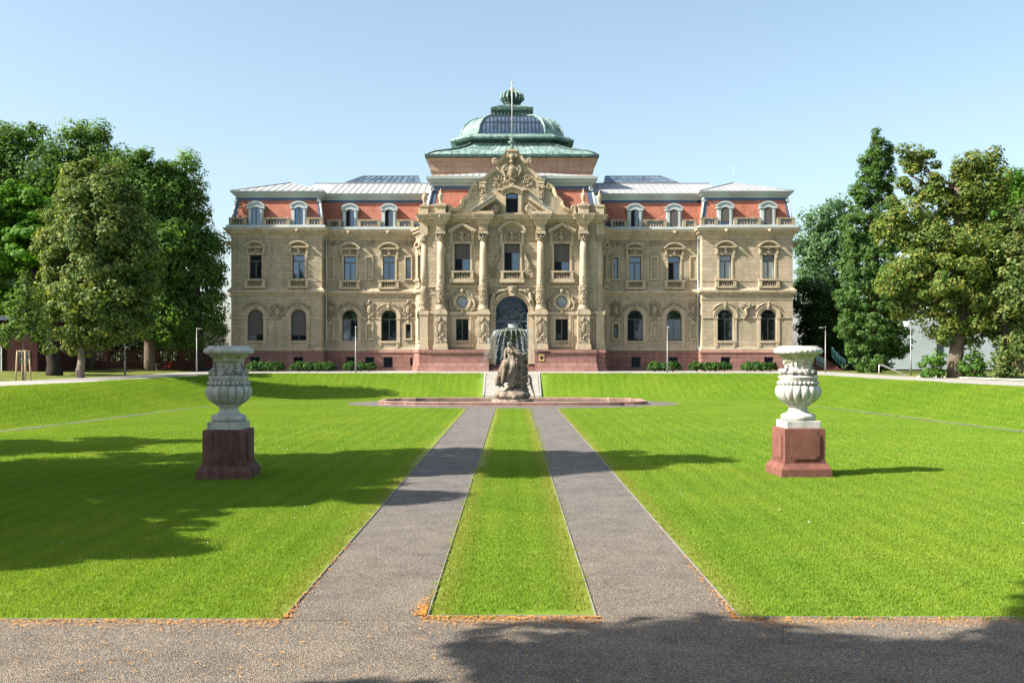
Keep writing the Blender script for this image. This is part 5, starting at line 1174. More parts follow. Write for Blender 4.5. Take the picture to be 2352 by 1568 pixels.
mb = MB(Frz); mb.box(-1.75, 1.75, -.60, -.52, 2.4, 9.7); dr = build('entrance_door', mb, 'iron_grille', pal)
mb = MB(Frz); mb.add([(-1.66, -.42, 2.56), (1.66, -.42, 2.56), (1.66, -.42, 7.85)] + [(1.66 * math.cos(a), -.42, 7.85 + 1.66 * math.sin(a)) for a in np.linspace(0, PI, 15)[1:-1]] + [(-1.66, -.42, 7.85)], [tuple(range(17))]); build('door_glass', mb, 'door_pane', dr)
mb = MB(Frz); r = random.Random(6)
for k in (-1, 1):
    mb.tube([(k * 1.15, -.36, 2.6), (k * 1.15, -.36, 6.0), (k * .95, -.36, 6.5), (k * .5, -.36, 6.75), (0, -.36, 6.85)], .05, 6)
    mb.tube([(k * 1.6, -.36, 2.6), (k * 1.6, -.36, 7.85)], .06, 6)
mb.tube([(0, -.36, 2.6), (0, -.36, 6.8)], .06, 6); mb.box(-1.65, 1.65, -.40, -.34, 6.9, 7.0); mb.box(-1.65, 1.65, -.40, -.34, 4.0, 4.1)
for i in range(60):
    a = r.uniform(0, PI); q = r.uniform(.2, 1.45); u, z = q * math.cos(a), 7.1 + q * math.sin(a) * 1.4; scroll(mb, u, min(z, 9.2), r.uniform(.1, .24), -.37, 1.3, r.choice((-1, 1)), r.uniform(0, 360), .028, 4)
for i in range(44): scroll(mb, r.uniform(-1.5, 1.5), r.uniform(4.2, 6.8), r.uniform(.1, .2), -.37, 1.3, r.choice((-1, 1)), r.uniform(0, 360), .028, 4)
build('iron_scrollwork', mb, 'scroll_iron', dr)
mb = MB(Frz); mb.arc(0, 7.85, 1.67, 1.95, 0, 180, -.03, .14, 26); mb.arc(0, 7.85, 1.95, 2.2, 0, 180, -.03, .3, 26)
for k in (-1, 1): mb.box(k * 1.67, k * 2.2, -.05, .2, 4.06, 7.6); mb.box(k * 1.6, k * 2.32, -.05, .42, 7.6, 7.72); mb.box(k * 1.64, k * 2.28, -.05, .36, 7.72, 7.9); mb.box(k * 1.64, k * 2.3, -.05, .3, 2.6, 4.06)
mb.prism([(-.25, 9.5), (.25, 9.5), (.42, 10.3), (-.42, 10.3)], 0, .55); build('door_surround', mb, 'sandstone_trim', pal)
mb = MB(Frz); r = random.Random(31); mb.blob(0, .55, 10.1, .3, .22, .26); mb.blob(0, .5, 10.35, .38, .25, .14)
for k in (-1, 1):
    scroll(mb, k * .38, 10.25, .18, .5, 1.3, k, 90, .07)
    mb.tube([(k * .4, .4, 10.1), (k * .9, .36, 10.05), (k * 1.3, .34, 10.0), (k * 1.7, .32, 10.15)], [.12, .14, .13, .1], 7)
    # winged figures reclining on the arch
    mb.tube([(k * 1.75, .32, 9.85), (k * 1.85, .36, 9.5), (k * 2.0, .36, 9.1), (k * 2.15, .3, 8.6), (k * 2.3, .26, 8.1)], [.13, .2, .19, .15, .09], 8); mb.blob(k * 1.66, .36, 10.1, .14, .14, .16)
    mb.tube([(k * 1.85, .36, 9.7), (k * 1.5, .42, 9.85), (k * 1.15, .42, 10.0)], [.09, .07, .05], 6); mb.tube([(k * 1.95, .25, 9.7), (k * 2.25, .2, 9.9), (k * 2.4, .18, 9.6), (k * 2.35, .18, 9.2)], [.1, .15, .13, .05], 6)
    mb.tube([(k * 1.95, .4, 9.2), (k * 1.75, .46, 8.95), (k * 1.98, .42, 8.6)], [.15, .12, .08], 7)
build('arch_figures', mb, 'sandstone_carved', pal)
# crest plate and name plate by the stairs
mb = MB(Frz); mb.box(2.72, 3.24, 1.2, 1.26, 2.92, 3.66); pl_ = build('crest_plate', mb, 'plaque_gold', pal)
mb = MB(Frz); mb.prism([(2.98, 3.50), (3.02, 3.42), (3.05, 3.34), (3.16, 3.40), (3.17, 3.2), (3.12, 3.1), (3.06, 3.16), (3.05, 3.05), (3.0, 2.99), (2.96, 2.99), (2.91, 3.05), (2.90, 3.16), (2.84, 3.1), (2.79, 3.2), (2.80, 3.40), (2.91, 3.34), (2.93, 3.42)], 1.262, 1.275); build('eagle', mb, 'eagle_black', pl_)
mb = MB(Frz); mb.box(2.5, 3.85, 1.34, 1.37, 3.74, 3.88); build('name_plate', mb, 'concrete_dark', pal)

# ---- gable above the cornice
HG = [(.55, 24.2), (.62, 23.95), (.92, 23.6), (1.18, 23.25), (1.45, 23.05), (1.62, 22.98), (1.60, 22.35), (1.95, 22.2), (2.3, 21.9), (2.62, 21.55), (2.95, 21.36), (3.35, 21.28), (3.34, 20.8), (3.55, 20.86), (3.9, 20.72), (4.22, 20.4), (4.36, 19.95), (4.5, 19.6), (4.85, 19.32), (5.05, 19.1), (5.08, 18.8), (5.3, 18.5), (5.75, 18.25), (6.3, 18.2), (6.45, 17.72)]
gw = dict(c=0, w=1.24, zb=17.95, zt=20.0, rise=.26)
def ztop(u): 
    xs = [p[0] for p in HG if p[0] is not None]; return None
# wall of the gable in vertical strips around its window
mb = MB(Frz)
og, dg = .12, .55
lo, hi = hole_profile(gw)
full = [(-u, z) for u, z in HG[::-1]] + HG
def half(s):
    P = [(s * .62, 17.7), (s * .62, hi[-1][1]), (s * .3, gw['zt'] - .05), (0, gw['zt'])]
    Q = [(0, 24.2)] + [(s * u, z) for u, z in HG]
    return P + Q if s > 0 else P + Q
for s in (-1, 1): mb.prism(half(s), og - dg, og)
mb.box(-.62, .62, og - dg, og - .002, 17.7, 17.95); build('gable_wall', mb, 'sandstone_ashlar', pal)
window(Frz, gw, -.15, 'dark', .72, False, 0, 'gable_window')
mb = MB(Frz)
for z in (18.45, 18.85): 
    for a, b in ((-.5, -.2), (.14, .5)): mb.box(a, b, -.195, -.19, z, z + .05)
build('lit_reflection_bar', mb, 'painted_metal', pal) if False else None
mb = MB(Frz)           # coping that follows the outline
for s in (-1, 1):
    for seg in ((0, 6), (6, 12), (13, 25)):
        L = HG[seg[0]:seg[1]]; k = len(L); vs = []
        for i, (u, z) in enumerate(L):
            a = Vector(L[max(i - 1, 0)]); b = Vector(L[min(i + 1, k - 1)]); t = (b - a).normalized(); nn = Vector((-t.y, t.x)); nn = nn if nn.y > 0 or nn.x > 0 else -nn
            if nn.x < 0 and nn.y < 0.2: nn = -nn
            for (dn, o) in ((-.22, .0), (-.22, .30), (-.08, .42), (.10, .48), (.12, -.5)): vs.append((s * (u + nn.x * dn), o, z + nn.y * dn))
        mb.add(vs, [(i * 5 + j, i * 5 + (j + 1) % 5, (i + 1) * 5 + (j + 1) % 5, (i + 1) * 5 + j) for i in range(k - 1) for j in range(5)] + [(0, 1, 2, 3, 4), tuple((k - 1) * 5 + j for j in range(5))])
mb.box(-.62, .62, -.5, .62, 24.1, 24.3); mb.box(-.52, .52, -.4, .5, 23.6, 24.12); build('gable_coping', mb, 'sandstone_trim', pal)
for s in (-1, 1):
    for a_ in ((s * 1.72, 23.2, .26, .3, 1.6, s, -90, .12, 6), (s * 3.72, 20.55, .30, .25, 1.6, -s, 90, .12, 6), (s * 4.95, 19.0, .26, .25, 1.6, s, -90, .11, 6), (s * 6.2, 18.42, .28, .25, 1.6, s, -90, .12, 6)):
        mb = MB(Frz); scroll(mb, *a_); build('gable_volute', mb, 'sandstone_carved', pal)
mb = MB(Frz); r = random.Random(44)
mb.blob(0, .3, 22.05, .4, .3, .62, n=14, m=9); mb.arc(0, 22.05, .42, .56, 0, 360, .1, .36, 24, 1.4)
for k in (-1, 1):
    scroll(mb, k * .72, 22.35, .3, .3, 1.6, k, -90, .12); scroll(mb, k * 1.55, 21.5, .34, .2, 1.7, -k, 0 if k > 0 else 180, .1); mb.tube([(k * .45, .25, 22.75), (k * .8, .3, 22.6), (k * .95, .3, 22.2), (k * .7, .3, 21.8), (k * .5, .3, 21.4)], [.12, .14, .12, .12, .1], 7)
    foliage(mb, k * .4, k * 1.4, 20.9, 21.8, .16, 34, .08, .17, r); foliage(mb, k * 1.2, k * 2.1, 20.6, 21.1, .16, 28, .07, .14, r); foliage(mb, k * .3, k * .8, 22.6, 23.0, .16, 10, .07, .13, r); mb.blob(k * .42, .3, 23.6, .18, .16, .2)
mb.blob(0, .42, 23.55, .3, .3, .36); mb.blob(0, .4, 23.1, .25, .22, .22); foliage(mb, -.3, .3, 20.3, 21.3, .25, 26, .09, .18, r); mb.blob(0, .35, 20.55, .3, .25, .28)
build('gable_cartouche', mb, 'sandstone_carved', pal)
for s in (-1, 1):
    mb = MB(Frz); mb.box(s * 2.75, s * 3.12, .0, .30, 17.8, 19.4); mb.box(s * 2.62, s * 3.28, .0, .36, 20.9, 21.15); mb.box(s * 2.7, s * 3.2, .0, .32, 20.6, 20.9); pl_ = build('gable_pilaster', mb, 'sandstone_trim', pal)
    mb = MB(Frz); r = random.Random(60 + s); foliage(mb, s * 2.68, s * 3.2, 19.3, 20.6, .32, 34, .07, .14, r); scroll(mb, s * 2.72, 20.5, .14, .4, 1.3, 1, 90, .06); scroll(mb, s * 3.2, 20.5, .14, .4, 1.3, -1, 90, .06); build('capital', mb, 'sandstone_carved', pl_)
mb = MB(Frz)
for k in (-1, 1): mb.box(k * .63, k * .95, .05, .34, 17.75, 19.8); mb.box(k * .95, k * 1.15, .05, .26, 17.75, 20.1); mb.box(k * 1.0, k * 1.5, .05, .55, 20.18, 20.34)
mb.arc(0, 18.95, 1.02, 1.3, 35, 145, .05, .3, 14); mb.arc(0, 18.95, 1.5, 1.72, 46, 134, .05, .62, 14); mb.arc(0, 18.95, 1.3, 1.52, 42, 138, .05, .45, 14); mb.box(-1.15, 1.15, .05, .4, 17.7, 17.9)
build('gable_window_surround', mb, 'sandstone_trim', pal)
for s in (-1, 1):        # broken pediment
    mb = MB(Frz); mb.prism([(s * 4.05, 17.7), (s * 4.05, 17.95), (s * 1.72, 19.42), (s * 1.62, 19.15), (s * 3.4, 17.95), (s * 1.9, 17.95), (s * 1.9, 17.7)] if s > 0 else [(s * 4.05, 17.7), (s * 1.9, 17.7), (s * 1.9, 17.95), (s * 3.4, 17.95), (s * 1.62, 19.15), (s * 1.72, 19.42), (s * 4.05, 17.95)], .1, 1.35)
    pdm = build('broken_pediment', mb, 'sandstone_trim', pal)
    vs = []
    for (u, z) in ((4.12, 17.97), (1.74, 19.47)): vs += [(s * u, .1, z), (s * u, 1.45, z), (s * u, 1.45, z + .05), (s * u, .1, z + .05)]
    mb = MB(Frz); mb.add(vs, [(0, 1, 5, 4), (1, 2, 6, 5), (2, 3, 7, 6), (3, 0, 4, 7), (0, 1, 2, 3), (4, 5, 6, 7)]); build('lead_flashing', mb, 'zinc_trim', pdm)
    mb = MB(Frz); scroll(mb, s * 1.75, 18.2, .36, 1.0, 1.7, s, 90, .13, 6); r = random.Random(80 + s); foliage(mb, s * 1.5, s * 2.5, 17.8, 18.3, .9, 18, .08, .16, r); build('pediment_scroll', mb, 'sandstone_carved', pal)
# attic parapet with urns
mb = MB(Frz)
for s in (-1, 1):
    mb.box(s * 6.3, s * 8.9, -.35, .1, 17.72, 18.62); mb.box(s * 6.3, s * 8.95, -.4, .2, 18.62, 18.76); mb.box(s * 6.72, s * 7.72, -.1, 1.0, 17.7, 18.5); mb.box(s * 6.62, s * 7.82, -.2, 1.12, 18.5, 18.72); mb.box(s * 8.5, s * 9.3, -1.2, .5, 17.7, 18.5); mb.box(s * 8.42, s * 9.38, -1.3, .58, 18.5, 18.68)
    mb.box(s * 8.6, s * 9.6, -3.2, -.8, 17.0, 18.6)
build('attic_parapet', mb, 'sandstone_trim', pal)
for s in (-1, 1):
    for X, o, z in ((s * 7.22, .45, 18.72), (s * 8.9, -.2, 18.68)):
        mb = MB(Frz); mb.box(X - .3, X + .3, o - .3, o + .3, z, z + .12); mb.lathe(X, o, z + .12, [(.27, 0), (.16, .1), (.11, .18), (.16, .25), (.2, .42), (.27, .72), (.285, .85), (.23, .96), (.11, 1.03), (.14, 1.08), (.09, 1.16), (.11, 1.22), (.04, 1.4), (.015, 1.52)], 14); build('roof_vase', mb, 'sandstone_trim', pal)
# central mansard
Fc0 = Fr(0, DR)
mb = MB(Fc0); mb.frustum((-8.75, 8.75, -6, -.7), 17.7, (-8.2, 8.2, -6, -1.25), 20.6); build('central_mansard', mb, 'roof_tile', pal)
mb = MB(Fc0); mb.box(-8.2, 8.2, -6, -1.2, 20.55, 20.95)
for s in (-1, 1): mb.add([(s * 8.76, -.68, 17.75), (s * 8.1, -.68, 17.75), (s * 7.6, -1.22, 20.6), (s * 8.22, -1.22, 20.6)], [(0, 1, 2, 3)])
build('slate_border', mb, 'slate_blue', pal)
for s in (-1, 1): mb = MB(Fc0); mb.tube([(s * 8.78, -.68, 17.8), (s * 8.22, -1.2, 20.7)], .13, 6); scroll(mb, s * 8.15, 20.55, .25, -1.0, 1.2, 1, 90, .08); build('hip_rib', mb, 'zinc_trim', pal)
mb = MB(); mb.sweep([(-8.2, DR + 6), (-8.2, DR + 1.25), (8.2, DR + 1.25), (8.2, DR + 6)], [(-.3, 20.9), (.05, 20.9), (.12, 21.12), (.32, 21.2), (.36, 21.42), (.58, 21.55), (.62, 21.8), (-.3, 21.84)]); build('zinc_cornice', mb, 'zinc_trim', pal)
mb = MB(); y0_, y1_ = DR + .75, DR + 5.9; A = [(-8.7, y0_, 21.82), (8.7, y0_, 21.82), (8.7, y1_, 21.95), (-8.7, y1_, 21.95), (-3.6, y1_, 23.1), (3.6, y1_, 23.1)]
mb.add(A, [(0, 1, 5, 4), (1, 2, 5), (3, 0, 4)]); rf = build('central_roof', mb, 'zinc_sheet', pal)
mb = MB()
for k in range(-12, 13):
    x = k * .68; t = min(1, (8.7 - abs(x)) / 5.1); mb.tube([(x, y0_, 21.84), (x, y0_ + (y1_ - y0_) * t, 21.84 + 1.28 * t)], .025, 4, False)
mb.box(-3.7, 3.7, y1_ - .15, y1_ + .1, 23.02, 23.28); build('seam', mb, 'zinc_seam', rf)
# ---- tower and dome
TY = 115.6; HW = 8.66
mb = MB(); mb.box(-HW, HW, TY - HW, TY + HW, 16, 23.9); sq = [(-HW, TY + HW), (-HW, TY - HW), (HW, TY - HW), (HW, TY + HW)]
build('tower', mb, 'tower_stone', pal)
mb = MB(); mb.sweep(sq, [(-.3, 23.1), (.06, 23.1), (.08, 23.22), (.12, 23.3), (.16, 23.9), (.3, 24.3), (.5, 24.5), (.5, 24.62), (-.3, 24.66)], True); build('tower_cornice', mb, 'tower_stone', pal)
mb = MB(); mb.sweep(sq, [(-.3, 24.62), (.62, 24.62), (.66, 24.72), (.66, 24.96), (.6, 25.0), (-.6, 25.32)], True); build('copper_gutter', mb, 'verdigris_dark', pal)
OC = lambda a, b, z: [(-b, TY - a, z), (b, TY - a, z), (a, TY - b, z), (a, TY + b, z), (b, TY + a, z), (-b, TY + a, z), (-a, TY + b, z), (-a, TY - b, z)]
def octs(mb, levels, smooth=False):
    vs = []; 
    for a, b, z in levels: vs += OC(a, b, z)
    n = len(levels); mb.add(vs, [(j * 8 + i, j * 8 + (i + 1) % 8, (j + 1) * 8 + (i + 1) % 8, (j + 1) * 8 + i) for j in range(n - 1) for i in range(8)] + [tuple(range(7, -1, -1)), tuple(range((n - 1) * 8, n * 8))], smooth)
mb = MB(); octs(mb, [(9.25, 9.0, 25.0), (8.7, 8.2, 25.35), (7.6, 6.5, 25.75), (6.9, 5.4, 26.15), (6.45, 4.75, 26.48), (6.2, 4.4, 26.78)]); cr = build('copper_skirt', mb, 'verdigris', pal)
mb = MB(); L_ = [(9.25, 9.0, 25.0), (8.7, 8.2, 25.35), (7.6, 6.5, 25.75), (6.9, 5.4, 26.15), (6.45, 4.75, 26.48), (6.2, 4.4, 26.78)]
for k in range(-9, 10):
    x = k * .72
    pts = [(x * min(1, max(.75, b / 6.5)) if abs(x) < b else math.copysign(b, x), TY - a, z + .02) for a, b, z in L_]; mb.tube(pts, .02, 4, False)
for s in (-1, 1):
    mb.tube([(s * b, TY - a, z + .05) for a, b, z in L_], [.06, .1, .14, .16, .17, .17], 6); scroll(mb, s * 4.4, 26.75, .28, 0, 1.2, 1, 90, .09) if False else None
build('seam', mb, 'verdigris_dark', cr)
mb = MB(); octs(mb, [(6.05, 4.15, 26.3), (6.1, 4.2, 27.05), (6.3, 4.33, 27.12), (6.4, 4.4, 27.2)]); build('dome_frieze', mb, 'verdigris_dark', pal)
mb = MB(); octs(mb, [(6.4, 4.4, 27.16), (6.8, 4.62, 27.2), (6.92, 4.68, 27.32), (6.92, 4.68, 27.46), (6.76, 4.58, 27.58), (6.55, 4.5, 27.64), (6.55, 4.5, 27.72), (6.3, 4.3, 27.8), (5.6, 3.9, 27.86)]); build('dome_cornice', mb, 'verdigris', pal)
def dome_r(t): return 5.72 + (2.55 - 5.72) * (1 - math.cos(t * PI / 2)) ** 1.0 if False else 2.5 + 3.25 * math.cos(t * PI / 2) ** .85
dz0, dz1 = 27.82, 30.5
lv = [(dome_r(t), dome_r(t) * .66, dz0 + (dz1 - dz0) * math.sin(t * PI / 2) ** 1.0) for t in np.linspace(0, 1, 12)]
mb = MB(); octs(mb, lv); dm = build('dome', mb, 'verdigris', pal)
mb = MB(); vs = []
for a, b, z in lv: vs += [(-b * .93, TY - a - .04, z), (b * .93, TY - a - .04, z)]
mb.add(vs, [(2 * i, 2 * i + 1, 2 * i + 3, 2 * i + 2) for i in range(11)]); build('dome_glazing', mb, 'dome_glass', dm)
mb = MB()
for k in range(-8, 9):
    x = k * .42; pts = [(x, TY - a - .08, z + .02) for a, b, z in lv if abs(x) < b * .93]
    if len(pts) > 1: mb.tube(pts, .045, 4, False)
for i in (0, 4, 8): a, b, z = lv[i]; mb.tube([(-b * .92, TY - a - .06, z + .04), (b * .92, TY - a - .06, z + .04)], .04, 4, False)
build('glazing_bar', mb, 'iron_grille', dm)
for sx in (-1, 1):
    for P_, q_ in (([(sx * b * .97, TY - a - .06, z + .04) for a, b, z in lv], .15), ([(sx * a, TY - b, z + .05) for a, b, z in lv], .1), ([(sx * (a + b) / 2, TY - (a + b) / 2, z + .03) for a, b, z in lv], .04)):
        mb = MB(); mb.tube(P_, q_, 6); build('dome_rib', mb, 'verdigris', dm)
mb = MB(); octs(mb, [(2.7, 2.0, 30.42), (2.85, 2.2, 30.5), (2.85, 2.2, 30.62), (2.35, 2.0, 30.66)]); build('dome_collar', mb, 'verdigris', pal)
mb = MB(); mb.box(-2.2, 2.2, TY - 2.2, TY + 2.2, 30.6, 31.35); mb.frustum((-2.2, 2.2, TY - 2.2, TY + 2.2), 31.2, (-2.42, 2.42, TY - 2.42, TY + 2.42), 31.4); mb.box(-2.42, 2.42, TY - 2.42, TY + 2.42, 31.4, 31.72); mb.frustum((-2.3, 2.3, TY - 2.3, TY + 2.3), 31.72, (-1.3, 1.3, TY - 1.3, TY + 1.3), 32.2)
ln = build('lantern', mb, 'verdigris_dark', pal)
mb = MB()
for k in range(-4, 5): mb.tube([(k * .52, TY - 2.3, 31.76), (k * .3, TY - 1.32, 32.22)], .025, 4, False)
for k in range(-5, 6): mb.blob(k * .4, TY - 2.22, 31.0, .06, .05, .2, n=6, m=4)
build('lantern_trim', mb, 'verdigris', ln)
cw = build('crown', MB().lathe(0, TY, 32.1, [(.9, 0), (.92, .1), (1.0, .14), (1.0, .26), (.92, .3), (.9, .45), (1.0, .5), (1.02, .62), (.92, .66), (.95, .75), (1.1, 1.0), (1.2, 1.25), (1.15, 1.5), (.85, 1.7), (.3, 1.75)], 24), 'verdigris_dark', pal)
mb = MB()
for i in range(16):
    a = 2 * PI * i / 16; c, sn = math.cos(a), math.sin(a)
    mb.tube([(q * c, TY + q * sn, z) for q, z in ((.95, 32.8), (1.15, 33.0), (1.3, 33.3), (1.3, 33.6), (1.1, 33.85), (.8, 34.0), (.4, 33.95))], [.09, .11, .1, .09, .08, .07, .06], 6)
    mb.blob(1.34 * c, TY + 1.34 * sn, 33.25, .12, .12, .2, n=6, m=5); mb.blob(1.22 * c, TY + 1.22 * sn, 33.75, .1, n=6, m=5); mb.blob(.75 * c, TY + .75 * sn, 34.08, .09, n=6, m=5)
build('crown_arch', mb, 'verdigris', cw)
mb = MB(); mb.lathe(0, TY, 33.85, [(.16, 0), (.1, .15), (.24, .35), (.26, .5), (.2, .65), (.06, .75), (.05, 1.35)], 12); mb.box(-.22, .22, TY - .04, TY + .04, 34.95, 35.05); build('gilded_orb', mb, 'gilding', cw)
# flagpole on the gable
mb = MB(Frz); mb.lathe(0, .1, 24.3, [(.22, 0), (.12, .1), (.16, .2), (.3, .28), (.12, .42), (.1, .5), (.2, .62), (.42, .82), (.40, .86), (.12, .95), (.1, 1.0), (.28, 1.16), (.26, 1.2), (.08, 1.26)], 16); fp = build('flagpole_foot', mb, 'verdigris', pal)
mb = MB(Frz); mb.tube([(0, .1, 25.5), (0, .1, 31.1)], [.045, .03], 8); mb.blob(0, .1, 31.15, .09); build('flagpole', mb, 'white_paint', fp)
# ------------------------------------------------------------------ trees
def leaf_obj(name, centers, rad, nper, size, mat, parent, seed, ctr, upbias=.45, flat=.8, droop=0.):
    r = np.random.default_rng(seed); C_ = np.asarray(centers, float); n = len(C_); rad = np.broadcast_to(np.asarray(rad, float), (n,))
    idx = np.repeat(np.arange(n), nper); N = len(idx)
    d = r.normal(0, 1, (N, 3)); d /= np.linalg.norm(d, axis=1, keepdims=True) + 1e-9
    q = .5 + .55 * r.random(N) ** .6
    P = C_[idx] + d * (rad[idx] * q)[:, None] * np.array([1, 1, flat])
    out = d * 1.0 + (P - np.asarray(ctr)) / (np.linalg.norm(P - np.asarray(ctr), axis=1, keepdims=True) + 1e-9) * .5 + np.array([0, 0, upbias]) + r.normal(0, .42, (N, 3))
    out /= np.linalg.norm(out, axis=1, keepdims=True)
    t = r.normal(0, 1, (N, 3)); t[:, 2] -= droop; t -= out * (t * out).sum(1, keepdims=True); t /= np.linalg.norm(t, axis=1, keepdims=True) + 1e-9
    b = np.cross(out, t); s = size * r.uniform(.4, 1.55, N)[:, None]
    V = np.stack([P - t * s * .5, P + b * s * .36 + out * s * .06, P + t * s * .55, P - b * s * .36 + out * s * .06], 1).reshape(-1, 3)
    o3 = np.asarray(WP[parent]) if parent is not None else np.zeros(3)
    c = V.mean(0); V = V - c
    me = bpy.data.meshes.new(name); me.vertices.add(4 * N); me.vertices.foreach_set('co', V.ravel()); me.loops.add(4 * N); me.polygons.add(N)
    me.loops.foreach_set('vertex_index', np.arange(4 * N)); me.polygons.foreach_set('loop_start', np.arange(N) * 4); me.polygons.foreach_set('loop_total', np.full(N, 4))
    me.materials.append(MATS[mat]); me.update(calc_edges=True); me.validate()
    return link(bpy.data.objects.new(name, me), parent, c)
def shell(lobes, per, r, inner=.45, top=.0):
    """sub-clump centres spread through ellipsoid lobes, denser towards the outside"""
    out = []; ids = []
    for k, (c, e) in enumerate(lobes):
        area = (e[0] * e[1] * e[2]) ** (2 / 3) * 4 * PI; n = max(4, int(area * per))
        d = r.normal(0, 1, (n, 3)); d /= np.linalg.norm(d, axis=1, keepdims=True)
        q = inner + (1.08 - inner) * r.random(n) ** .55
        out.append(np.asarray(c) + d * q[:, None] * np.asarray(e)); ids += [k] * n
    return np.concatenate(out), np.array(ids)
def tree(name, label, D, trunk, lobes, mat, size=.26, per=1.3, nper=70, crad=.62, bark='bark', group=None, tr=(.45, .22), seed=1, depth=.85, extra=None, base=None, upbias=.45, inner=.45, limbs=True, flat=.8, droop=0., cat='tree', world=False):
    """trunk: list of points; lobes: ellipsoids; measured (x,y,rx,ry,dd) at distance D, or world values"""
    r = np.random.default_rng(seed)
    if world: T = [Vector(p) for p in trunk]; L = lobes
    else:
        T = [W(p[0], p[1], D + (p[2] if len(p) > 2 else 0)) for p in trunk]; L = []
        for x, y, rx, ry, dd in lobes:
            k = (D + dd) / FPX; L.append((W(x, y, D + dd), (rx * k, (rx + ry) * .5 * k * depth, ry * k)))
    root = thing(name, label, cat, T[0], group)
    mb = MB(); n = len(T); rad = [tr[0] + (tr[1] - tr[0]) * i / (n - 1) for i in range(n)]; rad[0] *= 1.28
    PT = []; RT = []
    for i in range(n - 1):
        for k in range(4): t = k / 4; PT.append(T[i].lerp(T[i + 1], t) + Vector(r.normal(0, rad[i] * .07, 3)) * (1 if i + k else 0)); RT.append((rad[i] + (rad[i + 1] - rad[i]) * t) * (1 + r.normal(0, .05)))
    PT.append(T[-1]); RT.append(rad[-1]); PT[0].z -= .25
    mb.tube(PT, RT, 12); tk = build('trunk', mb, bark, root)
    if limbs:
        mb = MB()
        for c, e in L:
            c = Vector(c); best = min((p for p in PT[2:]), key=lambda p: (p - c).length + max(0, p.z - c.z) * 1.5 + (0 if p.z < c.z else 2)); i = PT.index(best)
            mid = best.lerp(c, .5) + Vector((0, 0, -.08 * (c - best).length)) + Vector(r.normal(0, .15, 3)); r0 = min(RT[i] * .6, .05 + .02 * (c - best).length)
            mb.tube([best, best.lerp(mid, .5), mid, c], [r0, r0 * .85, r0 * .65, r0 * .25], 7)
            for _ in range(5):
                dd = Vector(r.normal(0, 1, 3)).normalized(); e2 = c + Vector((dd.x * e[0], dd.y * e[1], dd.z * e[2])) * .8; st = mid.lerp(c, r.random()); mb.tube([st, st.lerp(e2, .5) + Vector(r.normal(0, .1, 3)), e2], [r0 * .4, r0 * .25, .012], 5)
        build('limb', mb, bark, tk)
    cs, _ = shell(L, per, r, inner); ctr = np.mean([np.asarray(c) for c, e in L], 0)
    rr = crad * r.uniform(.55, 1.3, len(cs))
    leaf_obj('crown', cs, rr, nper, size, mat, root, seed + 7, ctr, upbias, flat, droop)
    return root

# --- left side
gL = 'old trees left of the palace'
tree('plane_tree', 'tall loose-topped green tree at the far left edge behind the bright chestnut', 98, [(60, 860), (60, 700), (62, 560), (60, 420)],
     [(30, 335, 42, 48, 0), (85, 320, 26, 36, 1), (25, 300, 20, 28, -1), (60, 410, 66, 55, 0), (-30, 400, 60, 80, 0), (20, 500, 80, 70, 1), (-30, 560, 70, 90, 1), (110, 395, 40, 50, -1), (125, 350, 26, 34, 0), (140, 440, 50, 50, 1), (60, 600, 80, 70, 2)], 'leaf_plane', 0.270, 0.55, 119, 1.12, group=gL, seed=2, inner=.35)
tree('plane_tree', 'tall green tree rising behind the pale-flowered linden with the highest tip', 100, [(205, 860), (207, 650), (205, 480), (205, 330)],
     [(180, 325, 34, 40, 0), (218, 315, 30, 40, 0), (150, 390, 40, 45, 1), (215, 395, 60, 55, 0), (262, 370, 26, 38, 1), (200, 480, 80, 70, 1), (240, 560, 80, 80, 2), (220, 660, 80, 70, 2)], 'leaf_plane', 0.270, 0.55, 119, 1.12, group=gL, seed=3, inner=.35)
tree('plane_tree', 'broad dark green tree between the pale-flowered linden and the palace', 99, [(345, 862), (345, 720), (340, 560), (335, 420)],
     [(300, 390, 38, 42, 0), (345, 385, 34, 38, 0), (330, 450, 68, 60, 0), (290, 460, 50, 60, -1), (370, 480, 55, 60, 0), (330, 560, 85, 75, 0), (262, 420, 34, 44, 1), (388, 420, 34, 44, 1), (385, 520, 50, 60, 1), (380, 620, 60, 80, 0), (310, 660, 80, 80, 1), (370, 730, 70, 60, 0), (390, 555, 50, 60, -1)], 'leaf_plane', 0.270, 0.63, 138, 1.12, group=gL, seed=4, inner=.35)
tree('plane_tree', 'spreading dark green tree whose branches reach the palace side wall', 101, [(455, 862), (458, 760), (452, 640), (430, 480)],
     [(428, 395, 30, 36, 0), (405, 430, 36, 42, 0), (438, 460, 38, 46, 0), (412, 520, 58, 60, 0), (448, 540, 36, 50, 1), (430, 610, 55, 60, 0), (470, 590, 36, 46, 0), (400, 690, 60, 60, 1), (488, 610, 26, 30, 1), (505, 555, 16, 22, 1), (500, 660, 18, 26, 2), (460, 690, 34, 30, 0), (495, 735, 26, 26, 1), (420, 760, 60, 36, 0)], 'leaf_plane', 0.252, 0.61, 128, 1.01, bark='bark_dark', group=gL, seed=5, inner=.35)
tree('chestnut_tree', 'bright green broad-leaved tree at the left edge with a thick dark trunk', 80, [(124, 868), (122, 800), (118, 730), (100, 660), (60, 600)],
     [(20, 455, 55, 36, 0), (75, 470, 50, 38, 0), (112, 505, 36, 46, 1), (20, 520, 62, 52, 0), (70, 560, 52, 46, -1), (-40, 540, 60, 80, 0), (20, 600, 60, 36, 0), (80, 620, 36, 28, 1), (-30, 620, 50, 50, 0), (112, 580, 30, 50, 1), (60, 700, 50, 30, 2), (-10, 680, 40, 40, 1)], 'leaf_bright', 0.306, 0.72, 105, 0.77, bark='bark_dark', group=gL, tr=(.52, .2), seed=6, flat=.5, droop=.4, inner=.4)
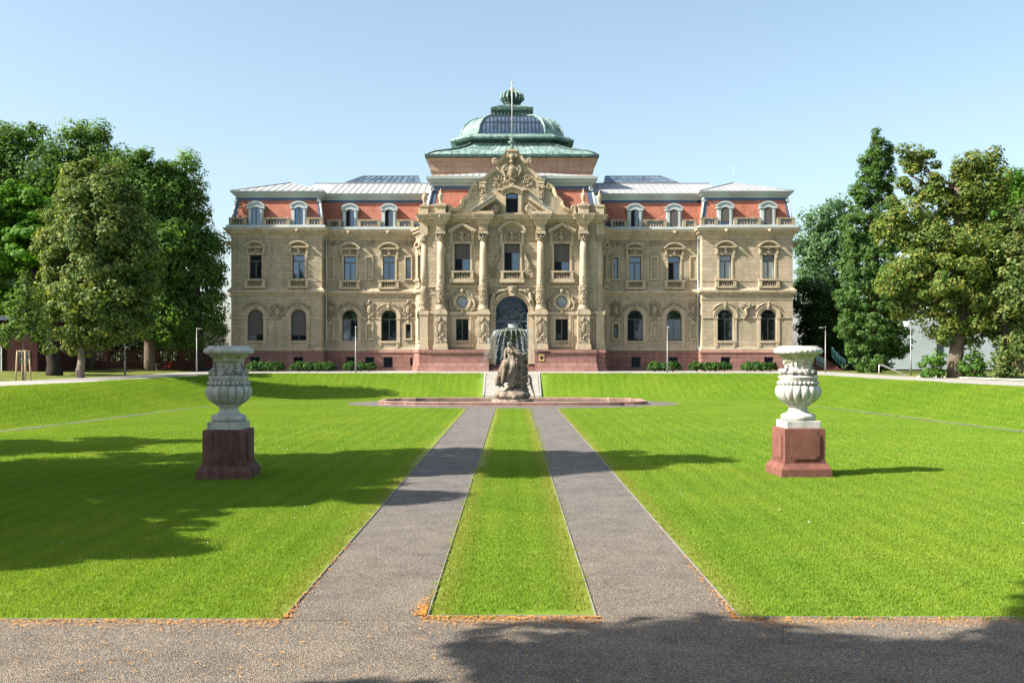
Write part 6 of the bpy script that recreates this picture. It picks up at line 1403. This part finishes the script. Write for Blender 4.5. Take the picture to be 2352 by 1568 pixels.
tree('linden_tree', 'rounded linden dotted with pale yellow blossom on a slim grey trunk', 76, [(185, 866), (187, 800), (195, 700), (215, 560), (222, 450)],
     [(205, 395, 44, 32, 0), (250, 412, 42, 40, 0), (175, 440, 38, 46, 0), (225, 460, 74, 55, -1), (290, 470, 30, 44, 1), (150, 510, 52, 55, 0), (225, 530, 84, 60, -1), (295, 540, 44, 55, 1), (125, 580, 48, 50, 0), (180, 600, 72, 60, -1.5), (260, 600, 76, 60, -1), (325, 595, 38, 55, 1), (140, 660, 52, 50, 0), (215, 680, 80, 55, -1.5), (300, 670, 56, 60, 0), (165, 730, 58, 46, -1), (240, 740, 74, 46, -.5), (300, 735, 40, 36, 1), (150, 780, 44, 30, 0), (205, 785, 40, 22, 0), (120, 690, 20, 40, 1)],
     'leaf_linden', 0.211, 0.96, 151, 0.73, bark='bark_pale', group=gL, tr=(.26, .14), seed=8, inner=.5)
tree('young_tree', 'slender young tree tied to three wooden stakes beside the path', 69.5, [(55, 876), (54, 800), (56, 730), (60, 660), (58, 632)],
     [(58, 660, 20, 30, 0), (38, 700, 32, 30, 0), (75, 705, 30, 36, 0), (25, 745, 34, 28, 0), (85, 745, 34, 30, 0), (12, 775, 26, 24, 0), (95, 775, 26, 22, 0), (50, 760, 40, 28, 0), (58, 632, 6, 14, 0)], 'leaf_young', .19, 1.9, 26, .42, bark='bark_pale', tr=(.07, .035), seed=9, inner=.2, group=None)
mbs = []
Sx = thing('tree_stakes', 'wooden stake frame holding the young tree upright', 'tree stakes', W(52, 876, 69.5))
for x, y, d in ((36, 873, 69.3), (59, 873, 69.0), (71, 872, 69.4), (51, 872, 70.2)):
    a = W(x, y, d); a.z = 1.55; b = W(x * .78 + 11.5, 804, d); mb = MB(); mb.tube([a, b], [.06, .055], 8); build('stake', mb, 'stake_wood', Sx)
mb = MB(); a, b, c, d_ = W(40, 806, 69.3), W(57, 806, 69.0), W(67, 806, 69.4), W(51, 806, 70.1)
for p, q in ((a, b), (b, c), (c, d_), (d_, a)): e = (q - p) * .12; mb.tube([p - e, q + e], .05, 6)
build('cross_rail', mb, 'stake_wood', Sx)

# --- right side
gR = 'trees right of the palace'
tree('hornbeam_tree', 'tall narrow columnar dark green tree beside the palace', 95, [(2005, 858), (2005, 760), (2010, 600), (2018, 400)],
     [(max(2001, 2018 - .09 * (y - 330)) + (5 if k % 2 else -5), y, w_, 34, (-.4, .4, 0)[k % 3]) for k, (y, w_) in enumerate(((332, 9), (350, 20), (375, 31), (405, 40), (440, 48), (480, 55), (520, 62), (560, 68), (600, 72), (640, 75), (680, 76), (720, 76), (755, 72), (790, 65), (820, 50), (840, 32)))] + [(1996, 362, 9, 26, .5), (2042, 355, 8, 24, 0), (2060, 780, 30, 40, 0)],
     'leaf_hornbeam', .19, 2.1, 78, .42, group=gR, seed=12, inner=.55, upbias=.7)
tree('linden_tree', 'big yellow-green tree with a thick leaning brown trunk and leafy sprouts at its foot', 77, [(2195, 866), (2193, 830), (2202, 775), (2215, 700), (2205, 560), (2200, 430)],
     [(2085, 352, 22, 18, 0), (2112, 375, 36, 26, 0), (2130, 425, 40, 40, 0), (2085, 400, 24, 30, 0), (2140, 480, 40, 50, 0), (2060, 500, 48, 36, -.5), (2030, 515, 24, 36, 0), (2100, 530, 46, 50, 0), (2190, 420, 40, 36, 1), (2225, 395, 34, 34, 0), (2262, 375, 30, 34, 0), (2290, 410, 34, 44, 0), (2240, 440, 56, 40, -.5), (2200, 500, 50, 46, 0), (2270, 490, 56, 50, 0), (2170, 560, 60, 50, -1), (2240, 570, 76, 55, -1), (2300, 560, 40, 55, 0), (2110, 610, 60, 46, -.5), (2050, 645, 48, 36, 0), (2180, 640, 80, 55, -1.5), (2260, 650, 70, 60, -.5), (2120, 690, 56, 40, 0), (2210, 710, 80, 46, -1), (2280, 720, 46, 46, 0), (2090, 700, 40, 30, 0), (2180, 755, 46, 30, 0), (2240, 765, 50, 30, 0)],
     'leaf_linden_gold', .215, .68, 150, .74, group=gR, tr=(.56, .36), seed=13, inner=.5)
tree('linden_tree', 'yellow-green tree cut off by the right edge with hanging lower branches', 75, [(2312, 880), (2310, 820), (2308, 740), (2330, 600), (2350, 480)],
     [(2340, 500, 50, 40, 0), (2375, 560, 60, 60, 0), (2330, 590, 46, 44, -.5), (2350, 660, 56, 55, -.5), (2320, 720, 44, 44, 0), (2365, 740, 50, 50, 0), (2345, 800, 40, 30, 0), (2300, 800, 26, 22, 0), (2310, 845, 22, 24, -.5), (2390, 620, 60, 80, 0)],
     'leaf_linden', 0.225, 0.83, 142, 0.77, bark='bark_dark', group=gR, tr=(.4, .25), seed=14, inner=.5)
tree('plane_tree', 'bright green crown showing behind the tree at the right edge', 92, [(2335, 860), (2335, 700), (2335, 500)],
     [(2325, 425, 40, 36, 0), (2355, 450, 40, 50, 0), (2310, 480, 40, 50, 0), (2350, 540, 60, 60, 0), (2300, 600, 60, 70, 0), (2360, 700, 60, 60, 0), (2290, 700, 60, 60, 1)], 'leaf_bright', 0.270, 0.61, 119, 0.98, group=gR, seed=15, inner=.35)
tree('ash_tree', 'pale green tree behind the palace right corner left of the narrow columnar tree', 124, [(1895, 850), (1895, 700), (1900, 560)],
     [(1880, 505, 34, 34, 0), (1925, 490, 34, 36, 1), (1855, 560, 36, 46, 0), (1905, 560, 50, 50, 0), (1940, 600, 40, 60, 0), (1870, 630, 46, 50, 0), (1920, 680, 50, 60, 0)], 'leaf_pale', 0.297, 0.50, 101, 1.12, group=gR, seed=16, inner=.35)
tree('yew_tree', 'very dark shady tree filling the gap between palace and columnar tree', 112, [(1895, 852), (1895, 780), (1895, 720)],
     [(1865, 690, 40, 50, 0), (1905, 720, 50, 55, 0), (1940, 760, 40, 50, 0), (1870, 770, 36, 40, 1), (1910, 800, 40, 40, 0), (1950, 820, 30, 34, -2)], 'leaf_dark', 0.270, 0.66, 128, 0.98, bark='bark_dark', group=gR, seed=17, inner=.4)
for i, (x, y, d, rx, ry) in enumerate(((2140, 835, 76.4, 26, 26), (2238, 832, 76, 26, 30))):
    tree('leafy_shrub', ['low leafy shrub left of the thick leaning trunk', 'leafy shoots right of the thick leaning trunk'][i], d, [(x, y + 30), (x, y + 12), (x, y)], [(x - 6, y + 6, rx, ry * .8, 0), (x + 10, y - 6, rx * .7, ry * .9, 0), (x + 2, y + 18, rx, ry * .5, 0)], 'leaf_sprout', .2, 2.2, 44, .35, tr=(.06, .03), seed=40 + i, cat='shrub')
# masses of far foliage that close the view
def treeline(label, spans, mat, seed):
    r = np.random.default_rng(seed); C_ = []
    for xa, xb, ya, yb, d0, d1, n in spans:
        for _ in range(n):
            d = r.uniform(d0, d1); C_.append(tuple(W(r.uniform(xa, xb), r.uniform(ya, yb), d)))
    o = leaf_obj('treeline', C_, 1.3, 46, .42, mat, None, seed, np.mean(C_, 0)); return tag(o, label, 'trees', kind='stuff')
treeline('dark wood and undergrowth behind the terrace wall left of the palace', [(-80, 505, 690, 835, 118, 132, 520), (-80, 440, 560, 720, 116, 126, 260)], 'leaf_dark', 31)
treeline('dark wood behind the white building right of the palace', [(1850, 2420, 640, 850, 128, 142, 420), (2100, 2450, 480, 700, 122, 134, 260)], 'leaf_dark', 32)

# --- trees standing outside the view whose shade falls into it
def shade_tree(label, x, y, z, lobes, seed, h, per=.8, nper=90, size=.34, crad=.75):
    tree('shade_tree', label, 0, [(x, y, z), (x + .2, y, z + h * .35), (x, y + .2, z + h * .7)], [((x + a, y + b, z + c), e) for a, b, c, e in lobes], 'leaf_plane', size, per, nper, crad, group='trees outside the view', seed=seed, world=True, inner=.2)
SX_ = -SUN_DIR.x / math.tan(SUN_EL); SY_ = -SUN_DIR.y / math.tan(SUN_EL)
def shade(label, x, y, z, seed, discs):
    """crown lobes placed so that their shade falls on the ground where the photo has it: (X, Y, rx, ry, height)"""
    L = []
    for X, Y, rx, ry, h in discs:
        c = .75; L.append((X - SX_ * h - x, Y - SY_ * h - y, h - z, (math.sqrt(max(.8, rx * rx - (SX_ * c) ** 2)), ry, c)))
    shade_tree(label, x, y, z, L, seed, max(q[2] for q in L) / .95, .95, 150, .38, .7)
shade('tall tree beside the lawn whose tip shades both gravel strips', -18.6, 25.4, 1.0, 51, [(5.4, 32.2, 1.9, 1.0, 18.6), (3.0, 31.5, 2.4, 2.7, 17.6), (.2, 31.6, 2.8, 3.9, 16.0), (-2.8, 31.4, 3.2, 4.2, 14.2), (-5.8, 29.6, 3.6, 3.8, 11.2), (-6.4, 32.6, 2.8, 1.8, 12), (-4.6, 28.7, 3.0, 2.6, 13.2), (-6.6, 27.4, 2.6, 2.2, 12.2)])
shade('bushy tree beside the lawn shading the dark pedestal', -19.6, 18.2, 1.0, 52, [(-7.4, 24.6, 3.6, 3.0, 11), (-3.2, 23.5, 1.6, 1.1, 13), (-9.6, 20.6, 4.0, 3.2, 9), (-8.6, 17.3, 3.0, 1.6, 8.4)])
shade('round tree beside the lawn shading its left edge', -25.0, 23.2, 1.4, 53, [(-11.6, 30.2, 4.0, 4.4, 11), (-15.8, 27.0, 4.0, 4.6, 9.6), (-13.2, 23.6, 3.6, 3.2, 9.4), (-10.8, 26.4, 3.0, 3.0, 10)])
shade('spreading tree beside the path shading the far left lawn', -30.8, 31.6, 1.6, 54, [(-17.2, 36.8, 3.2, 3.6, 12), (-14.6, 39.0, 2.0, .7, 14), (-20.5, 33.5, 3.4, 4.2, 10), (-19.5, 28.5, 3.0, 3.4, 9)])
shade('low tree beside the lawn shading its near left corner', -24.6, 15.6, 1.3, 57, [(-15.8, 19.2, 3.8, 3.6, 8), (-12.0, 17.2, 2.6, 2.2, 8.6), (-19.0, 22, 3.0, 3.4, 7.4)])
shade('tree behind the viewpoint shading the bottom of the gravel', -10.4, 4.8, 0, 55, [(1.7, 9.7, 2.1, 2.45, 10.6), (3.4, 8.4, 2.6, 2.7, 11.2), (.7, 8.5, 1.4, 1.7, 10.2), (4.0, 10.0, 1.2, 1.1, 11.4), (-2.1, 8.9, .8, 1.15, 9.6)])
shade('tree behind the viewpoint shading the right end of the cross path', -6.3, 6.2, 0, 56, [(6.2, 9.4, 2.2, 2.9, 11), (8.0, 12.0, 2.0, 2.3, 11.6), (4.8, 9.2, 1.9, 2.3, 10.4), (9.4, 12.2, 2.2, 2.2, 12)])
for i, (x, y) in enumerate(((-34, -38), (-14, -46), (8, -44), (27, -40), (46, -34), (-56, -30))):
    h = (16, 14, 17, 15, 16, 15)[i]
    shade_tree('park tree standing behind the viewpoint, mirrored in the lower windows', x, y, 0, [(0, 0, h, (3.5, 3.5, 2.6)), (-3.5, 0, h - 3, (4, 4, 3)), (3.5, .5, h - 3, (4, 4, 3)), (0, 0, h - 6, (6, 5, 3.4)), (-4, 0, h - 9, (4.5, 4, 3)), (4, 0, h - 9, (4.5, 4, 3))], 60 + i, h, .35, 40, .7)

# ------------------------------------------------------------------ hedges at the foot of the palace
def hedge(label, x0, x1, n, seed):
    d = 98.4; r = np.random.default_rng(seed); xs = np.linspace(x0 + 12, x1 - 12, n); C_ = []
    for x in xs:
        c = W(x, 842, d); c.z = GZ + .42; rx = (x1 - x0) / n * .62 * d / FPX; k = int(150 + 60 * rx)
        dd = r.normal(0, 1, (k, 3)); dd /= np.linalg.norm(dd, axis=1, keepdims=True); dd[:, 2] = np.abs(dd[:, 2]) * 1.0 - .25
        C_.append(np.array(c) + dd * np.array([rx * 1.15, .6, .60]) * r.uniform(.75, 1.05, (k, 1)) * (1 + r.normal(0, .09)) + r.normal(0, .05, (k, 3)))
    C_ = np.concatenate(C_); c = W((x0 + x1) / 2, 842, d); c.z = GZ
    root = thing('hedge', label, 'hedge', c, 'clipped hedges along the palace plinth')
    leaf_obj('foliage', C_, .13, 16, .16, 'leaf_hedge', root, seed, np.array(c) + np.array([0, 0, .2]), .6)
    mb = MB()
    for x in xs:
        p = W(x, 842, d)
        for k in range(4): q = r.normal(0, .15, 2); mb.tube([(p.x, d, GZ - .05), (p.x + q[0], d + q[1], GZ + .3), (p.x + q[0] * 2.5, d + q[1] * 2, GZ + .6)], [.03, .025, .01], 5)
    build('stem', mb, 'bark_dark', root)
for a in (('long clipped hedge right behind the shaded urn, below the leftmost cellar window', 572, 650, 4, 1), ('clipped hedge below the rain pipe between left wing and recessed front', 674, 768, 4, 2), ('clipped hedge of three bushes behind the lamp post left of the fountain', 795, 861, 3, 3),
          ('clipped hedge of three bushes behind the lamp post right of the fountain', 1492, 1558, 3, 4), ('clipped hedge below the rain pipe between recessed front and right wing', 1588, 1676, 4, 5), ('clipped hedge left of the sunlit urn below the rightmost cellar window', 1705, 1782, 4, 6)): hedge(*a)

# ------------------------------------------------------------------ street lamps
def lamp(x, ytop, ybase, d, arm, label):
    b = W(x, ybase, d); t = W(x, ytop, d); root = thing('street_lamp', label, 'street lamp', b, 'slim grey lamp posts round the garden')
    mb = MB(); mb.tube([(b.x, d, b.z - .1), (b.x, d, b.z + 1.2), (b.x, d, b.z + 1.25), (b.x, d, t.z)], [.075, .07, .05, .04], 10); build('pole', mb, 'lamp_metal', root)
    mb = MB(); z = t.z - .14; ax, ay = arm
    q = [(b.x, d, z), (b.x + ax * .45, d + ay * .45, z + .02), (b.x + ax, d + ay, z - .03)]; mb.tube(q, [.04, .12, .05], 8)
    for p in range(len(mb.v)): v = mb.v[p]; mb.v[p] = (v[0], v[1], z + (v[2] - z) * .45)
    build('lamp_head', mb, 'lamp_metal', root)
lamp(452, 752, 852, 95, (.62, -.1), 'grey lamp post left of the shaded urn in front of the terrace wall')
lamp(287, 784, 863, 82, (.15, -.5), 'grey lamp post right of the grey linden trunk')
lamp(817, 748, 854, 92, (.1, -.45), 'grey lamp post before the left recessed front of the palace')
lamp(1533, 748, 854, 92, (.15, -.45), 'grey lamp post before the right recessed front of the palace')
lamp(1896, 749, 853, 92, (-.62, -.05), 'grey lamp post right of the sunlit urn')
lamp(2092, 726, 860, 84, (-.68, -.1), 'tall grey lamp post between columnar tree and leaning trunk')

# ------------------------------------------------------------------ left: terrace wall, red building, chairs
tw = thing('terrace_wall', 'dark red sandstone terrace wall with a balustrade on top under the trees', 'wall', W(350, 850, 104))
mb = MB(); x0, x1 = W(236, 800, 104).x, W(522, 800, 104).x; zt = W(350, 832, 104).z
mb.box(x0, x1, 104, 105.2, 1.4, zt - .2); mb.box(x0 - .05, x1, 103.88, 105.3, zt - .2, zt); mb.box(x0, x1, 103.92, 105.1, 1.4, 2.3); build('wall', mb, 'terrace_red', tw)
zb2 = W(350, 803, 104).z
xs = np.linspace(x0, x1, 6)
for i in range(5):
    mb = MB(Fr(0, 104.4)); mb.box(xs[i], xs[i] + .5, -.25, .25, zt, zb2); build('pier', mb, 'terrace_red', tw)
    mb = MB(Fr(0, 104.4)); balusters(mb, xs[i] + .5, xs[i + 1], 0, zt, zb2 + .02, 8, .14); build('balustrade', mb, 'terrace_red', tw)
bl = thing('red_house', 'dark red house with glazed doors at the left edge behind the young tree', 'house', W(40, 860, 88))
xa, xb = W(-140, 800, 88).x, W(86, 800, 88).x
mb = MB(); mb.box(xa, xb, 88, 98, 1.3, W(40, 735, 88).z); build('wall', mb, 'shaded_red_render', bl)
mb = MB(); mb.box(xa, xb + .3, 87.7, 98, W(40, 735, 88).z, W(40, 729, 88).z); build('roof', mb, 'slate_blue', bl)
mb = MB(); z0, z1 = W(0, 866, 88).z, W(0, 795, 88).z; xg = W(6, 800, 88).x; mb.box(xa + 1, xg, 87.93, 88.1, z0, z1); gf = build('glazed_door', mb, 'curtained_glass', bl)
mb = MB()
for u in (xg - .08, xg - 1.5): mb.box(u, u + .08, 87.86, 88.0, z0, z1)
mb.box(xa + 1, xg, 87.86, 88.0, z1 - .08, z1); mb.box(xa + 1, xg, 87.86, 88.0, z0 + (z1 - z0) * .7, z0 + (z1 - z0) * .72); build('frame', mb, 'white_paint', gf)
mb = MB(); xw = W(70, 800, 88).x; mb.box(xw - 1.0, xw, 87.96, 88.05, W(0, 838, 88).z, W(0, 806, 88).z); build('window', mb, 'window_glass', bl)
stp = thing('terrace_steps', 'dark red steps with a stone rail climbing to the terrace beside the thick dark trunk', 'steps', W(95, 855, 100))
mb = MB()
for i in range(8): xx = W(86 + 4.4 * i, 800, 100).x; mb.box(xx, W(124, 800, 100).x, 100, 102, 1.4, 1.9 + .2 * i)
build('steps', mb, 'terrace_red', stp)
mb = MB(Fr(0, 100.3)); balusters(mb, W(88, 800, 100).x, W(236, 800, 100).x, -.6, W(0, 828, 100).z, W(0, 806, 100).z, 22, .12); build('balustrade', mb, 'rim_stone', stp)
mb = MB(); mb.box(W(124, 800, 100).x, W(240, 800, 100).x, 100.6, 101.6, 1.4, W(0, 828, 100).z); build('wall', mb, 'terrace_red', stp)
# pale houses glimpsed through the leaves
for i, (x0, x1, y0, y1, d, lab) in enumerate(((62, 130, 770, 850, 140, 'pale house glimpsed between the young tree and the dark trunk'), (400, 470, 770, 850, 150, 'pale house glimpsed above the terrace balustrade'), (-40, 60, 655, 800, 135, 'pale house with a blue-grey window behind the red house'))):
    h = thing('pale_house', lab, 'house', W((x0 + x1) / 2, y1, d), 'pale houses glimpsed behind the trees'); a, b = W(x0, y0, d), W(x1, y1, d)
    mb = MB(); mb.box(a.x, b.x, d, d + 8, 1.0, a.z); build('wall', mb, 'house_plaster', h)
    mb = MB(); mb.add([(a.x - .4, d - .4, a.z), (b.x + .4, d - .4, a.z), (b.x + .4, d + 8.4, a.z), (a.x - .4, d + 8.4, a.z), (a.x, d + 4, a.z + 3), (b.x, d + 4, a.z + 3)], [(0, 1, 5, 4), (2, 3, 4, 5), (0, 4, 3), (1, 2, 5)]); build('roof', mb, 'slate_blue', h)
    for k in range(2):
        xm = a.x + (b.x - a.x) * (.3 + .4 * k); zm = 1.0 + (a.z - 1.0) * .55; mb = MB(); mb.box(xm - .7, xm + .7, d - .06, d + .1, zm - .9, zm + .9); f = build('window', mb, 'white_paint', h); mb = MB(); mb.box(xm - .58, xm - .05, d - .09, d - .05, zm - .75, zm + .75); mb.box(xm + .05, xm + .58, d - .09, d - .05, zm - .75, zm + .75); build('pane', mb, 'window_glass', f)
r = np.random.default_rng(77)
C_ = [tuple(W(r.uniform(468, 512), r.uniform(745, 800), r.uniform(104, 106))) for _ in range(26)]
rt = thing('flowering_shrub', 'cream flowering shrub beside the palace side wall above the shaded urn', 'shrub', W(490, 850, 105.6))
leaf_obj('blossom', C_, .5, 40, .2, 'flower_cream', rt, 3, np.mean(C_, 0)); leaf_obj('foliage', [(c[0], c[1] + .4, c[2] - .3) for c in C_], .6, 40, .24, 'leaf_plane', rt, 4, np.mean(C_, 0))
# red garden chair and small table on the grass by the wall
cb = W(384, 851, 101); cb.z = 2.0
ch = thing('garden_chair', 'red metal garden chair on the grass before the terrace wall', 'chair', cb)
FcC = lambda u, o, z: (cb.x + u, cb.y - o, cb.z + z)
mb = MB(FcC)
for k in range(6): mb.box(-.02 + .02 * 0 - .30, .30, -.28 + .1 * k, -.21 + .1 * k, .40, .425)
build('seat', mb, 'red_paint', ch)
mb = MB(FcC)
for k in range(5): mb.box(.28 + .03 * k, .31 + .03 * k, -.28, .28, .46 + .1 * k, .54 + .1 * k)
build('backrest', mb, 'red_paint', ch)
for a, b in ((-.28, -.26), (-.28, .26), (.28, -.26), (.28, .26)): mb = MB(FcC); mb.tube([(a, b, 0), (a * .95, b, .41)], .02, 6); build('leg', mb, 'red_paint', ch)
tb = Vector((cb.x - 1.1, cb.y, cb.z)); FcT = lambda u, o, z: (tb.x + u, tb.y - o, tb.z + z)
t_ = thing('garden_table', 'small pale round table left of the red garden chair', 'table', tb)
mb = MB(FcT); mb.lathe(0, 0, .55, [(.36, 0), (.38, .02), (.36, .04)], 20); build('tabletop', mb, 'white_paint', t_)
mb = MB(FcT); mb.tube([(0, 0, 0), (0, 0, .55)], .03, 8); mb.lathe(0, 0, 0, [(.2, 0), (.2, .03), (.04, .05)], 14); build('leg', mb, 'painted_metal', t_)

# ------------------------------------------------------------------ right: stair, handrail, white building
sr = thing('side_stairs', 'dark red outdoor stairs with teal railings beside the right palace wing', 'stairs', W(1905, 855, 104))
mb = MB(); d = 104
for i in range(12):
    ya = 852 - 4.6 * i; xL, xR = W(1866, 0, d).x, W(1938 - 4.4 * i, 0, d).x; mb.box(xL, xR, d + .3 * i, d + 6, 1.7, W(0, ya - 2, d + .3 * i).z)
mb.box(W(1866, 0, d).x, W(1912, 0, d).x, d + 3.6, d + 6, 1.7, W(0, 797, d).z); mb.box(W(1866, 0, d).x, W(1913, 0, d).x, d + 3.5, d + 3.7, W(0, 801, d).z, W(0, 795, d).z)
build('steps', mb, 'terrace_red', sr)
def rail(x0, y0, x1, y1, h, n, dd, sag=0.):
    mb = MB(); P = []; Q = []
    for i in range(n + 1):
        t = i / n; x, y = x0 + (x1 - x0) * t, y0 + (y1 - y0) * t + sag * math.sin(PI * t); a = W(x, y, dd); b = W(x, y - h, dd); P.append(a); Q.append(b); mb.tube([a, b], .014, 5)
    mb.tube(P, .02, 6); mb.tube(Q, .03, 6); build('railing', mb, 'teal_paint', sr)
rail(1911, 817, 1942, 845, 20, 9, 103.7, 4); rail(1876, 836, 1896, 846, 20, 6, 103.3)
hr = thing('handrail', 'pale metal handrail sloping down beside the pavement on the right', 'handrail', W(2018, 858, 84.5))
mb = MB(); a, b, c = W(2019, 859, 84.5), W(2019, 838, 84.5), W(2088, 865, 84.5); a.z -= .1
mb.tube([a, b], .045, 6); build('post', mb, 'painted_metal', hr)
mb = MB(); Pn = [b, W(2026, 838, 84.5), c]; vs = []
for p in Pn: vs += [(p.x, p.y - .06, p.z - .06), (p.x, p.y + .06, p.z - .06), (p.x, p.y + .06, p.z + .06), (p.x, p.y - .06, p.z + .06)]
mb.add(vs, [(4 * i + j, 4 * i + (j + 1) % 4, 4 * i + 4 + (j + 1) % 4, 4 * i + 4 + j) for i in range(2) for j in range(4)] + [(0, 1, 2, 3), (11, 10, 9, 8)]); build('rail', mb, 'painted_metal', hr)
wb = thing('white_building', 'white concrete building with a slanting left edge behind the right trees', 'building', W(2200, 850, 106))
d = 106; A = [W(2036, 850, d), W(2062, 805, d), W(2088, 738, d), W(2420, 700, d), W(2420, 850, d)]
zb_ = W(0, 848, d).z; PL = [(p.x, p.z) for p in A]; PL[0] = (PL[0][0], zb_); PL[4] = (PL[4][0], zb_)
mb = MB(); mb.F = lambda u, o, z: (u, d - o, z); mb.prism(PL, -12, 0); build('wall', mb, 'concrete_shaded', wb)
mb = MB(); mb.box(W(2040, 0, d).x, W(2420, 0, d).x, d + .8, d + 10, 1.2, zb_); build('basement', mb, 'concrete_dark', wb)
for x, y0, y1 in ((2158, 790, 826), (2350, 838, 846)):
    mb = MB(); mb.box(W(x - 7, 0, d).x, W(x + 7, 0, d).x, d - .06, d + .2, W(0, y1, d).z, W(0, y0, d).z); build('window', mb, 'window_glass', wb)
kb = MB(); P = resample([(W(2108, 866, 80).x, 80, 1.72), (W(2352, 872, 71).x, 71, 1.62), (W(2500, 880, 64).x, 64, 1.6)], 12)
kb.tube([tuple(p) for p in P], .12, 5); build('path_kerb', kb, 'step_stone', None, 'pale kerb along the right pavement in front of the trees', 'kerb')
